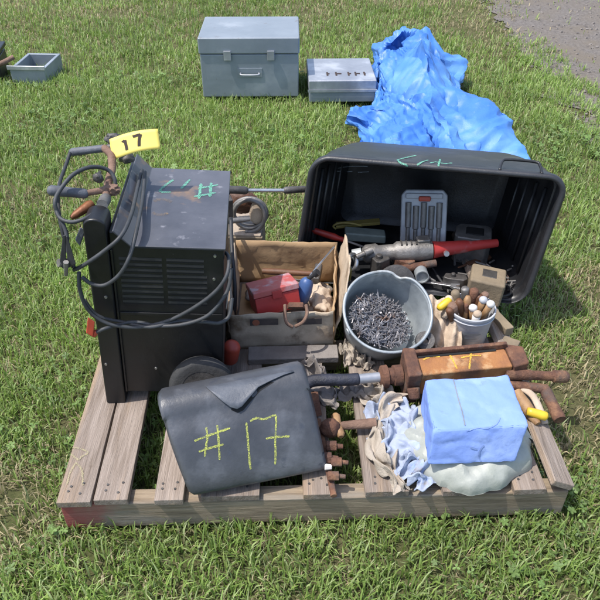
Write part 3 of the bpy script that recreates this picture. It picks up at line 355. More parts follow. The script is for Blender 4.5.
119,458,66,112,452,69,91,441,73,101,456,13,126,470,8,134,478,16,135,474,41,128,467,80,137,476,128,149,488,153,156,496,185,163,501,206,172,505,217,170,508,242,170,509,266,174,509,295,181,508,313,196,508,324,204,507,325,214,516,321,226,523,329,238,528,324,249,531,331,260,532,349,271,532,364,282,532,381,294,530,399,301,523,418,305,514,441,314,510,482,335,518,484,356,525,435,382,536,406,408,547,406,417,552,445,427,550,433,443,540,395,466,521,354,479,506,304,492,503,285,524,505,255,565,506,254,579,507,226,548,509,189,512,519,92,523,535,2,
119,463,64,111,462,74,90,449,99,86,459,22,111,474,4,120,474,28,118,474,50,124,475,91,132,487,137,142,497,165,151,507,178,161,511,189,165,515,211,171,519,229,174,522,253,176,523,282,178,522,315,184,519,344,197,513,363,210,510,367,224,511,365,237,513,365,248,515,376,258,516,398,267,518,420,276,519,441,285,523,466,291,519,466,301,520,487,317,525,487,335,531,451,357,539,418,383,549,409,408,559,423,422,564,450,433,561,450,448,550,410,465,531,343,475,513,278,485,509,257,515,514,260,553,515,257,566,517,225,535,521,183,507,533,71,528,550,1,
129,460,76,118,464,95,97,458,126,77,464,51,96,473,18,105,478,33,105,476,64,120,484,100,123,497,146,136,509,173,148,518,165,156,524,185,165,529,199,168,533,225,175,537,238,176,540,265,181,541,292,189,539,318,197,536,345,206,531,374,215,527,399,226,524,417,237,524,431,248,527,446,259,530,459,271,531,471,282,532,483,294,535,490,308,538,483,320,539,454,339,544,438,358,552,410,382,561,426,406,569,442,423,573,451,435,571,438,447,558,391,460,537,320,465,515,253,477,515,223,501,521,245,538,523,245,551,527,229,526,533,165,503,546,53,530,564,3,
134,455,102,132,464,120,111,466,138,76,469,96,85,478,22,94,481,32,106,485,57,120,496,98,132,509,135,133,524,165,144,533,166,155,539,176,160,543,198,169,548,210,173,553,230,183,556,240,191,560,256,200,559,268,211,556,285,220,552,306,229,548,330,238,546,353,249,545,369,261,545,378,273,544,390,284,543,405,295,542,420,305,544,432,312,550,441,326,553,439,341,556,422,360,563,416,381,571,416,403,577,424,420,578,420,431,576,406,440,561,365,448,537,297,454,516,217,467,518,180,484,524,209,518,530,221,532,535,224,516,544,157,500,559,43,528,577,4,
136,450,128,139,461,156,125,471,156,86,474,140,77,485,58,93,487,43,103,495,60,114,507,111,137,521,116,138,537,142,143,548,165,155,554,163,164,558,181,167,563,208,175,569,213,183,574,233,191,577,253,202,580,267,213,579,280,224,577,295,235,572,308,246,568,321,257,565,333,269,564,344,280,562,355,292,558,366,304,555,377,314,552,385,321,554,393,332,555,397,342,562,390,358,568,389,378,574,388,399,577,390,414,579,385,422,575,372,433,560,334,439,535,270,452,521,175,461,520,124,478,522,149,494,533,206,510,539,208,503,552,159,498,569,45,522,587,5,
124,450,136,134,457,187,138,466,191,106,478,173,79,491,106,85,497,62,94,501,89,114,515,85,135,534,105,145,551,130,141,563,146,151,567,155,153,571,185,160,577,210,169,582,228,181,588,238,194,593,244,208,593,241,218,595,254,229,594,267,239,592,283,251,587,294,262,583,304,274,580,316,284,574,319,295,567,326,306,561,334,318,557,343,329,558,356,338,554,364,348,556,365,362,561,367,375,568,355,391,573,350,405,575,342,416,570,326,422,551,319,435,535,240,446,524,128,458,523,68,473,525,82,484,535,159,490,544,193,490,552,148,489,573,60,510,593,12,
113,452,128,123,463,191,128,464,228,128,478,205,97,494,152,81,504,96,88,512,88,108,526,79,135,545,85,147,564,107,142,577,129,148,582,157,155,584,168,164,585,188,174,588,210,183,594,207,197,597,213,210,599,218,223,600,224,235,600,233,246,597,244,258,594,261,270,589,273,282,585,287,294,579,299,306,574,310,317,568,320,326,561,316,335,560,324,344,558,334,352,554,335,363,552,341,376,555,347,388,560,339,398,562,322,406,556,316,417,549,287,434,541,191,448,529,90,448,530,27,461,532,34,481,538,92,476,548,163,479,557,161,479,576,97,494,595,41,
100,448,119,110,466,195,109,468,239,126,476,238,124,494,179,98,508,130,93,518,114,105,534,103,131,555,86,151,574,88,157,586,127,153,594,149,159,595,171,171,594,174,179,589,177,189,587,192,199,588,210,211,589,221,223,590,229,235,590,237,248,587,241,262,584,241,273,578,258,287,573,265,299,568,280,308,563,295,321,564,283,333,567,279,343,562,284,350,565,298,360,561,299,366,555,293,378,551,306,387,545,323,395,544,323,400,545,288,416,544,236,433,544,143,460,535,62,439,539,16,443,539,1,472,541,36,472,552,117,464,558,155,467,574,138,477,593,85]).reshape(60,46,3)/600.0
FOLD['sack']=np.array([
58,84,0,40,63,9,28,36,4,36,13,17,51,2,9,67,0,4,85,2,6,108,15,9,127,37,10,146,57,6,162,59,5,176,48,4,206,38,5,244,36,29,263,48,26,303,84,5,357,101,15,348,91,31,330,76,65,343,75,25,371,84,4,386,91,6,390,114,29,404,112,52,416,95,20,430,82,7,449,77,4,464,65,4,483,57,3,497,50,3,514,37,4,533,30,4,551,30,2,568,41,1,
21,66,77,19,41,76,25,23,74,38,11,69,54,3,73,74,4,83,94,17,88,113,35,86,133,50,81,150,61,68,162,70,37,180,60,32,209,41,28,243,22,66,263,30,90,279,74,54,334,100,61,338,93,87,324,66,108,340,65,116,353,90,80,374,101,82,386,115,104,400,100,93,410,80,60,425,69,49,444,66,53,463,71,64,481,64,68,497,68,50,514,65,49,528,70,29,542,78,10,558,90,1,
12,61,123,23,48,127,38,40,141,52,37,119,66,42,102,80,49,58,97,61,32,115,74,35,130,83,62,147,85,91,164,82,84,184,75,32,217,53,18,239,24,112,259,22,154,270,61,122,312,106,97,329,99,137,324,68,171,346,56,203,350,82,180,363,109,150,384,109,157,397,95,157,411,80,139,429,74,129,448,74,124,467,77,118,484,79,100,499,81,75,517,84,67,538,83,81,561,85,95,585,89,99,
22,74,176,39,70,175,48,77,109,53,84,53,63,90,15,81,99,4,99,109,6,117,115,4,133,116,26,143,112,81,160,100,118,186,88,65,221,69,36,235,37,144,252,25,205,266,53,190,291,107,139,320,104,185,320,75,224,349,55,273,359,70,267,356,103,229,383,113,215,404,105,221,421,105,183,435,105,141,451,104,105,465,103,81,477,100,41,493,104,30,512,107,50,539,103,70,570,102,121,600,108,123,
36,92,219,47,99,138,41,109,48,56,118,29,71,124,42,87,125,60,102,120,62,117,121,53,122,134,30,141,132,49,156,119,116,184,107,74,223,85,57,237,54,160,244,36,240,262,53,248,282,103,193,308,111,215,318,93,252,346,66,320,366,67,334,360,98,303,380,125,248,408,123,235,417,124,149,426,118,92,440,116,49,452,121,12,468,127,4,486,132,6,506,129,11,531,126,47,566,121,92,597,124,156,
43,111,217,45,121,121,47,131,33,65,130,71,74,118,95,87,117,120,101,121,116,114,129,99,118,141,76,137,139,81,156,135,120,187,122,81,226,102,82,243,71,172,239,54,254,255,64,284,276,102,234,295,112,242,309,109,278,336,91,340,362,79,378,370,99,356,371,136,291,401,135,225,407,137,115,426,143,72,445,142,54,460,137,68,464,151,24,477,149,44,494,150,12,522,147,15,548,133,87,579,142,143,
51,127,231,44,138,149,48,146,62,58,137,95,74,136,108,85,137,113,100,142,122,114,137,147,122,142,144,138,129,142,161,123,148,191,132,126,226,116,117,244,91,190,237,77,255,249,82,300,271,112,277,291,124,266,312,125,262,320,127,328,344,114,389,365,116,392,366,142,344,392,151,253,407,146,155,428,141,116,445,137,103,452,149,77,463,157,35,476,164,5,496,168,5,517,163,36,533,147,103,559,158,110,
64,142,248,51,155,210,46,164,100,61,157,87,71,157,125,87,161,150,103,164,179,119,159,174,136,150,174,152,140,171,171,134,175,195,136,182,222,134,151,243,117,188,240,107,245,250,108,287,266,132,291,299,135,249,331,135,212,340,140,246,340,149,292,346,151,368,368,154,368,382,164,302,401,168,211,423,162,148,443,156,126,456,163,102,466,172,67,481,181,43,500,182,55,513,167,103,530,163,115,548,170,87,
72,159,294,68,170,276,54,182,179,65,180,86,80,176,98,97,186,126,120,193,143,139,193,165,153,183,179,167,168,172,181,154,175,199,150,187,219,151,193,240,146,183,249,139,223,260,137,236,278,148,234,313,145,213,350,144,202,371,131,197,373,145,208,355,168,261,361,173,373,387,172,381,405,179,345,421,187,256,439,187,170,456,187,137,470,194,108,488,196,112,504,185,149,517,180,153,535,183,131,547,176,119,
73,180,321,89,180,335,69,196,256,67,203,136,83,201,120,105,211,162,126,214,232,137,200,271,150,188,261,168,187,237,184,179,190,204,170,194,222,167,211,240,167,215,258,166,211,274,163,224,295,163,209,325,160,215,354,149,165,376,141,165,388,147,177,373,172,228,356,189,385,393,183,454,416,180,491,433,187,425,446,197,308,460,202,213,477,204,186,495,202,202,511,197,208,528,188,203,528,173,175,533,163,135,
81,198,342,101,192,414,90,205,315,73,221,192,85,222,168,107,225,248,120,207,349,138,202,390,152,207,359,165,212,288,183,208,223,205,195,221,224,190,226,242,187,234,259,186,231,277,184,233,295,183,232,317,179,233,342,172,225,361,170,195,377,178,200,375,191,271,363,207,399,399,197,503,424,188,591,443,190,562,457,198,439,470,207,311,483,215,258,500,212,254,516,195,262,526,173,250,539,160,214,544,154,166,
85,215,370,108,207,471,102,217,377,82,236,232,88,238,192,101,229,318,121,221,433,140,219,462,157,221,427,173,223,362,188,225,293,205,228,241,223,223,254,241,221,266,253,212,293,265,206,307,281,207,303,298,214,290,317,216,273,337,216,261,356,219,262,365,220,311,373,222,396,397,217,501,425,207,592,447,204,600,460,211,493,467,218,347,486,227,298,502,218,301,518,198,294,538,180,271,551,171,212,549,172,155,
85,234,375,108,225,483,103,235,396,85,256,231,90,257,185,105,247,314,120,240,436,138,239,441,152,236,389,167,238,331,185,244,295,204,248,274,220,244,292,228,232,340,238,222,380,254,222,390,272,223,393,289,225,378,308,229,349,327,232,311,347,237,290,364,240,331,382,241,334,392,242,400,419,229,468,442,228,518,452,228,440,467,241,322,490,251,309,503,239,290,516,220,282,535,200,258,553,190,226,550,190,164,
79,257,342,102,250,440,97,259,344,70,277,192,81,280,149,108,270,246,116,267,367,129,259,337,144,264,313,164,273,306,183,277,304,203,275,290,212,260,336,223,246,379,238,240,405,255,240,400,272,243,369,291,246,331,310,251,299,331,257,288,350,263,334,371,271,359,382,267,333,393,264,307,409,266,357,434,256,396,447,254,356,473,272,317,482,277,254,479,258,251,495,240,233,524,229,245,545,216,267,547,215,199,
67,285,283,90,278,361,80,285,265,53,296,113,62,299,96,96,296,182,112,296,273,128,295,253,147,308,256,165,318,276,183,317,286,200,310,313,218,294,335,231,279,343,246,274,361,264,274,344,282,278,311,302,283,289,321,286,289,337,286,332,357,291,346,365,281,322,363,259,314,375,266,261,401,280,300,429,282,338,450,281,339,471,294,249,472,287,192,471,280,195,475,263,222,506,256,247,530,244,290,538,238,248,
49,283,225,79,297,295,76,304,219,43,312,103,52,318,75,84,316,160,110,317,226,127,319,247,147,330,237,167,341,246,179,334,272,200,329,263,219,319,279,237,308,299,253,304,319,270,303,315,289,304,303,307,305,298,321,303,316,337,304,335,350,300,319,365,287,299,366,276,294,378,283,283,409,296,299,430,299,327,453,296,332,476,303,247,485,294,203,484,279,170,480,268,203,499,273,252,522,268,290,533,261,229,
48,289,183,74,315,298,87,322,283,62,328,178,59,328,128,83,329,202,115,340,238,124,339,304,139,328,334,160,323,314,181,324,302,200,321,305,218,318,332,235,320,345,252,322,329,268,322,311,285,322,313,301,324,316,317,327,314,332,328,308,349,325,327,364,317,295,373,311,261,397,322,280,419,332,343,435,331,317,449,314,285,482,299,318,492,304,237,488,287,249,495,279,203,510,281,231,526,286,273,529,280,215,
58,310,192,66,339,335,75,351,379,88,348,279,77,350,203,95,351,190,112,364,258,121,373,341,138,370,367,157,361,360,177,353,370,197,348,362,216,348,354,233,350,354,246,351,330,261,351,303,277,350,288,294,350,283,311,351,290,329,350,297,347,348,303,363,345,280,383,349,306,409,362,348,432,364,387,446,351,375,446,337,275,477,322,287,492,310,269,500,314,217,513,313,209,524,311,247,537,309,221,538,300,166,
58,333,204,60,358,339,65,374,421,82,376,366,93,371,249,98,371,183,114,378,225,125,385,314,140,393,373,156,391,388,174,386,375,193,385,366,212,384,366,228,382,372,242,376,363,259,371,357,275,367,345,292,367,313,311,366,282,330,367,279,348,367,292,367,368,318,394,381,358,419,381,438,437,375,470,448,369,388,451,352,271,474,343,246,491,340,239,510,340,276,529,341,274,540,339,226,549,331,175,556,323,124,
57,348,175,59,368,274,63,386,369,75,394,374,82,388,275,95,389,183,108,395,156,127,391,206,145,391,283,159,398,360,171,396,416,190,397,430,207,400,424,224,396,424,241,390,418,258,386,395,274,383,352,291,378,296,314,383,267,334,386,271,351,384,285,373,388,354,402,394,434,424,394,504,438,391,467,439,374,359,457,366,258,475,361,215,498,364,238,524,368,264,546,366,259,558,359,213,559,353,156,558,346,98,
58,357,98,64,373,157,69,390,247,70,405,298,77,403,252,91,408,184,102,420,111,114,431,136,136,420,172,162,407,232,174,410,330,189,413,401,206,413,431,224,411,434,241,407,413,254,400,364,270,395,301,294,399,259,319,407,262,337,406,254,358,401,272,386,402,352,407,408,470,428,411,486,428,396,415,435,383,298,457,381,211,475,377,182,500,382,218,528,388,247,550,386,239,562,379,196,562,372,140,558,365,84,
49,369,7,60,381,33,63,396,106,63,410,181,69,419,203,85,425,191,94,435,77,106,456,76,120,460,98,144,448,139,174,432,201,191,431,304,207,431,371,223,429,397,238,423,367,251,415,307,274,416,253,301,425,251,323,429,240,341,424,234,366,419,265,390,420,371,407,426,457,421,420,420,419,401,331,436,396,223,458,398,170,475,392,148,501,391,168,523,402,215,543,402,213,557,399,180,565,395,128,565,391,71,
35,387,41,38,389,6,54,405,21,61,421,86,66,433,151,80,439,166,99,444,131,104,460,45,121,475,46,134,477,81,159,468,122,190,452,195,208,448,290,224,447,341,236,439,310,253,434,255,280,441,232,306,449,232,326,448,219,347,441,215,370,436,279,382,435,385,401,436,398,406,421,345,415,413,247,438,416,173,459,418,141,476,411,123,496,398,102,511,410,144,526,419,148,532,409,135,534,395,100,543,387,74,
21,397,56,24,400,6,40,416,6,56,432,40,65,445,109,76,454,155,90,456,179,103,466,120,116,480,30,137,485,28,151,489,76,179,481,128,207,466,213,225,465,282,237,457,263,261,458,248,288,464,212,311,470,190,329,468,202,353,458,209,367,453,307,383,452,379,389,440,342,399,434,269,418,433,186,441,437,141,460,438,119,472,430,89,489,422,73,499,417,46,512,419,40,526,417,28,540,417,43,540,414,92,
8,408,48,18,418,4,34,432,8,50,447,32,61,461,92,73,472,150,86,476,192,104,470,209,117,485,113,135,493,15,151,493,26,173,499,89,206,486,162,227,479,229,245,477,254,266,479,219,295,486,174,313,494,166,329,485,171,355,475,208,363,470,325,383,466,345,386,456,289,399,452,212,419,453,146,441,457,115,457,453,79,472,452,86,484,450,60,498,449,34,514,448,31,526,452,18,537,449,49,528,434,95,
2,432,26,17,444,10,33,457,9,47,469,42,58,480,96,68,490,157,80,498,207,93,492,253,120,488,213,135,500,87,156,502,14,174,504,65,206,501,154,228,495,225,249,494,245,279,491,228,293,503,136,312,514,143,329,502,134,351,492,202,362,488,316,381,482,307,384,472,245,399,470,171,419,472,116,438,471,73,455,471,52,469,473,92,484,477,77,498,481,57,505,479,12,522,479,16,529,468,65,515,444,122,
1,468,3,18,480,9,31,486,45,43,494,72,55,503,113,62,510,177,72,517,232,83,513,283,110,505,280,138,507,184,158,506,99,178,515,113,206,511,215,227,505,287,247,508,265,280,507,230,295,516,152,306,512,98,329,514,102,346,510,193,360,506,291,374,495,267,385,489,212,398,487,143,418,488,88,434,485,40,452,491,63,469,496,81,477,488,37,485,493,14,498,497,20,518,495,33,513,475,96,521,457,182,
0,492,58,13,504,89,25,512,109,38,521,108,48,528,150,55,533,208,61,534,270,75,532,312,103,525,306,137,518,256,160,513,184,182,514,199,206,517,299,225,510,380,246,510,360,272,521,279,299,522,183,311,527,121,328,528,128,344,526,204,363,515,246,371,507,235,380,503,179,395,500,118,410,497,55,428,499,52,447,504,79,465,512,54,474,501,29,483,507,18,501,514,19,510,506,82,503,482,158,528,476,161,
6,518,43,8,528,79,19,536,103,29,542,142,37,546,189,45,549,245,55,551,293,75,549,310,105,541,293,139,529,253,165,526,218,186,530,241,203,523,380,224,518,465,245,517,451,272,518,373,298,526,276,316,534,208,333,535,210,350,530,256,363,524,260,374,522,225,379,519,161,388,512,91,403,510,32,419,511,49,437,503,33,454,511,12,468,520,18,480,528,26,490,519,77,497,512,160,508,497,200,518,489,159,
9,536,14,9,543,55,17,549,98,26,554,141,37,559,183,48,562,226,64,562,255,88,556,254,119,542,226,149,528,181,169,534,168,184,543,251,208,538,394,227,534,484,248,532,477,275,531,414,302,529,341,321,530,299,340,531,314,360,538,315,376,546,271,381,546,215,375,540,151,380,532,81,394,530,32,411,526,5,429,524,13,440,520,57,452,524,83,463,527,109,478,527,158,492,522,195,508,512,173,515,505,103,
10,557,4,22,557,35,35,549,54,42,542,82,53,549,113,66,555,142,85,553,157,110,538,148,137,520,119,162,523,64,179,534,76,195,545,184,217,543,325,235,544,399,256,542,387,282,539,333,306,538,281,324,541,284,341,548,342,365,565,303,382,577,245,392,577,192,393,566,135,378,564,87,384,563,39,401,563,12,418,563,21,428,559,69,444,552,95,460,547,126,477,543,156,490,531,145,506,526,98,525,526,37,
34,573,26,42,562,51,54,555,14,66,544,3,75,532,8,91,533,31,112,529,38,139,538,41,144,534,3,162,550,2,184,543,18,204,537,125,226,544,235,245,541,272,269,540,238,294,539,185,315,550,148,331,547,167,325,556,273,351,559,287,372,579,211,386,590,150,396,587,100,398,588,63,382,598,50,392,600,33,410,598,44,429,591,58,447,575,72,465,556,80,476,542,112,482,536,76,501,540,33,520,540,4]).reshape(32,34,3)/600.0
FOLD['rag']=np.array([
99,99,3,118,79,24,124,100,36,115,113,60,119,74,96,149,28,99,167,13,99,209,6,129,260,9,125,290,20,115,303,18,94,320,12,67,337,11,38,349,19,3,379,38,4,409,48,20,483,72,8,515,88,44,455,67,59,409,27,48,438,13,63,451,16,3,
121,104,3,139,74,25,138,84,57,132,103,88,126,72,73,141,18,65,158,0,81,204,0,89,264,24,126,304,36,155,313,39,127,318,39,82,334,39,45,355,47,25,376,46,58,400,54,42,478,88,0,486,93,37,419,60,75,395,30,88,444,23,67,472,23,11,
142,110,5,161,77,17,160,70,52,150,92,109,143,76,99,141,25,27,153,0,44,199,11,52,263,39,128,304,54,174,316,56,152,322,57,103,333,60,59,353,56,74,369,37,135,394,60,73,464,100,2,450,94,45,396,54,109,400,37,134,451,37,59,484,43,41,
159,121,6,176,88,8,183,71,32,165,89,104,164,88,145,164,46,77,166,16,18,194,27,57,257,54,130,297,69,177,307,71,147,313,72,104,333,74,88,353,57,146,368,35,216,385,66,116,441,106,12,414,86,84,389,51,189,412,46,167,456,53,70,500,62,63,
171,135,22,183,109,6,199,82,30,180,97,75,187,102,181,190,80,124,189,46,49,208,43,56,254,69,126,288,81,155,294,79,130,306,88,117,329,87,119,350,62,199,370,37,281,384,70,160,418,110,44,396,78,171,389,51,263,422,60,182,463,67,96,520,79,67,
172,140,82,173,127,54,202,103,22,198,105,75,208,116,209,221,108,202,217,80,121,222,72,82,256,85,126,275,87,165,288,97,128,303,104,102,316,104,141,346,75,229,372,47,318,381,82,185,404,114,89,389,74,258,394,55,318,437,71,202,471,82,122,534,70,114,
169,137,138,172,131,101,202,124,50,213,117,87,224,126,236,244,118,269,247,106,210,245,87,164,257,96,179,267,100,178,282,115,124,301,126,90,321,119,105,338,94,237,374,66,320,377,99,183,401,126,113,389,79,308,404,66,344,447,87,202,477,97,118,543,78,118,
176,132,195,181,127,149,202,129,106,220,130,118,237,129,261,218,113,272,229,101,262,248,92,268,263,97,252,267,110,208,289,131,145,301,149,84,317,143,68,337,119,202,371,91,293,380,125,160,410,148,102,400,96,310,419,83,333,455,108,176,475,111,85,540,85,66,
188,139,210,194,130,187,199,136,148,220,138,157,242,137,275,215,110,300,200,108,291,226,101,312,254,106,305,261,123,233,280,146,139,304,167,80,315,168,47,339,142,141,365,119,252,386,153,126,419,175,71,417,114,253,436,105,294,451,128,128,466,128,51,532,97,21,
181,146,217,190,151,189,194,147,147,215,148,180,242,143,289,209,117,345,186,115,339,210,109,358,247,118,339,265,138,250,272,161,137,298,182,67,311,188,23,337,166,92,360,145,217,389,175,93,423,195,23,433,138,199,448,126,243,431,144,80,448,142,11,526,115,5,
174,155,253,165,148,177,172,154,147,202,161,175,230,154,306,206,126,388,183,119,390,209,117,403,248,134,354,252,150,230,272,178,144,290,197,61,307,203,20,335,186,74,355,163,215,392,185,114,431,206,21,440,156,175,452,143,213,432,158,41,435,163,3,518,132,14,
171,165,258,138,148,160,140,152,103,176,164,174,216,167,312,203,138,421,186,124,439,216,129,434,247,153,335,244,170,189,263,191,95,280,206,25,296,209,28,331,200,99,351,174,262,382,187,187,420,203,72,430,164,188,455,156,231,439,171,48,424,177,15,501,137,53,
165,177,277,115,152,145,108,154,86,150,169,147,201,176,306,194,149,429,195,136,474,223,149,431,242,174,284,243,192,127,257,203,32,275,216,17,292,220,21,322,204,166,343,177,354,372,179,307,406,189,156,429,169,250,460,166,300,455,174,97,433,186,0,489,145,93,
152,182,308,96,161,125,86,158,28,132,173,106,182,185,293,199,162,450,203,153,483,225,171,397,235,193,212,237,209,52,252,222,6,266,226,22,288,228,80,307,194,251,333,182,466,361,179,439,405,183,281,432,174,325,470,173,387,472,175,190,449,193,12,484,157,118,
136,190,313,83,172,115,71,168,8,115,182,94,164,189,293,186,170,447,204,173,456,216,189,326,220,206,127,230,228,12,244,237,13,257,234,59,272,212,158,296,193,357,327,196,557,354,192,539,403,186,382,434,185,376,481,188,445,491,177,296,470,191,49,491,157,73,
120,199,307,77,186,129,66,182,24,105,193,115,148,193,308,181,186,430,197,191,395,201,200,227,209,224,57,223,245,7,233,243,49,243,221,134,260,201,271,300,209,443,324,213,600,352,209,577,402,200,426,431,199,388,487,204,473,503,193,386,492,183,100,502,160,74,
107,211,320,88,202,181,77,200,91,105,200,171,147,204,313,176,203,380,184,206,295,194,219,124,201,246,17,211,249,35,223,232,138,246,219,255,285,221,362,307,225,480,327,226,559,350,216,519,391,205,374,423,212,346,486,219,458,509,213,440,510,181,169,515,164,99,
92,221,278,109,218,266,101,213,189,122,217,210,148,218,304,166,218,308,172,222,182,196,248,52,192,262,14,203,246,115,233,230,259,284,237,351,315,237,425,325,231,478,323,219,482,346,208,422,385,215,299,415,218,271,482,231,415,523,231,470,523,183,230,526,171,126,
78,234,191,91,236,243,117,236,263,130,235,246,147,235,273,157,233,226,177,240,121,171,254,4,176,256,57,214,242,208,278,251,343,320,257,426,335,252,462,331,236,438,326,218,388,346,214,309,382,224,200,407,220,186,478,237,353,532,245,462,520,200,258,524,183,137,
62,253,117,61,253,168,101,253,238,133,253,264,149,251,240,173,246,205,156,245,71,150,257,15,184,256,127,255,259,300,318,269,407,347,273,470,348,261,443,320,240,377,317,224,288,346,228,204,376,227,100,402,222,103,480,241,291,543,256,438,513,215,269,513,193,137,
45,273,63,41,270,109,85,271,203,133,269,238,167,264,236,159,257,161,137,250,75,150,252,85,212,262,229,293,278,363,341,287,436,358,284,447,341,268,396,305,245,315,312,233,204,340,231,121,367,228,26,397,229,37,483,242,226,556,263,404,516,228,269,497,201,132,
33,291,27,30,287,77,81,288,181,140,278,191,176,274,180,159,269,117,147,262,86,176,263,161,251,283,302,321,298,396,347,298,413,346,288,389,315,272,344,292,251,247,308,245,147,339,238,88,360,245,14,389,244,14,486,244,162,569,267,362,527,241,257,488,212,111,
21,305,7,26,303,75,90,301,152,149,284,134,185,279,121,175,271,75,179,264,82,223,269,187,295,296,314,337,311,380,335,303,353,314,290,325,290,273,266,283,258,182,308,255,122,348,253,102,354,262,23,381,260,19,483,251,104,577,271,308,542,249,229,480,224,81,
6,317,4,28,319,70,98,313,114,155,290,79,186,281,68,197,270,65,200,274,133,249,291,246,312,316,348,333,321,352,308,305,295,282,288,242,271,276,190,292,273,143,320,269,132,356,268,112,350,277,43,371,277,12,474,263,55,581,274,245,557,257,192,479,237,50,
0,332,5,36,332,43,103,325,71,158,299,38,191,291,58,199,285,92,214,294,172,261,309,318,315,333,368,316,330,334,274,304,266,265,295,178,291,293,143,312,289,141,333,284,148,363,284,115,349,294,55,366,295,21,465,279,24,584,279,178,571,265,154,484,252,21,
3,348,5,39,346,18,101,333,23,162,316,24,188,304,70,200,301,107,224,313,191,263,326,357,307,347,367,295,334,335,257,309,236,286,307,174,315,309,167,331,306,150,349,298,154,370,300,115,350,311,69,365,311,39,457,296,20,580,285,133,584,276,118,494,268,4,
7,364,1,41,361,6,100,349,14,162,333,36,190,319,78,203,316,108,219,322,219,256,340,366,291,356,352,274,339,335,253,319,209,304,320,202,335,321,187,348,321,157,365,313,167,376,316,112,352,327,84,366,328,53,452,315,23,568,300,140,591,293,107,505,286,7,
12,366,47,38,368,34,94,365,42,158,349,62,190,335,96,201,331,131,208,332,229,240,349,352,269,360,333,255,345,321,253,331,195,313,334,213,347,334,194,362,334,161,378,329,164,381,332,113,356,342,101,368,344,64,449,332,19,560,319,135,597,312,100,518,305,23,
11,355,55,36,353,44,85,366,84,151,364,94,189,351,117,196,345,153,202,345,220,218,349,328,241,361,322,236,349,304,251,345,201,313,344,201,353,346,210,371,345,178,388,343,165,387,345,127,363,356,121,372,358,68,445,350,12,551,338,130,600,330,91,530,324,38,
18,346,72,34,338,60,80,349,95,141,366,129,176,361,151,184,354,180,193,356,230,216,357,262,220,362,294,231,360,280,248,359,201,310,356,195,353,357,200,372,357,183,386,358,141,396,359,118,377,367,115,378,366,71,438,366,13,538,356,126,598,348,84,539,343,50,
14,346,97,30,331,103,73,342,132,126,361,158,162,367,186,172,364,209,186,366,222,200,366,208,212,371,210,228,374,247,246,372,211,306,370,199,351,369,184,368,371,157,385,375,128,401,377,109,387,378,74,377,378,44,426,380,9,518,374,113,588,366,81,540,361,59,
34,359,112,32,341,148,70,350,175,115,366,195,146,373,208,162,376,219,176,377,201,186,381,144,193,383,124,220,386,192,244,388,210,302,385,198,345,382,166,361,385,144,381,395,144,389,398,100,400,391,63,390,394,35,413,391,16,494,393,95,567,385,89,530,380,67,
54,383,153,47,361,186,80,368,188,116,379,189,138,386,204,156,389,215,176,393,178,160,387,103,164,398,73,203,399,153,242,403,204,296,400,196,338,395,155,354,399,150,372,419,132,382,425,81,398,416,48,414,405,24,420,401,5,464,398,112,535,402,102,508,399,77,
75,417,205,75,388,218,101,393,198,126,403,172,143,406,189,160,408,198,165,407,142,128,399,74,132,403,36,185,412,124,242,418,188,289,414,201,331,407,176,345,421,134,371,445,118,396,451,131,411,440,132,422,421,94,431,413,36,451,408,86,500,418,118,477,418,87,
101,427,133,102,419,221,119,425,167,140,430,153,153,430,158,165,427,156,150,419,93,106,413,48,110,414,15,177,423,86,239,434,192,281,431,199,321,425,163,342,444,149,377,465,182,404,469,211,424,467,203,438,445,170,443,421,117,449,422,85,475,432,116,481,426,29,
113,423,83,112,440,190,127,447,157,142,449,115,154,443,114,165,439,99,138,433,70,97,428,39,105,428,8,179,438,77,237,448,235,271,447,195,316,445,184,340,463,191,379,482,215,407,492,197,426,492,167,438,478,143,456,458,129,463,448,106,468,446,82,462,424,5,
125,429,89,106,458,167,128,457,193,142,460,155,154,455,135,163,452,120,142,449,76,105,444,52,118,446,19,192,456,115,231,443,321,262,451,265,309,464,198,335,478,200,372,495,188,399,499,157,419,499,124,432,494,92,440,488,76,454,487,74,457,472,59,448,430,46,
118,459,96,83,489,136,101,486,180,126,479,211,142,477,189,157,471,183,158,467,125,127,464,82,146,465,58,209,463,217,217,437,417,257,455,327,300,479,206,322,483,175,355,491,145,379,490,117,399,494,87,417,502,61,434,510,64,447,516,87,455,505,44,439,460,24,
95,491,68,64,518,106,85,513,128,106,508,167,121,505,206,138,500,224,162,489,192,154,486,124,179,482,134,208,462,349,206,440,501,259,469,352,289,496,174,308,497,152,334,485,129,351,490,87,366,501,64,384,509,39,423,516,44,455,534,89,462,529,76,436,492,0,
86,513,40,68,532,75,94,526,99,109,524,128,115,525,166,125,524,206,151,512,207,176,498,190,194,491,228,195,463,446,207,452,544,264,490,325,280,519,107,303,517,108,327,505,163,342,503,136,339,507,83,346,517,65,385,521,79,442,531,40,467,536,43,434,512,4,
98,525,10,104,531,42,138,534,63,146,535,97,141,537,141,142,537,183,162,527,200,185,514,192,194,502,276,197,477,475,217,475,516,267,516,248,273,543,36,294,535,82,328,521,161,351,513,142,344,517,101,328,523,89,346,528,81,403,533,40,441,535,6,415,516,5,
121,539,23,151,541,5,196,551,15,202,550,51,191,545,103,183,542,153,193,538,166,207,524,147,210,517,245,212,498,427,235,502,431,271,543,163,267,563,10,298,545,88,343,535,184,369,529,134,361,530,118,334,535,102,323,533,72,364,535,40,401,531,4,381,515,19,
138,551,23,183,563,22,236,580,2,245,578,19,231,572,65,224,560,92,231,547,88,233,537,59,234,530,153,234,515,321,250,526,331,275,563,134,278,573,48,330,550,105,376,544,193,396,537,151,391,539,90,361,540,66,330,539,41,342,529,29,367,524,7,349,510,37,
139,562,5,199,583,24,260,600,27,275,600,13,267,585,23,258,569,22,249,560,11,257,554,1,257,537,71,253,532,245,250,541,275,287,563,170,307,561,128,366,552,142,407,556,191,419,549,143,411,558,83,392,550,33,359,535,13,347,529,0,343,519,15,343,491,2]).reshape(44,22,3)/600.0
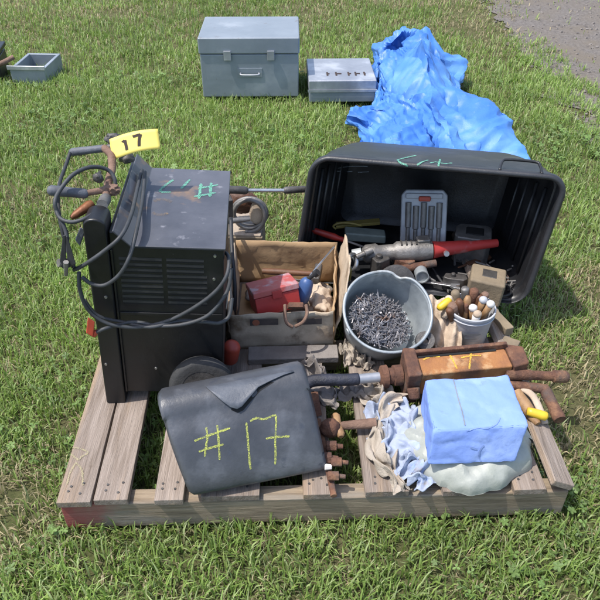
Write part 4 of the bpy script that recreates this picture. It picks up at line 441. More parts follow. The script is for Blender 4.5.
def upsample(P_,f):
    nv,nu=P_.shape[:2]; U=np.linspace(0,nu-1,nu*f); W=np.linspace(0,nv-1,nv*f); i=np.minimum(U.astype(int),nu-2); j=np.minimum(W.astype(int),nv-2); fu=(U-i)[None,:,None]; fv=(W-j)[:,None,None]
    q=lambda a,b: P_[a][:,b]
    return (q(j,i)*(1-fu)+q(j,i+1)*fu)*(1-fv)+(q(j+1,i)*(1-fu)+q(j+1,i+1)*fu)*fv
FOLD['tarpfine']=upsample(FOLD['tarp'],3)
FOLD['bundle']=FOLD['tarp'][8:56,4:44]
def cloth(key,fn):
    P_=FOLD[key]; nv,nu=P_.shape[:2]; mb=MB()
    lo=P_.reshape(-1,3).min(0); hi=P_.reshape(-1,3).max(0)
    vs=[V(fn(*[(2*(p[k]-lo[k])/(hi[k]-lo[k])-1) for k in (0,1)],(p[2]-lo[2])/(hi[2]-lo[2]))) for row in P_ for p in row]
    return mb.add(vs,[(j*nu+i,j*nu+i+1,(j+1)*nu+i+1,(j+1)*nu+i) for j in range(nv-1) for i in range(nu-1)])
def rag(key,c,rx,ry,h,rot,flip=1):
    a=R(rot); c=V(c)
    return cloth(key,lambda x,y,z:(c.x+math.cos(a)*x*rx*flip-math.sin(a)*y*ry,c.y+math.sin(a)*x*rx*flip+math.cos(a)*y*ry,c.z+z*h))

# ================================================================== SETTING
g=MB()
N=80
ext=400
def gpos(u,v):
    f=lambda t: (t-.5)*2*abs((t-.5)*2)**2*ext
    x,y=f(u),f(v)+3
    d=max(0,math.hypot(x,y-2)-30)
    return (x,y,-.004-.0*d)
g.grid(gpos,N,N)
# lawn soil material: green-brown mottling
m=bpy.data.materials.new('lawn_soil'); m.use_nodes=True; nt=m.node_tree; L=nt.links.new; b=nt.nodes['Principled BSDF']; b.inputs['Roughness'].default_value=.95; b.inputs['Specular IOR Level'].default_value=.1
tc=_n(nt,'ShaderNodeTexCoord'); n1=_n(nt,'ShaderNodeTexNoise',Scale=1.6,Detail=8.0,Roughness=.7); n2=_n(nt,'ShaderNodeTexNoise',Scale=75.0,Detail=7.0,Roughness=.75)
L(tc.outputs['Object'],n1.inputs['Vector']); L(tc.outputs['Object'],n2.inputs['Vector'])
r1=_n(nt,'ShaderNodeValToRGB'); e=r1.color_ramp.elements; e[0].position=.36; e[0].color=(.075,.105,.03,1); e[1].position=.72; e[1].color=(.15,.125,.075,1)
r2=_n(nt,'ShaderNodeValToRGB'); e=r2.color_ramp.elements; e[0].position=.35; e[0].color=(.035,.04,.018,1); e[1].position=.7; e[1].color=(.20,.18,.09,1)
L(n1.outputs['Fac'],r1.inputs['Fac']); L(n2.outputs['Fac'],r2.inputs['Fac'])
mx=_n(nt,'ShaderNodeMix',data_type='RGBA'); mx.inputs[0].default_value=.5; L(r1.outputs[0],mx.inputs[6]); L(r2.outputs[0],mx.inputs[7]); L(mx.outputs[2],b.inputs['Base Color'])
bp=_n(nt,'ShaderNodeBump',Strength=.7,Distance=.02); L(n2.outputs['Fac'],bp.inputs['Height']); L(bp.outputs[0],b.inputs['Normal'])
MT['soil']=m
tag(g.build('ground','soil'),'lawn earth showing between the grass',kind='structure')

# gravel drive on the right
gd=MB()
def gdrive(u,v):
    y=2.2+v*60
    edge=1.53+.18*fbm(0,y,3,1.1)+.10*fbm(1,y,3,4.2)+.07*fbm(2,y,3,14)
    return (edge+u*3.2,y,.002)
gd.grid(gdrive,6,1500)
MT['gravel']=M('grey_brown_gravel',(.21,.19,.175),(.11,.098,.088),45,.95,bump=.8,bscale=110,c3=(.165,.14,.11),s3=3,t3=.56,soft3=.15,spec=.15)
tag(gd.build('gravel_drive','gravel'),'grey brown gravel drive at the edge of the lawn',kind='structure')

# ---------------------------------------------------------------- grass (one mesh, one object per kind of cover)
nr=np.random.default_rng(5)
def vnoise(x,y,s,seed):
    r=np.random.default_rng(seed); T=r.random((64,64)); X=x*s+100; Y=y*s+100
    xi=np.floor(X).astype(int); yi=np.floor(Y).astype(int); fx=X-xi; fy=Y-yi; fx=fx*fx*(3-2*fx); fy=fy*fy*(3-2*fy)
    g=lambda a,b: T[a%64,b%64]
    return (g(xi,yi)*(1-fx)+g(xi+1,yi)*fx)*(1-fy)+(g(xi,yi+1)*(1-fx)+g(xi+1,yi+1)*fx)*fy
def fnoise(x,y,s,seed): return .55*vnoise(x,y,s,seed)+.3*vnoise(x,y,s*2.3,seed+1)+.15*vnoise(x,y,s*5.1,seed+2)

PO=V((-.567,.983,0)); PA=R(1.9); PW,PD=1.215,1.12
def pal(x,y):
    dx,dy=x-PO.x,y-PO.y; c,s=math.cos(PA),math.sin(PA); return dx*c+dy*s, -dx*s+dy*c
def dryness(x,y):
    d=fnoise(x,y,1.3,3)
    d=d+.17*np.clip((x-.45)/.7,0,1)*np.clip((y-.7)/.6,0,1)+.06*np.clip((x-.9)/.4,0,1)*np.clip((y-2.2)/.5,0,1) - .03
    d=d+.30*np.exp(-(((x+.80)/.11)**2+((y-1.08)/.13)**2))
    d=d+.10*np.exp(-(((x-1.05)/.3)**2+((y-1.9)/.6)**2)*.8)
    return d
def scatter(zones, clump):
    X=[];Y=[];S=[]
    for (x0,x1,y0,y1,d,sc_) in zones:
        n=int((x1-x0)*(y1-y0)*d/clump); cx=nr.uniform(x0,x1,n); cy=nr.uniform(y0,y1,n)
        k=nr.poisson(clump,n); ii=np.repeat(np.arange(n),k); sp=.016*sc_
        X.append(cx[ii]+nr.normal(0,sp,len(ii))); Y.append(cy[ii]+nr.normal(0,sp,len(ii))); S.append(np.full(len(ii),sc_))
    return np.concatenate(X),np.concatenate(Y),np.concatenate(S)
def blade_mesh(name,x,y,L_,w,lean,az,col,mat,mid=.55):
    n=len(x); dx,dy=np.cos(az),np.sin(az); px,py=-dy,dx
    h1=L_*mid*np.cos(lean*.6); o1=L_*mid*np.sin(lean*.6)
    h2=h1+L_*(1-mid)*np.cos(np.minimum(lean*1.7,2.0)); o2=o1+L_*(1-mid)*np.sin(np.minimum(lean*1.7,2.0))
    z0=np.full(n,-.004)
    P=np.empty((n,5,3),np.float32)
    P[:,0]=np.stack([x-px*w*.4,y-py*w*.4,z0],1); P[:,1]=np.stack([x+px*w*.4,y+py*w*.4,z0],1)
    mx_,my_=x+dx*o1,y+dy*o1
    P[:,2]=np.stack([mx_+px*w*.5,my_+py*w*.5,h1],1); P[:,3]=np.stack([mx_-px*w*.5,my_-py*w*.5,h1],1)
    P[:,4]=np.stack([x+dx*o2,y+dy*o2,h2],1)
    me=bpy.data.meshes.new(name); me.vertices.add(n*5); me.vertices.foreach_set('co',P.ravel())
    base=np.arange(n)[:,None]*5
    loops=np.concatenate([base+np.array([0,1,2,3]),base+np.array([3,2,4])],1).ravel()
    me.loops.add(n*7); me.loops.foreach_set('vertex_index',loops.astype(np.int32))
    me.polygons.add(n*2); ls=np.stack([np.arange(n)*7,np.arange(n)*7+4],1).ravel(); me.polygons.foreach_set('loop_start',ls.astype(np.int32))
    me.polygons.foreach_set('loop_total',np.tile(np.array([4,3],np.int32),n))
    me.update(); me.validate()
    at=me.color_attributes.new('tint','FLOAT_COLOR','POINT'); c4=np.ones((n,5,4),np.float32); c4[:,:,:3]=col[:,None,:]; at.data.foreach_set('color',c4.ravel())
    me.materials.append(mat); o=bpy.data.objects.new(name,me); COL.objects.link(o); return o
def leafmat(name,rough,tr):
    m=bpy.data.materials.new(name); m.use_nodes=True; nt=m.node_tree; L=nt.links.new; b=nt.nodes['Principled BSDF']; b.inputs['Roughness'].default_value=rough; b.inputs['Specular IOR Level'].default_value=.35
    a=_n(nt,'ShaderNodeAttribute',attribute_name='tint'); L(a.outputs['Color'],b.inputs['Base Color'])
    t=_n(nt,'ShaderNodeBsdfTranslucent'); hs=_n(nt,'ShaderNodeHueSaturation',Value=1.5,Saturation=1.1); L(a.outputs['Color'],hs.inputs['Color']); L(hs.outputs[0],t.inputs['Color'])
    ms=_n(nt,'ShaderNodeMixShader'); ms.inputs[0].default_value=tr; L(b.outputs[0],ms.inputs[1]); L(t.outputs[0],ms.inputs[2]); L(ms.outputs[0],nt.nodes['Material Output'].inputs['Surface']); return m
MT['blade']=leafmat('grass_blade',.5,.32); MT['leaf']=leafmat('clover_leaf',.5,.25)

zones=[(-1.7,1.9,.45,2.3,19000,1.0),(-2.6,2.9,2.3,4.2,10500,1.15),(-4.0,4.2,4.2,7.6,3600,1.5),(-7,7,7.6,16,420,2.6),(-4.5,-1.7,-1,4.2,1300,1.6),(1.9,4.5,-1,4.2,1300,1.6),(-1.7,1.9,-1,.45,1600,1.5)]
def in_drive(x,y): return x>1.66+.25*(vnoise(x,y,1.5,40)-.5)+.30*(vnoise(x,y,6,41)-.5)+.34*(vnoise(x,y,31,43)-.5)
def in_pallet(x,y,mg=0.0):
    u,v=pal(x,y); return (u>-mg)&(u<PW+mg)&(v>-mg)&(v<PD+mg)
x,y,s=scatter(zones,7)
dry=dryness(x,y); keep=(nr.random(len(x))>np.clip((dry-.60)*3.2,0,.75))&((~in_drive(x,y))|(nr.random(len(x))<.03)|(y<2.2))
inp=in_pallet(x,y,.0); keep&=~(inp&(nr.random(len(x))<.35))
x,y,s,dry,inp=[q[keep] for q in (x,y,s,dry,inp)]
n=len(x); ln=nr.gamma(6,.0066,n)*(.8+.4*fnoise(x,y,3,9))*np.sqrt(s); ln=np.clip(ln,.014,.066)
ln=np.where(inp,np.minimum(ln,.075),ln)
ut=(y>2.35)&(y<4.45)&(np.abs(x-np.interp(y,[2.4,2.9,3.4,4.45],[.60,.64,.635,.62]))<np.interp(y,[2.4,2.9,3.4,3.9,4.45],[.50,.50,.40,.38,.36])*.97); ln=np.where(ut,np.minimum(ln,.012),ln)
w=nr.uniform(.0022,.0046,n)*s
lean=np.clip(nr.normal(.55,.3,n),.05,1.3); az=nr.uniform(0,2*np.pi,n)
pal4=np.array([[.195,.285,.066],[.25,.33,.10],[.16,.245,.058],[.30,.36,.16],[.22,.305,.08]])
col=pal4[nr.integers(0,5,n)]*(.8+.45*nr.random((n,1)))*(.68+.62*fnoise(x,y,1.7,21))[:,None]
straw=np.array([.38,.32,.19]); sp=np.clip((dry-.50)*2.2,0.02,.62)
isd=nr.random(n)<sp; col[isd]=straw*(.55+.65*nr.random((isd.sum(),1)))
ln[isd]*=.85; lean[isd]=np.clip(lean[isd]+.35,.1,1.45)
o=blade_mesh('grass',x,y,ln,w,lean,az,col,MT['blade']); tag(o,'mown lawn grass with dry straw patches','grass',kind='stuff')

# dead thatch lying flat between the blades
x,y,s=scatter([(-1.7,1.9,.45,2.3,1900,1.0),(-2.6,2.9,2.3,4.2,1000,1.15),(-4,4.2,4.2,7.6,350,1.5)],4)
k=~in_drive(x,y)|(y<2.2); x,y,s=x[k],y[k],s[k]; n=len(x)
o=blade_mesh('thatch',x,y,nr.uniform(.02,.05,n)*s,nr.uniform(.0016,.0034,n)*s,nr.uniform(1.15,1.5,n),nr.uniform(0,2*np.pi,n),np.array([.34,.29,.17])*(.45+.75*nr.random((n,1))),MT['blade']); tag(o,'dead straw thatch lying flat between the grass blades','thatch',kind='stuff')
# clover and broad-leaved weeds: short stems carrying three round leaflets
def weeds(name,dens,zones,seed,label):
    r=np.random.default_rng(seed); vs=[];fs=[];cs=[]
    for (x0,x1,y0,y1,sc_) in zones:
        k=int((x1-x0)*(y1-y0)*dens)
        X=r.uniform(x0,x1,k); Y=r.uniform(y0,y1,k); pr_=fnoise(X,Y,1.9,seed+30)+.22*np.exp(-(((X+.72)/.2)**2+((Y-1.2)/.35)**2))+.1*np.exp(-(((X-.75)/.2)**2+((Y-1.3)/.4)**2))
        ok=(pr_+.16*r.random(k)>.63)&~in_drive(X,Y)&(dryness(X,Y)<.66)&~((Y>2.35)&(Y<4.5)&(np.abs(X-.63)<.52))
        for xx,yy in zip(X[ok],Y[ok]):
            ip=bool(in_pallet(xx,yy,.0)); h=r.uniform(.018,.042)*sc_; h=min(h,.06) if ip else h
            a0=r.uniform(0,6.28); q=r.uniform(.0045,.0085)*sc_; c=np.array([.115,.185,.05])*(.7+.75*r.random())+np.array([.02,.02,.012])*r.random()
            nl=3 if r.random()<.75 else 5
            ctr=np.array([xx,yy,h]); tl=r.uniform(-.45,.45,2)
            for l in range(nl):
                a=a0+l*2*math.pi/nl; d=np.array([math.cos(a),math.sin(a),0]); p=np.array([-d[1],d[0],0]); drop=r.uniform(-.25,.35)
                pts=[ctr, ctr+d*q*.7+p*q*.55, ctr+d*q*1.5+p*q*.5, ctr+d*q*1.7, ctr+d*q*1.5-p*q*.5, ctr+d*q*.7-p*q*.55]
                k0=len(vs)
                for ip_,pt in enumerate(pts):
                    rel=pt-ctr; z=ctr[2]+rel[0]*tl[0]+rel[1]*tl[1]-drop*np.hypot(rel[0],rel[1])-(.12*q if ip_ in (0,3) else 0)
                    vs.append((pt[0],pt[1],z)); cs.append(c*(.9+.2*r.random()))
                fs+= [(k0,k0+1,k0+2,k0+3),(k0,k0+3,k0+4,k0+5)]
            k0=len(vs); t=.0007*sc_
            vs+= [(xx-t,yy,-.004),(xx+t,yy,-.004),(ctr[0]+t,ctr[1],ctr[2]),(ctr[0]-t,ctr[1],ctr[2])]; cs+=[c]*4; fs.append((k0,k0+1,k0+2,k0+3))
    me=bpy.data.meshes.new(name); me.from_pydata(vs,[],fs); me.update()
    at=me.color_attributes.new('tint','FLOAT_COLOR','POINT'); c4=np.ones((len(vs),4),np.float32); c4[:,:3]=np.array(cs); at.data.foreach_set('color',c4.ravel())
    me.materials.append(MT['leaf']); o=bpy.data.objects.new(name,me); COL.objects.link(o); tag(o,label,'clover',kind='stuff')
weeds('clover',520,[(-1.5,1.7,.5,2.4,1.0),(-2.4,1.6,2.4,4.2,1.25)],11,'clover and broad leaved weeds growing through the lawn')
# loose stones on the drive
st=MB(); r_=random.Random(4)
for i in range(2600):
    yy=2.4+r_.random()**1.3*6; xx=1.5+r_.random()**1.2*2.2; q=r_.uniform(.003,.012)
    st.obox((xx,yy,q*.3),(q*2,q*1.5,q),(r_.uniform(0,40),r_.uniform(0,40),r_.uniform(0,180)))
tag(st.build('gravel_stones','concrete'),'loose gravel stones scattered over the drive','gravel',kind='stuff')

# ================================================================== PALLET
pm=Matrix.Translation(PO)@Matrix.Rotation(PA,4,'Z')
pt=thing('pallet','weathered grey wooden pallet with red painted front corner carrying the whole pile','pallet',PO)
ZD=.122
boards=[(0,.079),(.085,.165),(.226,.294),(.335,.472),(.575,.645),(.722,.826),(.905,.992),(1.075,1.152)]
rb=random.Random(3)
for i,(u0,u1) in enumerate(boards):
    mb=MB(pm); n=14; y0=-.006+rb.uniform(-.004,.004); y1=PD+rb.uniform(-.01,.01)
    bow=rb.uniform(-.002,.002)
    vs=[];fs=[]
    for k in range(n+1):
        t=k/n; yy=y0+(y1-y0)*t; e0=u0+.0014*fbm(t*7,i,1)+bow*math.sin(3.1*t); e1=u1+.0014*fbm(t*7,i,5)+bow*math.sin(3.1*t); dz=.0012*fbm(t*3,i,9)
        vs+=[(e0,yy,.1025+dz),(e1,yy,.1025+dz),(e1,yy,ZD+dz),(e0,yy,ZD+dz)]
    for k in range(n):
        a=k*4; c=a+4
        for q in range(4): fs.append((a+q,a+(q+1)%4,c+(q+1)%4,c+q))
    fs+=[(0,1,2,3),(n*4+3,n*4+2,n*4+1,n*4)]
    mb.add(vs,fs); bd=mb.build('deck_board','wood',pt,bevel=.0018)
    if i==0: bd0=bd
    for yy in (.022,.04,.555,1.085):
        for q in (.25,.72):
            uu=u0+(u1-u0)*(q+rb.uniform(-.1,.1)); y_=yy+rb.uniform(-.006,.006); nl=MB(pm); nl.cyl((uu,y_,ZD-.002),(uu,y_,ZD+.0018),.0032,.0030,8); nl.build('nail_head','darkmetal',bd)
# loose right hand rail board, lifted and turned on edge a little
mb=MB(pm@Matrix.Translation((1.190,0,.128))@Matrix.Rotation(R(24),4,'Y')); mb.box(-.029,.029,-.004,PD,-.010,.010); tag(mb.build('edge_board','wood',pt,bevel=.003),'loose board tilted along the right edge')
for i,v in enumerate((0,.535,1.065)):
    mb=MB(pm); mb.box(.002,PW-.002,v,v+.042,.012,.1005); mb.build('stringer','woodred' if i==0 else 'woodx',pt,bevel=.003)
paint('crayon_mark',[[(70,448),(80,449),(88,453),(82,457),(78,460),(70,453),(69,449)],[(76,463),(70,474),(67,485)],[(76,463),(82,471),(83,486)]],bd0,.0022,'chalk',pt,.002)

# ================================================================== WELDER
wm=Matrix.Translation((-.522,1.305,ZD))@Matrix.Rotation(R(3),4,'Z')@Matrix.Rotation(R(4.2),4,'Y')
wt=thing('welding_machine','big black welding machine with louvred side and green upside down #17 on its top','welding machine',(-.522,1.305,ZD))
WD=.39
to_xz=Matrix(((1,0,0,0),(0,0,1,0),(0,1,0,0),(0,0,0,1)))   # outline (x,z) extruded along y
mb=MB(wm); mb.prism([(.052,.035),(.312,.035),(.312,.497),(.10,.497),(.064,.535),(.052,.535)],WD,to_xz); case=mb.build('case','black',wt,bevel=.004)
mb=MB(wm)
def sheet(x,y,z): return (x,y,z)
mb.prism([(.315,.497),(.315,.502),(.101,.502),(.064,.541),(.0605,.538),(.099,.4985)],WD+.004,to_xz,-.004); top=mb.build('top_cover','welder_top',wt,bevel=.0015)
# corner post at the left front
mb=MB(wm); o=[]
for k in range(11):
    a=math.pi*k/10; o.append((.0255-.0255*math.cos(a),.555+.018*math.sin(a)))
mb.prism([(.0,.0)]+o+[(.051,.0)],.055,to_xz,-.012); fpan=mb.build('front_panel','black',wt,bevel=.005)
mb=MB(wm); mb.box(.06,.309,-.0035,-.001,.30,.308); mb.build('seam_strip','black',wt,bevel=.001)
mb=MB(wm); mb.box(.053,.058,-.006,-.0005,.04,.49); mb.build('corner_strip','black',wt,bevel=.001)
# louvres: pressed ribs with dark slots below
for row in range(9):
    z=.468-row*.0155
    for (x0,x1) in ((.07,.168),(.178,.272)):
        if row<3 and x0>.1: x1=.265
        mb=MB(wm); mb.hexa([(x0,-.0005,z),(x1,-.0005,z),(x1,.002,z),(x0,.002,z)],[(x0,-.0022,z-.0062),(x1,-.0022,z-.0062),(x1,.002,z-.0065),(x0,.002,z-.0065)])
        lv=mb.build('louvre','black',case)
        mb=MB(wm); mb.box(x0+.001,x1-.001,-.0008,.001,z-.0115,z-.0068); mb.build('vent_slot','dark',case)
for (px,py) in ((215,256),(214,279),(106,297),(106,364),(156,368)):
    d_=ray(px,py).normalized(); tgt=[o_ for o_ in (case,fpan)]; hs_=[]
    for o_ in tgt:
        l_=wloc(o_); h_=BVHTree.FromPolygons([v.co+l_ for v in o_.data.vertices],[tuple(q.vertices) for q in o_.data.polygons]).ray_cast(ORG,d_)
        if h_[0] is not None: hs_.append(h_)
    h_=min(hs_,key=lambda q:q[3]); p=h_[0]; n_=h_[1] if h_[1].dot(d_)<0 else -h_[1]; mb=MB(); mb.cyl(p-n_*.002,p+n_*.0025,.0042,.0034,10); mb.build('screw','screw',wt,smooth=True)
tpN=(wm.to_3x3()@V((0,0,1))); tpP=wm@V((.2,.2,.502))
paint('green_number',[[(173,180),(160,191),(171,192.4)],[(190,180),(181,189)],[(201,184),(199,199)],[(211,183),(210,197)],[(194,197),(216,193)],[(198,189),(218,185)]],top,.0038,'green_paint',wt,.0012)
paint('rust_streak',[[(153,201),(163,199.5),(172,202)],[(152,213),(160,215),(168,213)]],top,.0055,M('ochre_rust',(.27,.19,.11),(.17,.14,.12),120,.8,worn=.15),wt,.0008,1.2)
# wheel behind, lower right, and foot
def wheel(c,axis,r,wid,parent):
    fm=frame(c,V(axis).orthogonal(),axis)
    mb=MB(); pr=[]
    for k in range(13):
        a=-math.pi*.5+math.pi*k/12; pr.append((r-wid*.42+wid*.42*math.cos(a),wid*.5*math.sin(a)))
    pr=[(r*.6,-wid*.5)]+pr+[(r*.6,wid*.5)]
    mb.lathe(pr,fm,36); t=mb.build('tyre','tyre',parent,smooth=True)
    mb=MB(); mb.lathe([(.006,-wid*.55),(.02,-wid*.5),(.024,-wid*.3),(r*.6,-wid*.32),(r*.61,-wid*.48),(r*.61,wid*.48),(.02,wid*.45),(.006,wid*.5)],fm,28); mb.build('rim','darkmetal',t,smooth=True)
wheel((-.255,1.272,.208),(.10,-.93,.30),.084,.042,wt)
mb=MB(wm); mb.box(.20,.29,.03,.33,.0,.036); mb.build('skid_foot','black',wt,bevel=.003)
mb=MB(); mb.rod((-.200,1.43,.155),(-.186,1.425,.222),[(0,.020),(.1,.024),(.8,.024),(.93,.020),(1,.010)],18); mb.build('filler_cap','redorange',wt,smooth=True)

# cables of the welder
def cable(parent,pts,r=.0047,mat='cable',seg=9,name='cable'):
    mb=MB(); mb.tube(smooth_path(pts,7),r,seg); return mb.build(name,mat,parent,smooth='full')
Yf=1.262
A=lambda px,py,y=Yf: atY(px,py,y)
cable(wt,[A(142,170,1.62),A(137,190,1.52),A(131,215,1.36),A(121,236,1.275),A(103,252,1.255),A(84,265,1.25),A(74,270,1.26)])
cable(wt,[A(145,172,1.6),A(143,195,1.50),A(137,228,1.33),A(129,258,1.265),A(119,275,1.255),A(105,285,1.25),A(92,284,1.25),A(82,277,1.25)])
cable(wt,[A(79,272,1.26),A(80,290,1.25),A(87,308,1.25),A(100,320,1.25),A(118,326,1.252),A(142,327,1.265),A(170,320,1.275),A(195,307,1.275),A(215,292,1.28),A(226,277,1.29),A(229,262,1.32),A(227,254,1.36),A(222,252,1.40)])
cable(wt,[A(93,334,1.24),A(104,329,1.24),A(118,325,1.262),A(135,322,1.278),A(160,326,1.268),A(185,324,1.265),A(207,316,1.27),A(222,300,1.285),A(229,286,1.305),A(231,268,1.33)])
cable(wt,[A(84,300,1.27),A(98,316,1.268),A(122,322,1.28),A(150,327,1.262),A(178,321,1.28),A(205,322,1.275),A(219,323,1.282),A(229,316,1.30),A(232,298,1.33)],.0048)
# loops hanging at the left
cable(wt,[A(74,268,1.26),A(68,250,1.28),A(66,232,1.30),A(58,214,1.32),A(55,202,1.33),A(60,190,1.36),A(74,174,1.40),A(92,167,1.44),A(108,170,1.46),A(115,180,1.45),A(114,190,1.44)],.0048)
cable(wt,[A(55,206,1.33),A(60,218,1.31),A(72,222,1.30),A(86,218,1.31),A(95,212,1.34)],.0045)
cable(wt,[A(70,153,1.58),A(66,165,1.54),A(60,182,1.46),A(58,200,1.38),A(60,220,1.32),A(64,238,1.30)],.0045,'cable2')
# crocodile clamp hanging and the dark lug next to it
ck=thing('electrode_clamp','black spring clamp hanging from the cable left of the welding machine','clamp',A(66,262,1.25))
mb=MB(); mb.hexa([A(59,266,1.24),A(66,270,1.24),A(66,270,1.27),A(59,266,1.27)],[A(63,235,1.25),A(66,235,1.25),A(66,235,1.265),A(63,235,1.265)]); mb.build('jaw','cable2',ck,bevel=.002)
mb=MB(); mb.hexa([A(68,268,1.24),A(76,264,1.24),A(76,264,1.27),A(68,268,1.27)],[A(65.5,236,1.25),A(67.5,236,1.25),A(67.5,236,1.265),A(65.5,236,1.265)]); mb.build('jaw','cable2',ck,bevel=.002)
mb=MB(); mb.cyl(A(58,263,1.245),A(73,262,1.265),.009,.009,12); mb.cyl(A(66,262,1.235),A(66,275,1.245),.006,.004,10); mb.build('spring','greymetal',ck,smooth=True)
mb=MB(); mb.hexa([A(75,240,1.33),A(80,246,1.33),A(80,246,1.35),A(75,240,1.35)],[A(80,227,1.33),A(86,230,1.33),A(86,230,1.35),A(80,227,1.35)])
lg=mb.build('cable_lug','grip',None,bevel=.003,origin=A(80,236,1.34)); tag(lg,'small blue grey clip dangling beside the left side of the welding machine','clip')
# red earth clip at the cable end lower left
rc=MB(); rc.hexa([A(86,333,1.23),A(93,337,1.23),A(93,337,1.25),A(86,333,1.25)],[A(88,317,1.235),A(95,322,1.235),A(95,322,1.25),A(88,317,1.25)]); rc.cyl(A(93,335,1.24),A(97,331,1.24),.008,.006,10)
tag(rc.build('cable_plug','redorange',None,bevel=.003,origin=A(90,328,1.24)),'faded red plug on a cable end beside the left edge of the pallet','plug')

# ================================================================== LONG TOOL WITH GRIPS on the welder
ht=thing('grip_handled_tool','rusty iron tool with two grey grips at the upper left of the welding machine','hand tool',A(106,180,1.42))
def grip(a,b,r,name='grip',parent=ht,mat='grip'):
    mb=MB(); mb.rod(a,b,[(0,r*.3),(.03,r*.75),(.09,r),(.3,r*1.04),(.6,r*.95),(.9,r*1.0),(.96,r*.86),(1,r*.6)],14); return mb.build(name,mat,parent,smooth='full')
grip(A(69,152.5,1.60),A(107,148,1.60),.0100)
grip(A(47,190,1.37),A(88,194,1.40),.0120)
mb=MB(); mb.rod(A(84,193.5,1.395),A(116,188,1.44),[(0,.007),(.5,.0075),(.7,.010),(1,.009)],12); mb.tube(smooth_path([A(104,148,1.60),A(111,155,1.57),A(112,168,1.52),A(109,180,1.46),A(106,196,1.41)],5),.0098,10); mb.lump(A(112,190,1.43),(.018,.016,.014),3,.35,2.5,3); mb.build('iron_shaft','rustpale',ht,smooth=True)
mb=MB(); mb.rod(A(71,218,1.34),A(93,203,1.38),[(0,.005),(.2,.009),(.85,.012),(1,.008)],12); mb.build('brass_rod',M('copper_brown',(.27,.105,.035),(.16,.06,.025),20,.55,.3,bump=.2),ht,smooth=True)
mb=MB(); mb.rod(A(107,150,1.61),A(116,146,1.61),[(0,.012),(.6,.014),(1,.009)],10); mb.lump(A(113,139,1.62),(.020,.016,.016),5,.25,2,3); mb.build('jaw','darkmetal',ht,smooth=True)
mb=MB(); mb.lump(A(127,158,1.62),(.020,.017,.015),6,.25,2,3); mb.build('jaw','darkmetal',ht,smooth=True)
mb=MB(); mb.lump(A(98,178,1.42),(.0125,.010,.012),7,.2,2,3); mb.cyl(A(98,178,1.41),A(100,172,1.44),.004,.004,8); mb.build('pivot_knob','darkmetal',ht,smooth=True)
mb=MB(); mb.rod(A(102,205,1.36),A(107,196,1.42),[(0,.013),(.6,.014),(1,.010)],12); mb.build('bracket','greymetal',ht,smooth=True)
# yellow tag
tg=thing('lot_tag','curled yellow paper tag reading 17 hung on the rusty tool','tag',A(135,145,1.60))
ux=(A(158,138,1.60)-A(113,146,1.60)); uz=V((0,.45,.89)); 
TL,TR,BL=A(111,140,1.60),A(158,130,1.60),A(114,161,1.57)
def tagpt(u,v,off=0):
    e1=TR-TL; e2=BL-TL; nn=e1.cross(e2).normalized(); nn = -nn if nn.y>0 else nn
    bend=.012*math.sin(u*math.pi)*(1) + .010*(1-u)**3
    return TL+e1*u+e2*v*(1-.06*u)+nn*(bend+off)+V((0,0,.006*math.sin(u*2.6)))
mb=MB(); mb.grid(lambda u,v: tagpt(u,v),16,6); sheet_=mb.build('card','tag',tg,smooth='full',solid=.0008)
def tagstroke(pts,w):
    mb=MB(); pts=smooth_path([V((a,b,0)) for a,b in pts],6); vs=[];fs=[]
    for i,p in enumerate(pts):
        t=(pts[min(i+1,len(pts)-1)]-pts[max(i-1,0)]).normalized(); sx,sy=-t.y,t.x
        vs+=[tagpt(p.x+sx*w*.5,p.y+sy*w,.0014),tagpt(p.x-sx*w*.5,p.y-sy*w,.0014)]
    for i in range(len(pts)-1): fs.append((2*i,2*i+1,2*i+3,2*i+2))
    mb.add(vs,fs); return mb
mk=MB()
for st_ in ([(.33,.30),(.345,.78)],[(.27,.36),(.33,.30)],[(.50,.24),(.66,.20)],[(.66,.20),(.62,.45),(.60,.75)]):
    q=tagstroke(st_,.062); mk.add(q.v,q.f)
mk.build('tag_number','ink',tg)

# ================================================================== THINGS BEHIND THE WELDER
# handled bar lying between the welder and the tote
hb=thing('handled_bar','steel bar with dark rubber grips spanning from the black welding machine to the tote','bar',A(262,190,1.98))
grip(A(214,189,1.93),A(248,190.5,1.95),.0135,parent=hb,mat='darkmetal'); grip(A(283,190.5,1.97),A(306,189,1.99),.0115,parent=hb,mat='darkmetal')
mb=MB(); mb.rod(A(244,190.4,1.95),A(286,190.5,1.97),[(0,.0062),(1,.0062)],12); mb.build('rod','steel',hb,smooth=True)
# old wooden crate behind
cr=thing('wooden_crate','pale open wooden crate wedged behind the black welding machine','crate',(-.2,2.02,ZD))
mb=MB(); mb.box(-.285,-.125,1.93,1.942,ZD,.25); mb.build('front_board','tanblock',cr,bevel=.002)
mb=MB(); mb.obox((-.205,2.02,.252),(.16,.165,.010),(0,0,-4)); mb.build('lid_board',M('pale_plywood',(.40,.335,.27),(.30,.24,.185),9,.85,bump=.3,stretch=(8,1,1)),cr,bevel=.002)
for x_ in (-.137,-.285):
    mb=MB(); mb.box(x_,x_+.012,1.945,2.10,ZD,.246); mb.build('side_board','tanblock',cr,bevel=.002)
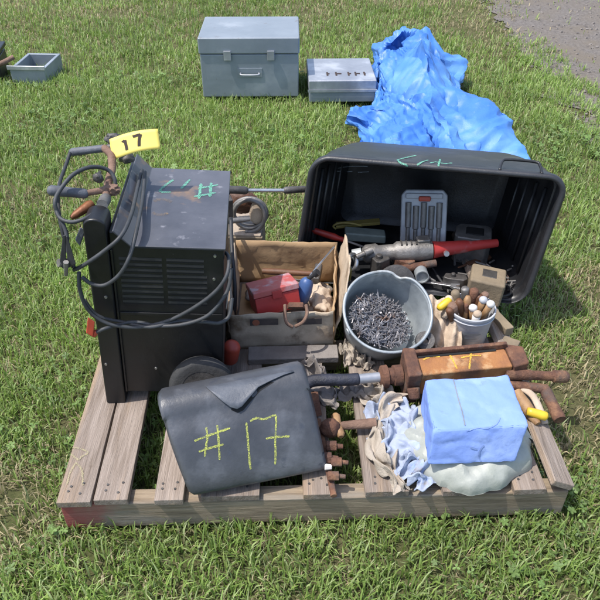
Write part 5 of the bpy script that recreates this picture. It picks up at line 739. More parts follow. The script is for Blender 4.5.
# hose coil, leather piece, cream pad
hc=MB(); c0=A(250,213,1.98)
hc.tube([c0+V((math.cos(a)*(.050+.0008*a),.0030*a-.02,math.sin(a)*(.058-.0006*a))) for a in [2*math.pi*k/26 for k in range(-8,50)]],.0072,9)
tag(hc.build('hose_coil','greymetal',None,smooth='full',origin=c0),'small coil of grey hose standing behind the cardboard box','hose')
pd=MB(); pd.lump(A(258,213,1.985),(.028,.012,.045),8,.12,1.5,3); tag(pd.build('paper_pad','paper',None,smooth='full',origin=A(258,213,1.985)),'cream fibre pad held inside the coil of grey hose','pad')
lp=MB(); lp.lump(A(240,202,2.03),(.055,.03,.04),9,.2,1.8,4); tag(lp.build('leather_pouch','leather',None,smooth='full',origin=A(240,202,2.03)),'brown leather pouch behind the grey hose coil','pouch')
bl=thing('black_bracket','black iron bracket with an upright rod between the welding machine and the cardboard box','bracket',A(229,230,1.86))
mb=MB(); mb.tube(smooth_path([A(231,218,1.86),A(232,250,1.75),A(235,290,1.66),A(234,318,1.62)],5),.0065,9); mb.build('rod','cable2',bl,smooth='full')
mb=MB(); mb.obox(A(226,205,1.92),(.034,.05,.07),(10,0,20)); mb.build('mount','darkmetal',bl,bevel=.003)
mb=MB(); mb.rod(A(222,222,1.87),A(250,219,1.90),[(0,.009),(.7,.009),(1,.006)],10); mb.build('pin','greymetal',bl,smooth=True)

# ================================================================== CARDBOARD BOX WITH TOOLS
cb=thing('cardboard_box','open weathered cardboard box full of tools in the middle of the pallet','cardboard box',(-.05,1.68,ZD))
bx0,bx1,by0,by1,bz=-.198,.098,1.515,1.86,.268
def wobble(a,b,c,d,amp,seed,nu=18,nv=8):
    a,b,c,d=map(V,(a,b,c,d)); n=(b-a).cross(d-a).normalized(); mb=MB()
    def f(u,v):
        p=a.lerp(b,u).lerp(d.lerp(c,u),v); return p+n*amp*fbm(u*2.2+seed,v*2.2,seed,1.6)+V((0,0,.006*v*fbm(u*4,seed,2)))
    mb.grid(f,nu,nv); return mb
wobble((bx0,by0,ZD),(bx1,by0+.012,ZD),(bx1-.004,by0+.006,bz-.006),(bx0-.006,by0-.006,bz-.012),.008,1).build('front_wall','cardout',cb,smooth='full',solid=.004)
wobble((bx0-.005,by1,ZD),(bx1+.02,by1-.01,ZD),(bx1+.022,by1-.008,bz+.012),(bx0-.008,by1,bz+.016),.007,2).build('back_wall','card',cb,smooth='full',solid=.004)
wobble((bx0,by0+.004,ZD),(bx0-.004,by1-.004,ZD),(bx0-.012,by1-.004,bz+.01),(bx0-.008,by0,bz-.012),.008,3).build('left_wall','cardout',cb,smooth='full',solid=.004)
wobble((bx1,by0+.016,ZD),(bx1+.018,by1-.014,ZD),(bx1+.022,by1-.016,bz+.01),(bx1-.002,by0+.012,bz-.006),.010,4).build('right_wall','card',cb,smooth='full',solid=.004)
mb=MB(); mb.box(bx0+.006,bx1-.004,by0+.02,by1-.02,ZD+.001,ZD+.005); mb.build('floor_panel','card',cb)
# torn flap standing up on the right
def flapf(u,v):
    y=by0+.02+(by1-by0-.05)*u
    h=(.085+.03*math.sin(u*7)+.02*fbm(u*5,3,1))*(.55+.45*math.sin(u*3.0+.2))
    b_=.11*(1-.5*u); return (bx1+.012+.018*u+(v-.3)*(.030+.012*math.sin(u*4))+.006*fbm(u*4,v*3,2),y,bz-.008-b_+.01*u+(h+b_)*v)
mb=MB(); mb.grid(flapf,24,10); mb.build('torn_flap','cardout',cb,smooth='full',solid=.004)
def flap2(u,v): return (bx0-.012-v*.022,by0+.02+(by1-by0-.04)*u,bz-.004+.014*u-v*.075+.01*math.sin(u*8)*v)
mb=MB(); mb.grid(flap2,16,5); mb.build('hanging_flap','cardout',cb,smooth='full',solid=.004)
# printing on the front wall
fw=lambda x0,x1,z0,z1,name,mat: MB().grid(lambda u,v:(x0+(x1-x0)*u,by0-.0125-.0*u+.004*u,z0+(z1-z0)*v),8,3).build(name,mat,cb,solid=.001)
fw(-.142,-.062,.222,.244,'print_strip','print'); fw(-.008,.062,.225,.246,'print_strip','print')
mb=MB(); mb.cyl((-.125,by0-.0135,.233),(-.125,by0-.0125,.233),.0105,.0105,16); mb.build('print_badge','printred',cb)
# sack-grey board stuff in front under the box
bs=MB(); bs.obox((-.02,1.478,ZD+.012),(.26,.055,.022),(3,0,2)); tag(bs.build('wood_block','raggrey',None,bevel=.003,origin=(-.02,1.478,ZD)),'flat grey timber offcut in front of the cardboard box','offcut')

# red metal box inside
rbm=Matrix.Translation((-.072,1.600,.214))@Matrix.Rotation(R(17),4,'Z')@Matrix.Rotation(R(-17),4,'X')@Matrix.Rotation(R(-4),4,'Y')
rx=thing('red_metal_box','red metal box with scuffed grey lid tilted inside the cardboard box','metal box',rbm.translation)
mb=MB(rbm); mb.box(-.066,.066,-.05,.05,0,.058); mb.build('body','redmetal',rx,bevel=.003)
mb=MB(rbm); mb.box(-.069,.069,-.053,.053,.0585,.078); mb.build('lid','redfade',rx,bevel=.004)
mb=MB(rbm); mb.box(-.014,.014,-.0565,-.0535,.047,.070); mb.build('latch','redmetal',rx,bevel=.001)
# blue bottle torch
bt=thing('blue_handled_tool','round blue handled tool with a black stem leaning in the cardboard box','tool',atZ(303,290,.27))
mb=MB(); p0,p1=atZ(301,302,.22),atZ(308,278,.30); mb.rod(p0,p1,[(0,.014),(.1,.021),(.5,.023),(.85,.02),(.97,.012),(1,.008)],18); mb.build('grip','blueplastic',bt,smooth='full')
mb=MB(); mb.rod(p1-V((0,0,.004)),atZ(318,272,.325),[(0,.007),(.6,.006),(.65,.011),(1,.011)],12); mb.build('stem','cable2',bt,smooth=True)
# thin steel rod leaning
sr=MB(); sr.tube([atZ(334,247,.298),atZ(310,276,.285),atZ(300,290,.25)],.0032,8); tag(sr.build('steel_rod','steel',None,smooth=True,origin=atZ(320,262,.29)),'thin steel rod leaning into the back right corner of the cardboard box','rod')
# pliers with bare handles draped over the front wall
pl=thing('pliers','pale worn pliers hooked over the front wall of the cardboard box','pliers',atZ(296,312,.28))
Q=lambda px,py,z=.285: atZ(px,py,z)
mb=MB(); mb.tube(smooth_path([Q(285,305,.29),Q(285,315,.278),Q(287,323,.262),Q(293,327,.25)],5),[.005]*16,9); mb.build('handle','rustpale',pl,smooth='full')
mb=MB(); mb.tube(smooth_path([Q(306,305,.29),Q(307,314,.278),Q(303,322,.262),Q(295,326.5,.25)],5),[.005]*16,9); mb.build('handle','rustpale',pl,smooth='full')
mb=MB(); mb.hexa([Q(287,309,.283),Q(305,309,.283),Q(305,305,.283),Q(287,305,.283)],[Q(289,307,.296),Q(303,307,.296),Q(303,302,.296),Q(289,302,.296)]); mb.build('jaw','rust',pl,bevel=.002)
mb=MB(); mb.lump((.062,1.66,.185),(.038,.065,.045),12,.3,2,4,10); tag(mb.build('crumpled_paper','paper',None,smooth='full',origin=(.062,1.66,.16)),'crumpled cream paper at the right inside of the cardboard box','paper')
mb=MB(); mb.lump((-.03,1.74,.15),(.13,.07,.04),13,.3,2,4); tag(mb.build('dark_rag','raggrey',None,smooth='full',origin=(-.03,1.74,.13)),'dark grey rag under the red metal box','rag')
hm=thing('hammer','hammer with dark handle lying at the back of the cardboard box','hammer',(-.02,1.79,.22))
mb=MB(); mb.rod((-.12,1.80,.205),(.05,1.77,.215),[(0,.010),(.3,.011),(1,.008)],12); mb.build('handle','darkwood',hm,smooth=True)
mb=MB(); mb.obox((.055,1.77,.216),(.024,.085,.026),(0,0,-8)); mb.build('head','darkmetal',hm,bevel=.005)

# ================================================================== BLACK TOTE lying on its side
tx=V((.982,-.19,0)).normalized(); td=V((.19,.982,0)).normalized()
O=V((-.012,1.880,ZD+.003))            # front lower left corner of the opening
tt=thing('storage_tote','large black plastic storage tote lying on its side, opening towards the viewer','storage tote',O)
TW,TH,TDp=.740,.414,.40
TP=lambda w_,d,z=0: O+tx*(w_+.045*max(0,z)/.4)+td*(d+.055*max(0,z)/.4)+V((0,0,z))
def rrect(w0,w1,z0,z1,r,n=9):
    pts=[]
    for (cx,cz,a0) in ((w1-r,z0+r,-90),(w1-r,z1-r,0),(w0+r,z1-r,90),(w0+r,z0+r,180)):
        for k in range(n+1):
            a=R(a0+90*k/n); pts.append((cx+r*math.cos(a),cz+r*math.sin(a)))
    return pts
def toteloop(w0,w1,z0,z1,r,d,rib=0):
    out=[]
    P_=rrect(w0,w1,z0,z1,r)
    # densify straight sides
    Q_=[]
    for i in range(len(P_)):
        a,b_=P_[i],P_[(i+1)%len(P_)]
        m_=10 if math.hypot(a[0]-b_[0],a[1]-b_[1])>.1 else 1
        for k in range(m_): Q_.append((a[0]+(b_[0]-a[0])*k/m_,a[1]+(b_[1]-a[1])*k/m_))
    for i,(w_,z_) in enumerate(Q_):
        out.append(TP(w_,d,z_))
    return out
def loft(loops,cap=False):
    mb=MB(); n=len(loops[0]); vs=[p for l in loops for p in l]; fs=[]
    for i in range(len(loops)-1):
        for k in range(n):
            k2=(k+1)%n; fs.append((i*n+k,i*n+k2,(i+1)*n+k2,(i+1)*n+k))
    if cap: fs.append(tuple(range((len(loops)-1)*n,len(loops)*n)))
    return mb.add(vs,fs)
lps=[]
for d,k in ((0,0),(.03,.03),(.05,.05),(.052,.11),(.12,.2),(.2,.42),(.3,.72),(.385,.93),(.40,1.0)):
    sh=.085*k; q=0 if d<.385 else (.008 if d<.395 else .03)
    lps.append(toteloop(sh+q,TW-sh*1.0-q,0+q,TH-.100*k-q,.050-.01*k,d))
tub=loft(lps,True).build('tub','tote',tt,smooth=True,solid=.004)
# rolled rim
rl=[]
for (off,d) in ((.0,.012),(.008,.012),(.012,.006),(.013,-.008),(.008,-.014),(.001,-.013),(-.004,-.006),(-.003,.006)):
    rl.append(toteloop(-off,TW+off,-off*.1,TH+off,.050+off,d))
mbr=loft(rl+[rl[0]]); rimo=mbr.build('rim','totedusty',tt,smooth='full')
paint('chalk_number',[[(397,161),(406,158.5),(416,156.5)],[(397,161),(402,164),(408,165.5)],[(417,165.5),(422,163),(428,161)],[(430,164),(436,163),(444,164.5),(452,164)],[(440,160),(438,167)]],(tub,rimo),.0030,'green_paint',tt,.0035)
paint('embossed_mark',[[(337,168),(350,166),(368,166)],[(336,171),(341,171)],[(346,171.5),(352,171)],[(358,172),(369,171.5)]],(tub,rimo),.0013,MT['toolbox'],tt,.0035)
# wire handle folded at the right of the top
hp=[TP(TW-.19,-.005,TH+.012),TP(TW-.185,.03,TH+.020),TP(TW-.17,.045,TH+.024),TP(TW-.09,.045,TH+.024),TP(TW-.075,.03,TH+.020),TP(TW-.07,-.005,TH+.012)]
mb=MB(); mb.tube(smooth_path(hp,5),.0045,8); mb.build('handle','tote',tt,smooth='full')
# moulded ribs inside the right end wall
for d in (.10,.17,.24,.31):
    for s_ in (0,1):
        k=(d-.052)/.35*.85+.11; sh=.085*k+.003; w_=sh if s_==0 else TW-sh
        a=TP(w_,d,.045); b_=TP(w_,d,TH-.100*k-.055); mb=MB(); mb.tube([a,a.lerp(b_,.5),b_],.006,8); mb.build('rib','tote',tt,smooth='full')

# ---- contents of the tote
def tmat(w_,d,z,rot=(0,0,0)):
    m_=frame(TP(w_,d,z),tx,(0,0,1)); return m_@Euler([R(a) for a in rot]).to_matrix().to_4x4()
# socket set case leaning on the back wall
sm=tmat(.405,.17,.035,(-22,-5,0))
ss=thing('socket_set','cloudy clear socket set case with a red clip leaning against the tote back','socket set',sm.translation)
mb=MB(sm); mb.prism([(-.078,.0),(.078,.0),(.078,.20),(.062,.218),(-.062,.218),(-.078,.20)],.024,to_xz); mb.build('tray','clear',ss,bevel=.006)
for i in range(5):
    mb=MB(sm); x_=-.052+i*.026; mb.rod((x_,-.004,.03),(x_,-.004,.175-.012*(i%2)),[(0,.007),(.4,.007),(.42,.010),(1,.0105)],10); mb.build('socket','greymetal',ss,smooth=True)
mb=MB(sm); mb.box(-.062,.062,-.009,-.001,.188,.206); mb.build('bar','clear',ss,bevel=.003)
mb=MB(sm); mb.box(-.018,.022,-.018,-.006,.180,.197); mb.build('clip','redorange',ss,bevel=.004)
# screwdriver, level, tube at left
sd=thing('red_handled_screwdriver','red handled screwdriver lying at the left end of the tote','screwdriver',atZ(332,236,.21))
a,b_=atY(312,230,1.99),atY(344,240,1.97); mb=MB(); mb.rod(a,b_,[(0,.007),(.1,.011),(.7,.012),(.85,.008),(1,.010)],12); mb.build('handle','red',sd,smooth='full')
mb=MB(); mb.cyl(b_,atY(372,250,1.95),.004,.004,8); mb.build('blade','greymetal',sd,smooth=True)
lv=thing('yellow_level','olive yellow ruler lying behind the grey green tube in the tote','ruler',atY(355,226,2.10))
mb=MB(); a,b_=atY(336,229,2.08),atY(380,225,2.12); mb.hexa([a,b_,b_+V((0,.03,0)),a+V((0,.03,0))],[a+V((0,0,.012)),b_+V((0,0,.012)),b_+V((0,.03,.012)),a+V((0,.03,.012))]); mb.build('bar','level',lv,bevel=.002)
mb=MB(); mb.tube(smooth_path([a,a+V((-.01,.0,.012)),a+V((.01,0,.024)),a+V((.05,0,.024)),a+V((.09,0,.014))],4),.004,8); mb.build('hook','level',lv,smooth='full')
gt=MB(); a,b_=atY(345,236,2.03),atY(386,239,2.03); gt.hexa([a-V((0,0,.022)),b_-V((0,0,.022)),b_+V((0,.05,-.022)),a+V((0,.05,-.022))],[a+V((0,0,.012)),b_+V((0,0,.010)),b_+V((0,.05,.010)),a+V((0,.05,.012))]); tag(gt.build('grey_tube','greenish',None,bevel=.006,origin=a),'grey green oblong case beside the red handled screwdriver','case')
# bulky dark tool: impact drill in the middle
dr=thing('power_tool','greasy grey power tool with red body lying across the tote','power tool',atY(420,255,1.92))
c0,c1=atY(362,254,1.90),atY(432,250,1.90)
mb=MB(); mb.rod(c0,c1,[(0,.018),(.05,.03),(.2,.033),(.24,.026),(.45,.027),(.5,.036),(.8,.036),(1,.03)],20); mb.build('motor_housing','greymetal',dr,smooth=True)
mb=MB(); q=c0.lerp(c1,.3); mb.hexa([q+V((-.022,-.02,-.06)),q+V((.03,-.02,-.065)),q+V((.03,.02,-.065)),q+V((-.022,.02,-.06))],[q+V((-.02,-.02,0)),q+V((.02,-.02,0)),q+V((.02,.02,0)),q+V((-.02,.02,0))]); mb.build('hand_grip','darkmetal',dr,bevel=.006)
for t_ in (.55,.62,.69,.76):
    q=c0.lerp(c1,t_); mb=MB(); mb.obox(q+V((0,-.0,.0345)),(.005,.03,.008),(0,0,0)); mb.build('cooling_fin','darkmetal',dr,bevel=.001)
mb=MB(); q=c0.lerp(c1,.86); mb.obox(q+V((0,.01,.03)),(.045,.03,.03),(10,0,12)); mb.build('switch_box','greymetal',dr,bevel=.005)
mb=MB(); mb.rod(c1,atY(497,243,1.94),[(0,.03),(.12,.026),(.5,.021),(.6,.017),(1,.014)],16); mb.build('red_body','redmetal',dr,smooth=True)
mb=MB(); mb.rod(atY(348,257,1.90),c0,[(0,.008),(.3,.01),(.35,.022),(1,.022)],16); mb.build('chuck','galv',dr,smooth=True)
mb=MB(); mb.rod(atY(384,272,1.84),atY(436,263,1.86),[(0,.012),(.5,.013),(1,.012)],12); mb.build('side_handle','rust',dr,smooth=True)
mb=MB(); a=atY(446,253,1.87); mb.cyl(a,a+V((0,-.012,.004)),.009,.009,12); mb.build('chrome_nut','steel',dr,smooth=True)
# grey lidded box right of the tool
gm=Matrix.Translation(atY(473,243,2.0))@Matrix.Rotation(R(-14),4,'Z')
gb=thing('grey_motor','grey square motor with dark recessed cap behind the tan block in the tote','motor',gm.translation)
mb=MB(gm); mb.prism([(-.055,-.045),(.04,-.05),(.058,-.03),(.058,.04),(.04,.055),(-.05,.05),(-.065,.03),(-.065,-.03)],.045,None,-.06); mb.build('body','greymetal',gb,bevel=.006)
mb=MB(gm); mb.prism([(-.03,-.022),(.03,-.022),(.03,.026),(-.03,.026)],.049,None,.042); mb.build('cap','dark',gb,bevel=.004)
# tan block
bm_=Matrix.Translation(TP(.612,-.01,.012))@Matrix.Rotation(R(-16),4,'Z')@Matrix.Rotation(R(4),4,'Y')
tb=thing('tan_block','square tan block with a dark hollow standing inside the right of the tote','block',bm_.translation)
mb=MB(bm_); mb.box(-.055,.055,-.045,.055,0,.085); mb.build('body','tanblock',tb,bevel=.008)
mb=MB(bm_); mb.box(-.02,.025,-.012,.03,.080,.0865); mb.build('hollow','darkmetal',tb,bevel=.002)
for i,(px,py,y_,sx_,sy_,sz_,rz_,mt_,nm_,lb_,ct_) in enumerate((
    (432,238,2.03,.10,.05,.05,20,'greymetal','metal_housing','grey metal housing between the socket set and the grey motor','housing'),
    (405,262,1.88,.07,.05,.035,-25,'rust','rusty_bracket','rusty brown bracket under the power tool in the tote','bracket'),
    (380,262,1.87,.06,.05,.04,35,'darkmetal','dark_casting','dark iron casting beneath the left of the power tool','casting'),
    (455,280,1.80,.08,.035,.03,-12,'darkmetal','dark_bar','short dark bar in front of the tan block in the tote','bar'))):
    m_=Matrix.Translation(atY(px,py,y_))@Matrix.Rotation(R(rz_),4,'Z'); mb=MB(m_); a_,b2,c2_=sx_/2,sy_/2,sz_/2
    mb.prism([(-a_,-b2*.6),(-a_*.6,-b2),(a_*.7,-b2),(a_,-b2*.3),(a_*.8,b2),(-a_*.8,b2*.9)],c2_,None,-c2_-.02); mb.cyl((-a_*.2,0,c2_-.002),(-a_*.2,0,c2_+.012),b2*.5,b2*.4,14)
    tag(mb.build(nm_,mt_,None,bevel=.004,origin=m_.translation),lb_,ct_)
wr=thing('wrench','dull steel open ended wrench on the tote floor by the tan block','wrench',atY(437,285,1.78))
m_=Matrix.Translation(atY(436,284,1.80))@Matrix.Rotation(R(-24),4,'Z')@Matrix.Rotation(R(-6),4,'Y'); mb=MB(m_); mb.box(-.055,.05,-.0065,.0065,0,.006); mb.build('shank','steel',wr,bevel=.0015)
mb=MB(m_); mb.prism([(.048,-.008),(.062,-.017),(.082,-.015),(.080,-.007),(.068,-.006),(.066,.003),(.076,.008),(.078,.016),(.060,.016),(.048,.008)],.008,None,-.001); mb.build('jaw','steel',wr,bevel=.001)
wc=MB(); c_=atY(489,283,1.86); wc.tube([c_+V((math.cos(a)*(.038+.0012*a),math.sin(a)*(.034+.0008*a),.004+.0011*a)) for a in [2*math.pi*k/22 for k in range(70)]],.0022,6); tag(wc.build('wire_coil','rustpale',None,smooth='full',origin=c_),'thin coil of rusty wire on the right floor of the tote','wire')
pv=thing('tin_can','small dented tin lying between the power tool and the bucket','tin',atY(420,272,1.83)); fm=frame(atY(421,273,1.83),(1,0,.1),(.8,-.5,.15)); mb=MB(); mb.lathe([(0,-.03),(.021,-.03),(.022,-.027),(.0215,0),(.022,.027),(.022,.031),(.019,.031),(.019,.024),(0,.024)],fm,24); mb.build('body','galv',pv,smooth=True)
ld=MB(); m_=Matrix.Translation(atY(478,262,1.95))@Matrix.Rotation(R(28),4,'Z')@Matrix.Rotation(R(12),4,'X'); ld.M=m_; ld.prism([(-.05,-.008),(.05,-.008),(.052,.0),(.05,.008),(-.05,.008)],.012,None,0); ld.cyl((-.05,0,.006),(-.09,0,.006),.0045,.003,8); tag(ld.build('scraper','darkwood',None,bevel=.002,origin=m_.translation),'brown handled scraper lying behind the tan block','scraper')
# chrome tangle and grinding disc
ct=thing('chrome_fitting','bright chrome pipe fitting between the cardboard box flap and the tote','fitting',atY(353,258,1.86))
mb=MB(); a=atY(350,262,1.86); mb.tube([a+V((.022*math.cos(q),.012*math.sin(2*q),.026*math.sin(q))) for q in [2*math.pi*k/20 for k in range(20)]],.008,10,closed=True); mb.build('ring','steel',ct,smooth='full')
mb=MB(); mb.rod(a+V((.02,0,.02)),atY(372,250,1.88),[(0,.009),(.5,.009),(.52,.013),(1,.013)],12); mb.build('stem','greymetal',ct,smooth=True)
gdk=thing('grinding_disc','dark round grinding disc standing behind the metal bucket','disc',atY(397,282,1.74))
fm=frame(atY(396,284,1.76),(1,.1,.1),V((.15,-.85,.5)))
mb=MB(); mb.lathe([(.008,-.005),(.05,-.006),(.062,-.004),(.062,.004),(.05,.006),(.008,.005)],fm,32); mb.build('disc','darkmetal',gdk,smooth=True)
mb=MB(); mb.lathe([(.0,.012),(.012,.012),(.018,.007),(.024,.006)],fm,16); mb.build('hub','rust',gdk,smooth=True)
yb=MB(); yb.obox(atY(348,274,1.80),(.02,.02,.05),(10,0,10)); tag(yb.build('yellow_marker','level',None,bevel=.004,origin=atY(348,274,1.80)),'short dull yellow stick beside the torn cardboard flap','stick')
# loose small hardware on the tote floor
r2=random.Random(8)
hk=MB()
for i in range(46):
    w_=r2.uniform(.30,.74); d=r2.uniform(-.01,.22); a=TP(w_,d,.012+r2.random()*.012); an=r2.uniform(0,6.3); ln_=r2.uniform(.015,.05)
    hk.cyl(a,a+V((math.cos(an)*ln_,math.sin(an)*ln_,r2.uniform(-.004,.012))),r2.uniform(.002,.005),None,7)
tag(hk.build('small_hardware','greymetal',None,smooth=True),'loose bolts and bits strewn over the tote floor','hardware',kind='stuff')
cc=thing('extension_lead','black power cord looped over the floor of the tote','cord',TP(.5,.02,.02))
mb=MB(); mb.tube(smooth_path([TP(.44,.10,.03),TP(.50,.0,.02),TP(.56,-.015,.02),TP(.58,.06,.025),TP(.66,.08,.02),TP(.70,.02,.02),TP(.66,-.01,.02),TP(.6,.015,.03)],7),.0045,8); mb.build('cable','cable2',cc,smooth='full')

# ================================================================== GALVANISED BUCKET OF NAILS
el,azr=R(61),R(20)
ax=V((math.cos(el)*math.sin(azr),-math.cos(el)*math.cos(azr),math.sin(el)))
RC=atZ(388,311,.275)
bf=frame(RC,V((1,.2,0)),ax)
bk=thing('metal_bucket','dented galvanised metal bucket holding nails, tilted towards the viewer','bucket',RC)
def dent(p,a,i):
    dd=math.exp(-(((a-R(60)+math.pi)%(2*math.pi)-math.pi)/.16)**2); k=max(0,1+p.z/.06)
    return V((p.x*(1-.075*dd*k),p.y*(1-.075*dd*k),p.z-.010*dd*k+.004*math.sin(3*a)))
mb=MB(); mb.lathe([(.124,0),(.122,-.01),(.118,-.04),(.112,-.08),(.106,-.115),(.097,-.130),(.05,-.133),(.0,-.133)],bf,56,dent); mb.build('shell','galv',bk,smooth=True,solid=.003)
mb=MB(); vs=[]
for k in range(56):
    a=2*math.pi*k/56; p=dent(V((.1255*math.cos(a),.1255*math.sin(a),.001)),a,0); vs.append(bf@p)
mb.tube(vs,.0045,8,closed=True); mb.build('rolled_rim','galv',bk,smooth='full')
for sgn in (0,1):
    mb=MB(); a=R(18+180*sgn); c_=bf@V((.122*math.cos(a),.122*math.sin(a),-.02)); n_=(bf.to_3x3()@V((math.cos(a),math.sin(a),0))); mb.cyl(c_,c_+n_*.008,.013,.010,12); mb.build('ear','galv',bk,smooth=True)
nl=MB(); r3=random.Random(21)
for i in range(760):
    a=r3.uniform(0,6.283); q=.087*math.sqrt(r3.random()); c_=V((q*math.cos(a)-.014,q*math.sin(a)-.006,0)); c_.z=-.062+.018*r3.random()-.48*(c_.x*math.cos(R(25))+c_.y*math.sin(R(25)))
    d_=V((r3.gauss(0,1),r3.gauss(0,1),r3.gauss(0,.5))).normalized(); l_=r3.uniform(.009,.019)
    p,q_=bf@(c_-d_*l_),bf@(c_+d_*l_); nl.tube([p,q_],.0017,6); nl.cyl(q_,q_+(q_-p).normalized()*.0012,.0036,.0036,7)
nl.lathe([(.084,-.07),(.05,-.07),(0,-.07)],bf,30,lambda p,a,i:V((p.x-.020,p.y-.010,-.068-.48*((p.x-.02)*math.cos(R(25))+(p.y-.01)*math.sin(R(25))))))
tag(nl.build('nails','nail',None,smooth=True,origin=RC),'heap of grey nails filling the tilted metal bucket','nails',kind='stuff')

# dark ring (tape) and fringed rag between bucket and pail
tr=thing('tape_roll','small dark roll of tape lying right of the metal bucket','tape roll',atZ(424,341,.20))
fm=frame(atZ(425,341,.205),(1,0,.1),(.1,-.62,.78)); mb=MB(); mb.lathe([(.014,-.012),(.026,-.012),(.028,0),(.026,.012),(.014,.012),(.013,0),(.014,-.012)],fm,28); mb.build('tape','darkmetal',tr,smooth=True)
mb=MB(); mb.lathe([(.009,-.0125),(.0135,-.0125),(.0135,.0125),(.009,.0125),(.009,-.0125)],fm,24); mb.build('core','raggrey',tr,smooth=True)
def ragsheet(u,v):
    p=atZ(428+34*u-14*v*(1-u)*max(0,v-.35),296+48*v+8*u,.235-.095*v+.01*u); f=.010*math.sin(u*17+2*v)+.008*fbm(u*5,v*5,3)
    return p+V((0,-.5*f,f))
mb=MB(); mb.grid(ragsheet,34,26)
for i in range(12):
    u=.1+.75*i/11; p=V(ragsheet(u,1)); mb.tube(smooth_path([p,p+V((r3.uniform(-.006,.006),-.012,-.012)),p+V((r3.uniform(-.01,.01),-.018,-.03))],3),.0022,5)
tag(mb.build('fringed_rag','paper',None,smooth='full',solid=.003,origin=atZ(440,320,.2)),'cream rag with a frayed fringe between bucket and white pail','rag')

# ================================================================== WHITE PAIL OF TOOLS
PC=V((.502,1.57,ZD))
pa=thing('plastic_pail','small greyish white plastic pail crammed with tool handles','pail',PC)
pf=Matrix.Translation(PC)
mb=MB(); mb.lathe([(.0,.002),(.052,.002),(.055,.006),(.066,.108),(.0695,.110),(.0695,.116),(.065,.117),(.064,.10),(.054,.012),(0,.010)],pf,40); mb.build('tub','pail',pa,smooth=True)
mb=MB(); mb.tube([PC+V((.0665*math.cos(a),.0665*math.sin(a),.098)) for a in [2*math.pi*k/40 for k in range(40)]],.0025,7,closed=True); mb.build('band','pail',pa,smooth='full')
# pasted print mark on the pail
mb=MB()
for (a0,a1,z0,z1) in ((-118,-72,.060,.066),(-112,-80,.045,.049),(-105,-76,.034,.037)):
    mb.grid(lambda u,v:PC+V(((.0575+.11*(z0+(z1-z0)*v)+.0012)*math.cos(R(a0+(a1-a0)*u)),(.0575+.11*(z0+(z1-z0)*v)+.0012)*math.sin(R(a0+(a1-a0)*u)),z0+(z1-z0)*v)),8,1)
mb.build('faded_print','toolbox',pa)
def stick(name,label,cat,base,tip,prof,mat,tipmat=None,group=None):
    t=thing(name,label,cat,base)
    mb=MB(); mb.rod(base,tip,prof,14); mb.build('handle',mat,t,smooth='full')
    if tipmat:
        mb=MB(); d_=(V(tip)-V(base)).normalized(); mb.lump(V(tip)+d_*.004,(.0125,.0125,.0115),len(label),.06,1,3); mb.build('knob',tipmat,t,smooth='full')
    return t
B0=lambda dx,dy: PC+V((dx,dy,.03))
Z=atZ
stick('metal_file','white knobbed file handle at the front of the pail','file',B0(.01,-.02),Z(473,309,.255),[(0,.004),(.5,.004),(.55,.009),(1,.011)],'woodhandle','white')
stick('metal_file','white knobbed file handle leaning over the right rim of the pail','file',B0(.02,-.0),Z(490,305,.26),[(0,.004),(.5,.004),(.55,.009),(1,.011)],'woodhandle','white')
stick('metal_file','pale grey knobbed file handle between two white knobs in the pail','file',B0(.015,.01),Z(483,301,.265),[(0,.004),(.5,.004),(.55,.009),(1,.011)],'woodhandle','pail')
stick('metal_file','cream flat knob handle low against the front rim of the pail','file',B0(.0,-.03),Z(477,315,.245),[(0,.004),(.5,.005),(.6,.01),(1,.012)],'white','paper')
stick('chisel','dark red brown wooden handle in the middle of the pail','chisel',B0(-.015,.0),Z(459,300,.275),[(0,.006),(.5,.008),(.6,.012),(.9,.013),(1,.008)],'darkwood')
stick('chisel','honey brown wooden handle slanting across the pail','chisel',B0(-.02,-.025),Z(468,296,.28),[(0,.006),(.5,.008),(.6,.010),(.9,.011),(1,.006)],'woodhandle')
stick('chisel','short orange brown wooden handle leaning at the left of the pail','chisel',B0(-.03,.0),Z(452,304,.262),[(0,.006),(.5,.010),(.7,.015),(.95,.016),(1,.010)],'rustpale')
stick('chisel','rusty brown chisel handle at the back of the pail','chisel',B0(.0,.03),Z(475,289,.285),[(0,.006),(.5,.010),(.7,.014),(.95,.014),(1,.008)],'rust')
stick('chisel','tan wooden handle at the back left of the pail','chisel',B0(-.02,.03),Z(455,291,.28),[(0,.006),(.5,.010),(.7,.013),(.95,.013),(1,.008)],'tanblock')
stick('chisel','brown chisel handle leaning to the back right of the pail','chisel',B0(.02,.03),Z(486,293,.27),[(0,.006),(.5,.010),(.7,.012),(.95,.012),(1,.008)],'rustpale')
stick('chisel','dark brown stubby handle beside the left rim of the pail','chisel',B0(-.035,-.01),Z(449,309,.255),[(0,.006),(.5,.009),(.7,.011),(.95,.011),(1,.007)],'darkwood')
stick('chisel','rust brown tapered handle between the honey handle and a white knob','chisel',B0(.0,.0),Z(466,304,.262),[(0,.006),(.5,.009),(.7,.009),(.95,.008),(1,.004)],'rust')
stick('chisel','grey flat topped handle at the very back of the pail','chisel',B0(.005,.04),Z(465,288,.285),[(0,.006),(.5,.010),(.7,.012),(.97,.012),(1,.010)],'greymetal')
stick('chisel','pale wooden handle lying over the left rim behind the yellow awl','chisel',B0(-.02,.02),Z(448,297,.268),[(0,.006),(.5,.009),(.7,.012),(.95,.012),(1,.008)],'paper')
stick('chisel','dark wooden handle behind the pale grey knob in the pail','chisel',B0(.02,.02),Z(480,295,.268),[(0,.006),(.5,.009),(.7,.012),(.95,.012),(1,.008)],'darkwood')
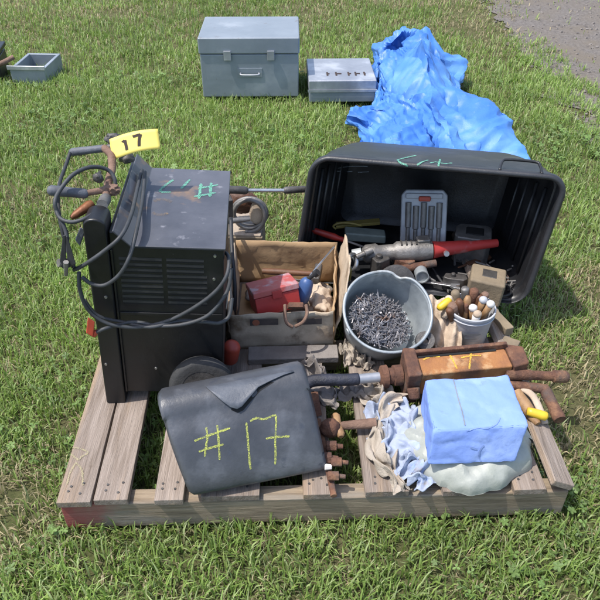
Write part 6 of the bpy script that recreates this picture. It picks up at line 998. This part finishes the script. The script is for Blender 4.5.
yt=MB(); yt.rod(Z(438,309,.245),Z(451,299,.262),[(0,.006),(.15,.011),(.7,.012),(.9,.010),(1,.005)],12); tag(yt.build('awl','yellow',None,smooth='full',origin=Z(443,304,.25)),'short yellow handled awl poking out left of the white pail','awl')
ru=MB(); ru.rod(Z(444,318,.215),Z(452,304,.25),[(0,.008),(.5,.012),(1,.010)],10); tag(ru.build('rolled_leather','paper',None,smooth='full',origin=Z(448,311,.23)),'pale rolled strip leaning on the left side of the white pail','strip')
ch=MB(); ch.obox(Z(500,322,.145),(.03,.10,.03),(0,0,20)); tag(ch.build('wood_chip','tanblock',None,bevel=.004,origin=Z(500,322,.14)),'small tan wood offcut right of the white pail','offcut')

# ================================================================== RUSTY IRON TOOL with orange housing
jd=(atZ(500,362,.20)-atZ(385,373,.20)).normalized()
JO=atZ(412,372,.205)
jf=frame(JO,jd,(0,-.12,1))
jk=thing('iron_jack','long rusty iron jack with orange brown housing marked 17 behind the blue block','jack',JO)
mb=MB(jf); mb.prism([(.012,-.036),(.262,-.036),(.262,.028),(.012,.028)],.028,None,-.055); jb=mb.build('housing','orange',jk,bevel=.005)
mb=MB(jf); mb.box(.005,.268,.030,.042,-.055,.042); mb.build('back_plate','rust',jk,bevel=.003)
mb=MB(jf); mb.box(.018,.235,.0205,.0275,.024,.0305); mb.build('slot','dark',jk,bevel=.001)
mb=MB(jf); mb.prism([(-.028,-.05),(.010,-.05),(.014,.045),(-.02,.05)],.046,None,-.07); mb.cyl((-.01,-.052,.0),(-.01,-.075,-.02),.018,.014,14); mb.build('end_lug','rust',jk,bevel=.005)
mb=MB(jf); mb.rod((-.088,0,-.008),(-.028,0,-.008),[(0,.018),(.1,.03),(.35,.031),(.38,.022),(.6,.022),(.64,.028),(1,.028)],18); mb.build('collar','rust',jk,smooth=True)
mb=MB(jf); mb.cyl((-.15,0,-.008),(-.085,0,-.008),.0135,.0135,18); mb.build('ram','silver',jk,smooth=True)
mb=MB(jf); mb.tube(smooth_path([(-.145,0,-.008),(-.18,0,-.006),(-.23,.006,-.006),(-.27,.012,-.014),(-.30,.0,-.03),(-.315,-.02,-.05)],5),.0165,12); mb.build('hose',M('black_blue_rubber',(.028,.032,.05),(.015,.016,.024),30,.55,bump=.4,bscale=120),jk,smooth='full')
mb=MB(jf); mb.prism([(.264,-.04),(.31,-.03),(.315,.03),(.264,.045)],.03,None,-.07); mb.build('foot_lug','rust',jk,bevel=.006)
a,b_=atZ(505,374,.20),atZ(568,377,.185); mb=MB(); mb.rod(a,b_,[(0,.015),(.4,.015),(.42,.013),(.75,.013),(.77,.017),(.96,.017),(1,.012)],14); mb.build('upper_leg','rust',jk,smooth=True)
a,b_=atZ(505,384,.175),atZ(546,389,.165); c_=atZ(560,420,.145)
mb=MB(); mb.rod(a,b_,[(0,.014),(1,.013)],14); mb.build('lower_leg','rust',jk,smooth=True)
mb=MB(); mb.rod(b_-V((.004,-.006,0)),c_,[(0,.013),(.15,.016),(.6,.015),(.85,.017),(1,.016)],14); mb.build('bent_foot','rust',jk,smooth=True)
paint('crayon_number',[[(423,360),(431,357),(440,357)],[(449,354),(453,361),(457,369)],[(461,358),(471,356),(481,356)],[(471,353),(470,361),(469,369)]],jb,.0024,'gold_paint',jk,.0015)
# bits at the back right of the jack: broken wood
bw=MB(); bw.obox(atZ(506,352,.13),(.05,.12,.02),(0,0,-30)); tag(bw.build('splintered_board','tanblock',None,bevel=.003,origin=atZ(506,352,.13)),'splintered wood piece beside the right end of the rusty jack','offcut')

# ================================================================== BLUE BLOCK, SACK AND CLOTHS
# plastic sack under the block
def sackf(u,v):
    a=2*math.pi*u; q=v*math.pi/2*1.04; r=math.sin(min(q,math.pi/2)); zz=max(0,math.cos(q))**.75
    pl=.05*tri(a*1.1+.9*fbm(math.cos(a),math.sin(a),2))+.018*tri(a*2.3-1.3*fbm(math.sin(a),math.cos(a),6))+.05*fbm(math.cos(a)*2,math.sin(a)*2,4)+.02*tri(a*4.1+v)
    ex=.158*(1+.10*math.cos(a-.9))*(1+pl*v*v); ey=.142*(1+pl*v*v)
    xs,ys=.408+ex*r*math.cos(a),1.147+ey*r*math.sin(a); gx,gy=xs+.02*fbm(xs*9,ys*9,3),ys+.02*fbm(xs*9,ys*9,8)
    ck=.011*(tri(gx*9+gy*6.5)-.5)+.008*(tri(gx*7-gy*14+.3)-.5)+.004*(tri(gx*23+gy*17)-.5)
    return (xs+.5*ck*math.cos(a)*v,ys+.5*ck*math.sin(a)*v,ck*zz*min(1,v*1.5)+ZD+.0015+.072*zz*(1-.25*pl*v*3)+.004*fbm(a*2,v*6,7)*v*zz+.014*(tri(a*1.75+v*2.2)-.4)*zz*v+.008*(tri(a*3.1-v*3.4)-.4)*zz*v)
mb=MB(); mb.grid(sackf,110,30); sk=mb.build('plastic_sack','bag',None,smooth=True,origin=(.408,1.147,ZD)); tag(sk,'crumpled greyish white plastic sack under the pale blue block','sack')
# block
bb=thing('foam_block','pale blue wrapped foam block on the white sack at the front right','foam block',(.405,1.14,.183))
f0,f1,f2,f3=atZ(427,466,.182),atZ(516,463,.182),atZ(522,405,.182),atZ(420,412,.182)
t0,t1,t2,t3=atZ(433,431,.272),atZ(530,425,.272),atZ(508,374,.272),atZ(424,379,.272)
f2,f3=V((t2.x,t2.y-.01,.182)),V((t3.x,t3.y-.01,.182))
def blockmesh():
    bm=bmesh.new(); vs=[bm.verts.new(p) for p in (f0,f1,f2,f3,t0,t1,t2,t3)]
    for q in ((0,3,2,1),(4,5,6,7),(0,1,5,4),(1,2,6,5),(2,3,7,6),(3,0,4,7)): bm.faces.new([vs[i] for i in q])
    bmesh.ops.bevel(bm,geom=bm.edges[:],offset=.008,segments=3,affect='EDGES',profile=.6)
    bmesh.ops.triangulate(bm,faces=bm.faces[:]); 
    for _ in range(5):
        lg_=[e for e in bm.edges if e.calc_length()>.009]
        if not lg_: break
        bmesh.ops.subdivide_edges(bm,edges=lg_,cuts=1); bmesh.ops.triangulate(bm,faces=bm.faces[:])
    bm.normal_update()
    for v in bm.verts:
        n=.0020*mnoise.fractal(v.co*16,1,2,4)-.0018*max(0,.35-abs(mnoise.noise(v.co*17+V((3,1,2)))))*3
        gx,gy,gz=v.co+V((1,1,1))*.02*mnoise.noise(v.co*12)
        n+=.0016*(tri(gx*14+gy*9+gz*6)-.5)+.0013*(tri(gx*9-gy*21+gz*13)-.5)
        v.co+=v.normal*n
    mb=MB(); bm.verts.ensure_lookup_table(); bm.verts.index_update(); mb.add([v.co.copy() for v in bm.verts],[tuple(v.index for v in f.verts) for f in bm.faces]); bm.free(); return mb
MT['crease']=M('crease_blue',(.16,.24,.48),(.2,.3,.6),30,.7)
blk=blockmesh().build('block','bluefoam',bb,smooth='full')
tN=V((0,0,1)); 
paint('wrap_seam',[[(453,379),(455,386),(458,398),(462,412),(465,426)]],blk,.0016,MT['toolbox'],bb,.0015)
paint('wrap_seam',[[(497,424),(488,428),(478,428),(466,431)],[(500,418),(497,424)]],blk,.0014,MT['crease'],bb,.0015)
paint('dirt_marks',[[(484,445),(480,450),(479,457),(481,461)],[(470,447),(477,449.5)]],blk,.0018,MT['crease'],bb,.0015)
# pale blue and white cloth bundle left of the block
cl=MB()
def pillow(c,rx,ry,rz,rot,seed):
    a0=R(rot); c=V(c)
    def f(u,v):
        a=2*math.pi*u; b=(v-.5)*math.pi*.999; x=math.cos(b)*math.cos(a); y=math.cos(b)*math.sin(a); z=math.sin(b)
        n=1+.12*fbm(x*1.3+seed,y*1.3,z*1.3)+.16*(tri(x*1.1+y*.9+z*.9+.45*fbm(x,y,seed)+seed*.37)-.5)+.09*(tri(y*2.3-x*1.5+z*1.2+.3*fbm(y,x,seed+3)+seed*.21)-.5)+.04*tri(x*4.1+z*3.3+fbm(x*2,y*2,seed))
        X,Y,Z_=x*rx*n,y*ry*n,z*rz*n; return (c.x+math.cos(a0)*X-math.sin(a0)*Y,c.y+math.sin(a0)*X+math.cos(a0)*Y,max(ZD+.001,c.z+Z_))
    mb=MB(); mb.grid(f,60,36); return mb
for (x_,y_,rx_,ry_,h_,ro_,key_,fl_) in ((.255,1.215,.070,.085,.085,20,'sack',1),(.258,1.135,.080,.075,.072,-65,'sack',-1),(.285,1.070,.075,.060,.050,35,'rag',1)):
    q=rag(key_,(x_,y_,ZD+.001),rx_,ry_,h_,ro_,fl_); cl.add(q.v,q.f)
tag(cl.build('cloth_bundle','bluecloth',None,smooth='full',subd=1,origin=atZ(404,420,ZD)),'bundled pale blue and white cloth left of the blue block','cloth')
# twisted cream rag lying down over the deck board
def strip(pts,w,th,seed):
    pts=smooth_path(pts,8); n=len(pts); mb=MB()
    mb.tube([p+V((.006*fbm(i*.35,seed,1),.0,.006*abs(fbm(i*.4,seed,4)))) for i,p in enumerate(pts)],[w*(.72+.4*abs(fbm(i*.3,seed,8))) for i in range(n)],14,flat=th); return mb
def twist(x,y,z):
    path=[(.285,1.262,.19),(.232,1.245,.175),(.205,1.19,.15),(.198,1.13,.135),(.208,1.07,.13),(.232,1.02,.128),(.240,.998,.128)]
    t=(1-(y+1)/2)*(len(path)-1); k=min(int(t),len(path)-2); f=t-k; a,b=V(path[k]),V(path[k+1]); p=a.lerp(b,f); d=(b-a).normalized(); sd=V((-d.y,d.x,0))
    wd=.036+.012*math.sin(t*2.3)
    return p+sd*(x*wd)+V((0,0,-.006+z*.05))
mb=cloth('rag',twist)
tag(mb.build('twisted_rag','rag',None,smooth='full',subd=1,origin=Z(385,440,ZD)),'twisted dirty cream rag trailing down the pallet board beside the blue cloth','rag')
mb=rag('rag',Z(374,398,ZD+.004),.05,.075,.07,60,-1)
tag(mb.build('canvas_rag','rag',None,smooth='full',subd=1,origin=Z(377,398,.15)),'grey white canvas rag under the steel ram of the jack','rag')
# grey rocks / gloves left of the jack
for i,(px,py,z,rx,ry,rz,mt,lb,nm,ct_) in enumerate((
    (349,357,.16,.021,.034,.03,'rag','upright pale cotton glove against the cardboard box corner','cotton_glove','glove'),
    (362,362,.145,.026,.03,.022,'rag','pale cotton glove below the metal bucket','cotton_glove','glove'),
    (356,392,.14,.034,.045,.024,'raggrey','dull brown canvas rag left of the jack collar','canvas_rag','rag'),
    (309,377,.15,.05,.04,.030,'raggrey','grey canvas rag under the black hose end','canvas_rag','rag'),
    (318,394,.135,.055,.035,.016,'raggrey','flat grey rag beneath the hose end beside the dark plastic case','canvas_rag','rag'))):
    mb=rag(('sack','rag')[i%2],Z(px,py,ZD+.003),rx*1.25,ry*1.25,rz*(1.9+.2*i),37*i+10,(1,-1)[i%2]); tag(mb.build(nm,mt,None,smooth='full',subd=1,origin=Z(px,py,ZD)),lb,ct_)
# wooden handle pointing left
wh=thing('mallet','wooden handled mallet with rusty iron head right of the dark plastic case','mallet',Z(355,425,.15))
mb=MB(); mb.rod(Z(338,426,.15),Z(376,423,.155),[(0,.008),(.15,.011),(.7,.013),(1,.014)],12); mb.build('handle','rustpale',wh,smooth=True)
mb=MB(); mb.rod(Z(335,414,.158),Z(341,437,.145),[(0,.007),(.1,.012),(.5,.010),(.9,.012),(1,.007)],12); mb.build('cross_pin','woodhandle',wh,smooth=True)
mb=MB(); mb.lump(Z(330,428,.155),(.026,.024,.024),70,.2,1.8,3); mb.build('head','rust',wh,smooth='full')
# rusty clamp with bolts
rcx=thing('pipe_clamp','rusty bar clamp with bolts standing along the right of the dark plastic case','clamp',Z(330,460,ZD))
mb=MB(); mb.hexa([Z(311,418,.128),Z(316,417,.128),Z(322,415,.128),Z(317,413,.128)],[Z(306,394,.17),Z(311,393,.17),Z(318,392,.17),Z(313,391,.17)]); mb.build('bar','rustpale',rcx,bevel=.002)
a,b_=Z(318,420,.14),Z(334,496,.134); mb.tube([a,b_],.008,8,flat=.8); mb.build('long_bar','rust',rcx,smooth=True)
for (px,py,q) in ((331,446,.014),(336,462,.012),(333,476,.012),(326,458,.015)):
    mb=MB(); c_=Z(px,py,.155); mb.cyl(c_-V((.012,0,0)),c_+V((.014,0,0)),q,q,6); mb.cyl(c_+V((.012,0,0)),c_+V((.03,-.002,0)),q*.5,q*.45,10); mb.build('bolt','rust',rcx,bevel=.002)
mb=MB(); c_=Z(327,467,.15); mb.cyl(c_-V((.006,0,0)),c_+V((.012,0,0)),.009,.007,6); mb.build('nut','white',rcx,bevel=.002)
# yellow handled tool and wooden handle at the right of the block
yh=thing('yellow_trimmed_brush','wooden brush with yellow end sticking out right of the blue block','brush',Z(535,412,.16))
mb=MB(); mb.rod(Z(516,392,.17),Z(538,424,.15),[(0,.014),(.4,.017),(.8,.014),(1,.008)],12); mb.build('handle','woodhandle',yh,smooth=True)
mb=MB(); mb.rod(Z(527,411,.172),Z(548,417,.165),[(0,.010),(.2,.012),(.7,.0125),(.9,.012),(1,.005)],12); mb.build('yellow_end','yellow',yh,smooth='full')
mb=MB(); mb.tube(smooth_path([Z(522,388,.17),Z(533,396,.165),Z(541,412,.15),Z(545,424,.135)],5),.011,10,flat=.5); tag(mb.build('cream_strap','paper',None,smooth='full',origin=Z(535,400,.16)),'cream webbing strap curling beside the yellow ended brush','strap')

# ================================================================== DARK PLASTIC CASE (front left, marked #17)
c0=V((-.246,.972,ZD+.004)); c1=V((.068,1.046,ZD+.006))
ex=(c1-c0).normalized(); W_=(c1-c0).length; ey=V((-ex.y,ex.x,0))
def casept(u,d,z): return c0+ex*(u*W_)+ey*d+V((0,0,z))
prof=[(.075,.0),(.045,.001),(.020,.006),(.008,.018),(.010,.034),(.022,.058),(.042,.088),(.072,.124),(.104,.150),(.118,.166),(.133,.176),(.150,.180),(.170,.178),(.195,.166),(.215,.145),(.222,.12),(.222,.0)]
cs=thing('plastic_case','dark grey plastic case with torn V shaped flap and yellow #17 at front','case',casept(.5,.1,0))
def slope_shift(u,d,z):   # the left end leans outwards towards the top
    return casept(u-.150*(z/.18)*(1-u)-.055*u*(z/.18), d*1.02+.02*u*(z/.18), z*1.115)
mb=MB(); nu=40; vs=[];fs=[]
sp_=smooth_path([V((d,z,0)) for d,z in prof],4); npf=len(sp_)
for i in range(nu+1):
    u=i/nu; ed_=max(0,(abs(2*u-1)-.93)/.07)**2; e=1-.025*ed_
    for p in sp_:
        q=V(slope_shift(u,p.x+(.007*ed_ if p.x<.11 else -.006*ed_),p.y*e+.006*ed_*(1 if p.y<.05 else 0))); q+=ey*(-.0016*fbm(u*3,p.y*14,2)); vs.append(q)
for i in range(nu):
    for k in range(npf-1): fs.append((i*npf+k,i*npf+k+1,(i+1)*npf+k+1,(i+1)*npf+k))
mb.add(vs,fs); shell=mb.build('shell','flap',cs,smooth='full',solid=.003)
for uu,nm in ((.0,'end_panel'),(1.0,'end_panel')):
    mb=MB(); pts=[V(slope_shift(uu,p.x+(.007 if p.x<.11 else -.006),p.y*.975+(.006 if p.y<.05 else 0))) for p in sp_]; n=len(pts); inn=ex*(.004 if uu==0 else -.004)
    mb.add(pts+[p+inn for p in pts],[tuple(range(n)),tuple(reversed(range(n,2*n)))]+[(i,(i+1)%n,n+(i+1)%n,n+i) for i in range(n)]); mb.build(nm,'flap',cs)
# front face plane for markings
pA,pB,pC=V(slope_shift(.3,.028,.03)),V(slope_shift(.7,.028,.03)),V(slope_shift(.5,.104,.150))
cn=(pB-pA).cross(pC-pA).normalized(); cn = cn if cn.z>0 else -cn
s7=lambda pts:[(140+x/2.727,340+y/2.727) for x,y in pts]
paint('crayon_number',[s7([(148,275),(195,257),(246,240)]),s7([(160,304),(185,296),(228,284)]),s7([(180,238),(183,265),(176,318)]),s7([(210,232),(213,262),(217,326)]),s7([(290,225),(295,285),(301,352)]),s7([(300,221),(318,213),(338,216),(358,208),(371,205)]),s7([(371,205),(369,270),(368,338)]),s7([(343,268),(375,264),(408,262)])],shell,.0024,'yellow_paint',cs,.0026)
# torn V flap: a raised tongue over a dark slit
o0_=wloc(shell); bv=BVHTree.FromPolygons([v.co+o0_ for v in shell.data.vertices],[tuple(p.vertices) for p in shell.data.polygons])
def fl(px,py,l=0):
    d=ray(px,py).normalized(); h=bv.ray_cast(ORG,d); 
    if h[0] is None: h=bv.find_nearest(ORG+d*1.62)
    n_=h[1] if h[1].dot(d)<0 else -h[1]; return h[0]+n_*l
def skin(rows): 
    mb=MB(); n=len(rows[0]); return mb.add([p for r_ in rows for p in r_],[(j*n+i,j*n+i+1,(j+1)*n+i+1,(j+1)*n+i) for j in range(len(rows)-1) for i in range(n-1)])
low=[(206,388,.002),(214,395,.004),(222,401,.007),(230,407,.010),(236.5,409.5,.012),(241,406.5,.011),(248,398,.008),(258,388,.006),(270,382,.005),(284,376,.004),(294,373,.003)]
up=[(x_,395.5-(x_-161)*.184) for x_ in (208,216,224,232,240,248,256,264,273,283,293)]
rows=[[fl(up[i][0]+(low[i][0]-up[i][0])*t,up[i][1]+(low[i][1]-up[i][1])*t,.0012+low[i][2]*t*t+.0014) for i in range(11)] for t in (0,.25,.5,.75,1)]
skin(rows).build('torn_tongue','flaplight',cs,smooth='full',solid=.0015)
sl=[[fl(*q,.0022) for q in ((231,410),(237.5,413),(243,410.5),(251,401),(261,390.5),(274,382.5))],[fl(*q,.0022) for q in ((232,406),(237,406),(240,404),(247,396),(257,388),(269,381.5))]]
skin(sl).build('slit','dark',cs)

# ================================================================== BACKGROUND LOTS
# blue grey tool chest
def chest(name,label,cat,x0,x1,y0,y1,z0,z1,mat,lidz,yaw):
    t=thing(name,label,cat,(x0,y0,z0)); m_=Matrix.Translation((x0,y0,0))@Matrix.Rotation(R(yaw),4,'Z'); w_=x1-x0; d_=y1-y0
    mb=MB(m_); mb.box(0,w_,0,d_,z0,lidz); mb.build('body',mat,t,bevel=.006)
    mb=MB(m_); mb.box(-.006,w_+.006,-.006,d_+.006,lidz+.002,z1); mb.build('lid',mat,t,bevel=.008)
    for q in (.28,.72):
        mb=MB(m_); mb.box(w_*q-.02,w_*q+.02,-.016,-.007,lidz-.03,lidz+.022); mb.build('latch','silver',t,bevel=.002)
    mb=MB(m_); hx=w_*.5; mb.tube([m_.inverted()@(m_@V(p)) for p in smooth_path([(hx-.05,-.012,z0+.14),(hx-.045,-.028,z0+.135),(hx+.045,-.028,z0+.135),(hx+.05,-.012,z0+.14)],4)],.005,8); mb.build('handle','silver',t,smooth='full')
    mb=MB(m_); mb.box(hx-.07,hx+.07,-.0035,-.0005,z0+.115,z0+.165); mb.build('handle_plate','toolbox',t,bevel=.002)
    for q in (.08,.92):
        mb=MB(m_); mb.box(w_*q-.03,w_*q+.03,.02,d_-.02,.0,z0-.001); mb.build('foot','darkmetal',t,bevel=.003)
    return t
chest('tool_chest','large blue grey metal tool chest on the grass behind the pallet','tool chest',-.552,-.008,3.80,4.22,.03,.36,'toolbox',.27,.8)
sv=thing('silver_case','low dull silver case beside the blue grey tool chest','case',(.052,3.73,0))
vm=Matrix.Translation((.052,3.73,0))@Matrix.Rotation(R(1.5),4,'Z')
mb=MB(vm); mb.box(0,.37,0,.38,.025,.095); mb.build('body','toolbox',sv,bevel=.006)
mb=MB(vm); mb.box(-.004,.374,-.004,.384,.097,.150); mb.build('lid','silver',sv,bevel=.006)
mb=MB(vm); mb.box(-.008,.378,-.008,-.004,.085,.10); mb.build('trim_band','silver',sv,bevel=.001)
for i,(x_,ww) in enumerate(((.10,.018),(.15,.035),(.22,.02),(.26,.03),(.31,.012))):
    mb=MB(vm); mb.prism([(x_,.075),(x_+.010,.075),(x_+.010,.10),(x_+ww,.10),(x_+ww,.112),(x_+.010,.112),(x_+.010,.13),(x_,.13)],.1522,None,.1512); mb.build('painted_mark','ink',sv)
# blue tarpaulin heap behind the tote
def tarpf(x,y,z):
    Y_=3.42+y*1.02
    k=np.interp(Y_,[2.4,2.9,3.4,3.9,4.45],[.50,.50,.40,.38,.36]); c=np.interp(Y_,[2.4,2.9,3.4,4.45],[.60,.64,.635,.62])
    X_=c+x*k
    if Y_>3.5 and X_<.47: X_=.47-(.47-X_)*np.interp(Y_,[3.5,3.68],[1,.30])
    return (X_,Y_,.012+z*np.interp(Y_,[2.4,2.8,3.4,4.45],[.30,.36,.40,.34]))
tmb=cloth('tarpfine',tarpf); mu,mw=46*3,60*3
crk=[]
for k in range(len(tmb.v)):   # creases follow the weave of the sheet, not the ground
    a=(k%mu)/mu*1.5; b=(k//mu)/mw*2.2; wx=a+.06*fbm(a,b,1,3); wy=b+.06*fbm(a,b,7,3)
    h=.020*(tri(wx*2.9+wy*1.7)-.5)+.016*(tri(wx*2.1-wy*3.9+.3)-.5)+.010*(tri(wx*7.3+wy*4.1)-.5)+.007*(tri(wx*5.2-wy*9.7+.6)-.5)+.004*(tri(wx*17+wy*13)-.5)
    crk.append(h)
me_=bpy.data.meshes.new('t'); me_.from_pydata([tuple(v) for v in tmb.v],[],tmb.f); me_.update()
tmb.v=[v+V(n.vector)*h for v,n,h in zip(tmb.v,me_.vertex_normals,crk)]; tmb.v=[V((v.x,v.y,max(v.z,.008))) for v in tmb.v]; bpy.data.meshes.remove(me_)
tag(tmb.build('tarpaulin','tarp',None,smooth=True,origin=(.6,3.2,0)),'bright blue crumpled tarpaulin heaped on the grass behind the black tote','tarpaulin')
# far left corner: dark trough and rusty pipe
tr_=thing('metal_trough','low grey metal trough on the lawn at the far left edge','trough',(-1.7,4.3,0))
mb=MB(); m_=Matrix.Translation((-1.72,4.08,0))@Matrix.Rotation(R(-3),4,'Z'); mb.M=m_
ov=[(-.02,0,0),(.19,0,0),(.19,.3,0),(-.02,.3,0),(-.02,0,.10),(.19,0,.10),(.19,.3,.10),(-.02,.3,.10),(0,.02,.10),(.17,.02,.10),(.17,.28,.10),(0,.28,.10),(0,.02,.02),(.17,.02,.02),(.17,.28,.02),(0,.28,.02)]
mb.add(ov,[(3,2,1,0),(0,1,5,4),(1,2,6,5),(2,3,7,6),(3,0,4,7),(4,5,9,8),(5,6,10,9),(6,7,11,10),(7,4,8,11),(8,9,13,12),(9,10,14,13),(10,11,15,14),(11,8,12,15),(12,13,14,15)]); mb.build('tub','toolbox',tr_,bevel=.004)
mb=MB(m_); mb.box(-.03,.20,-.012,-.001,.095,.12); mb.build('lip','silver',tr_,bevel=.003)
pp=MB(); pp.rod((-2.08,3.90,.02),(-1.72,4.14,.15),[(0,.014),(1,.014)],12); tag(pp.build('iron_pipe','rustpale',None,smooth=True,origin=(-1.9,4.1,.05)),'rust brown pipe leaning on the grey trough at far left','pipe')
bx=MB(); bx.obox((-1.95,4.22,.07),(.24,.22,.14),(0,0,8)); bx.obox((-1.95,4.22,.168),(.26,.24,.026),(0,0,8)); tag(bx.build('dark_crate','black',None,bevel=.006,origin=(-1.93,4.3,0)),'black box on the lawn behind the rust brown pipe','box')

# ================================================================== LIGHT, WORLD
sun_to=V((-.43,-.10,1)).normalized()          # towards the sun: behind left, high
sl_=bpy.data.lights.new('sun','SUN'); sl_.energy=2.9; sl_.angle=R(.53); sl_.color=(1,.955,.89)
so=bpy.data.objects.new('sun',sl_); COL.objects.link(so); so.rotation_euler=(-sun_to).to_track_quat('-Z','Y').to_euler(); so.location=(-3,2,6)
w=bpy.data.worlds.new('World'); sc.world=w; w.use_nodes=True; nt=w.node_tree
sky=nt.nodes.new('ShaderNodeTexSky'); sky.sky_type='NISHITA'; sky.sun_disc=False
sky.sun_elevation=math.asin(sun_to.z); sky.sun_rotation=math.atan2(sun_to.x,sun_to.y); sky.air_density=1.0; sky.dust_density=2.0
bg=nt.nodes['Background']; bg.inputs['Strength'].default_value=.15; nt.links.new(sky.outputs[0],bg.inputs['Color'])
sc.view_settings.view_transform='Standard'; sc.view_settings.look='None'; sc.view_settings.exposure=.86; sc.view_settings.gamma=1; sc.view_settings.use_curve_mapping=False
sc.cycles.max_bounces=8
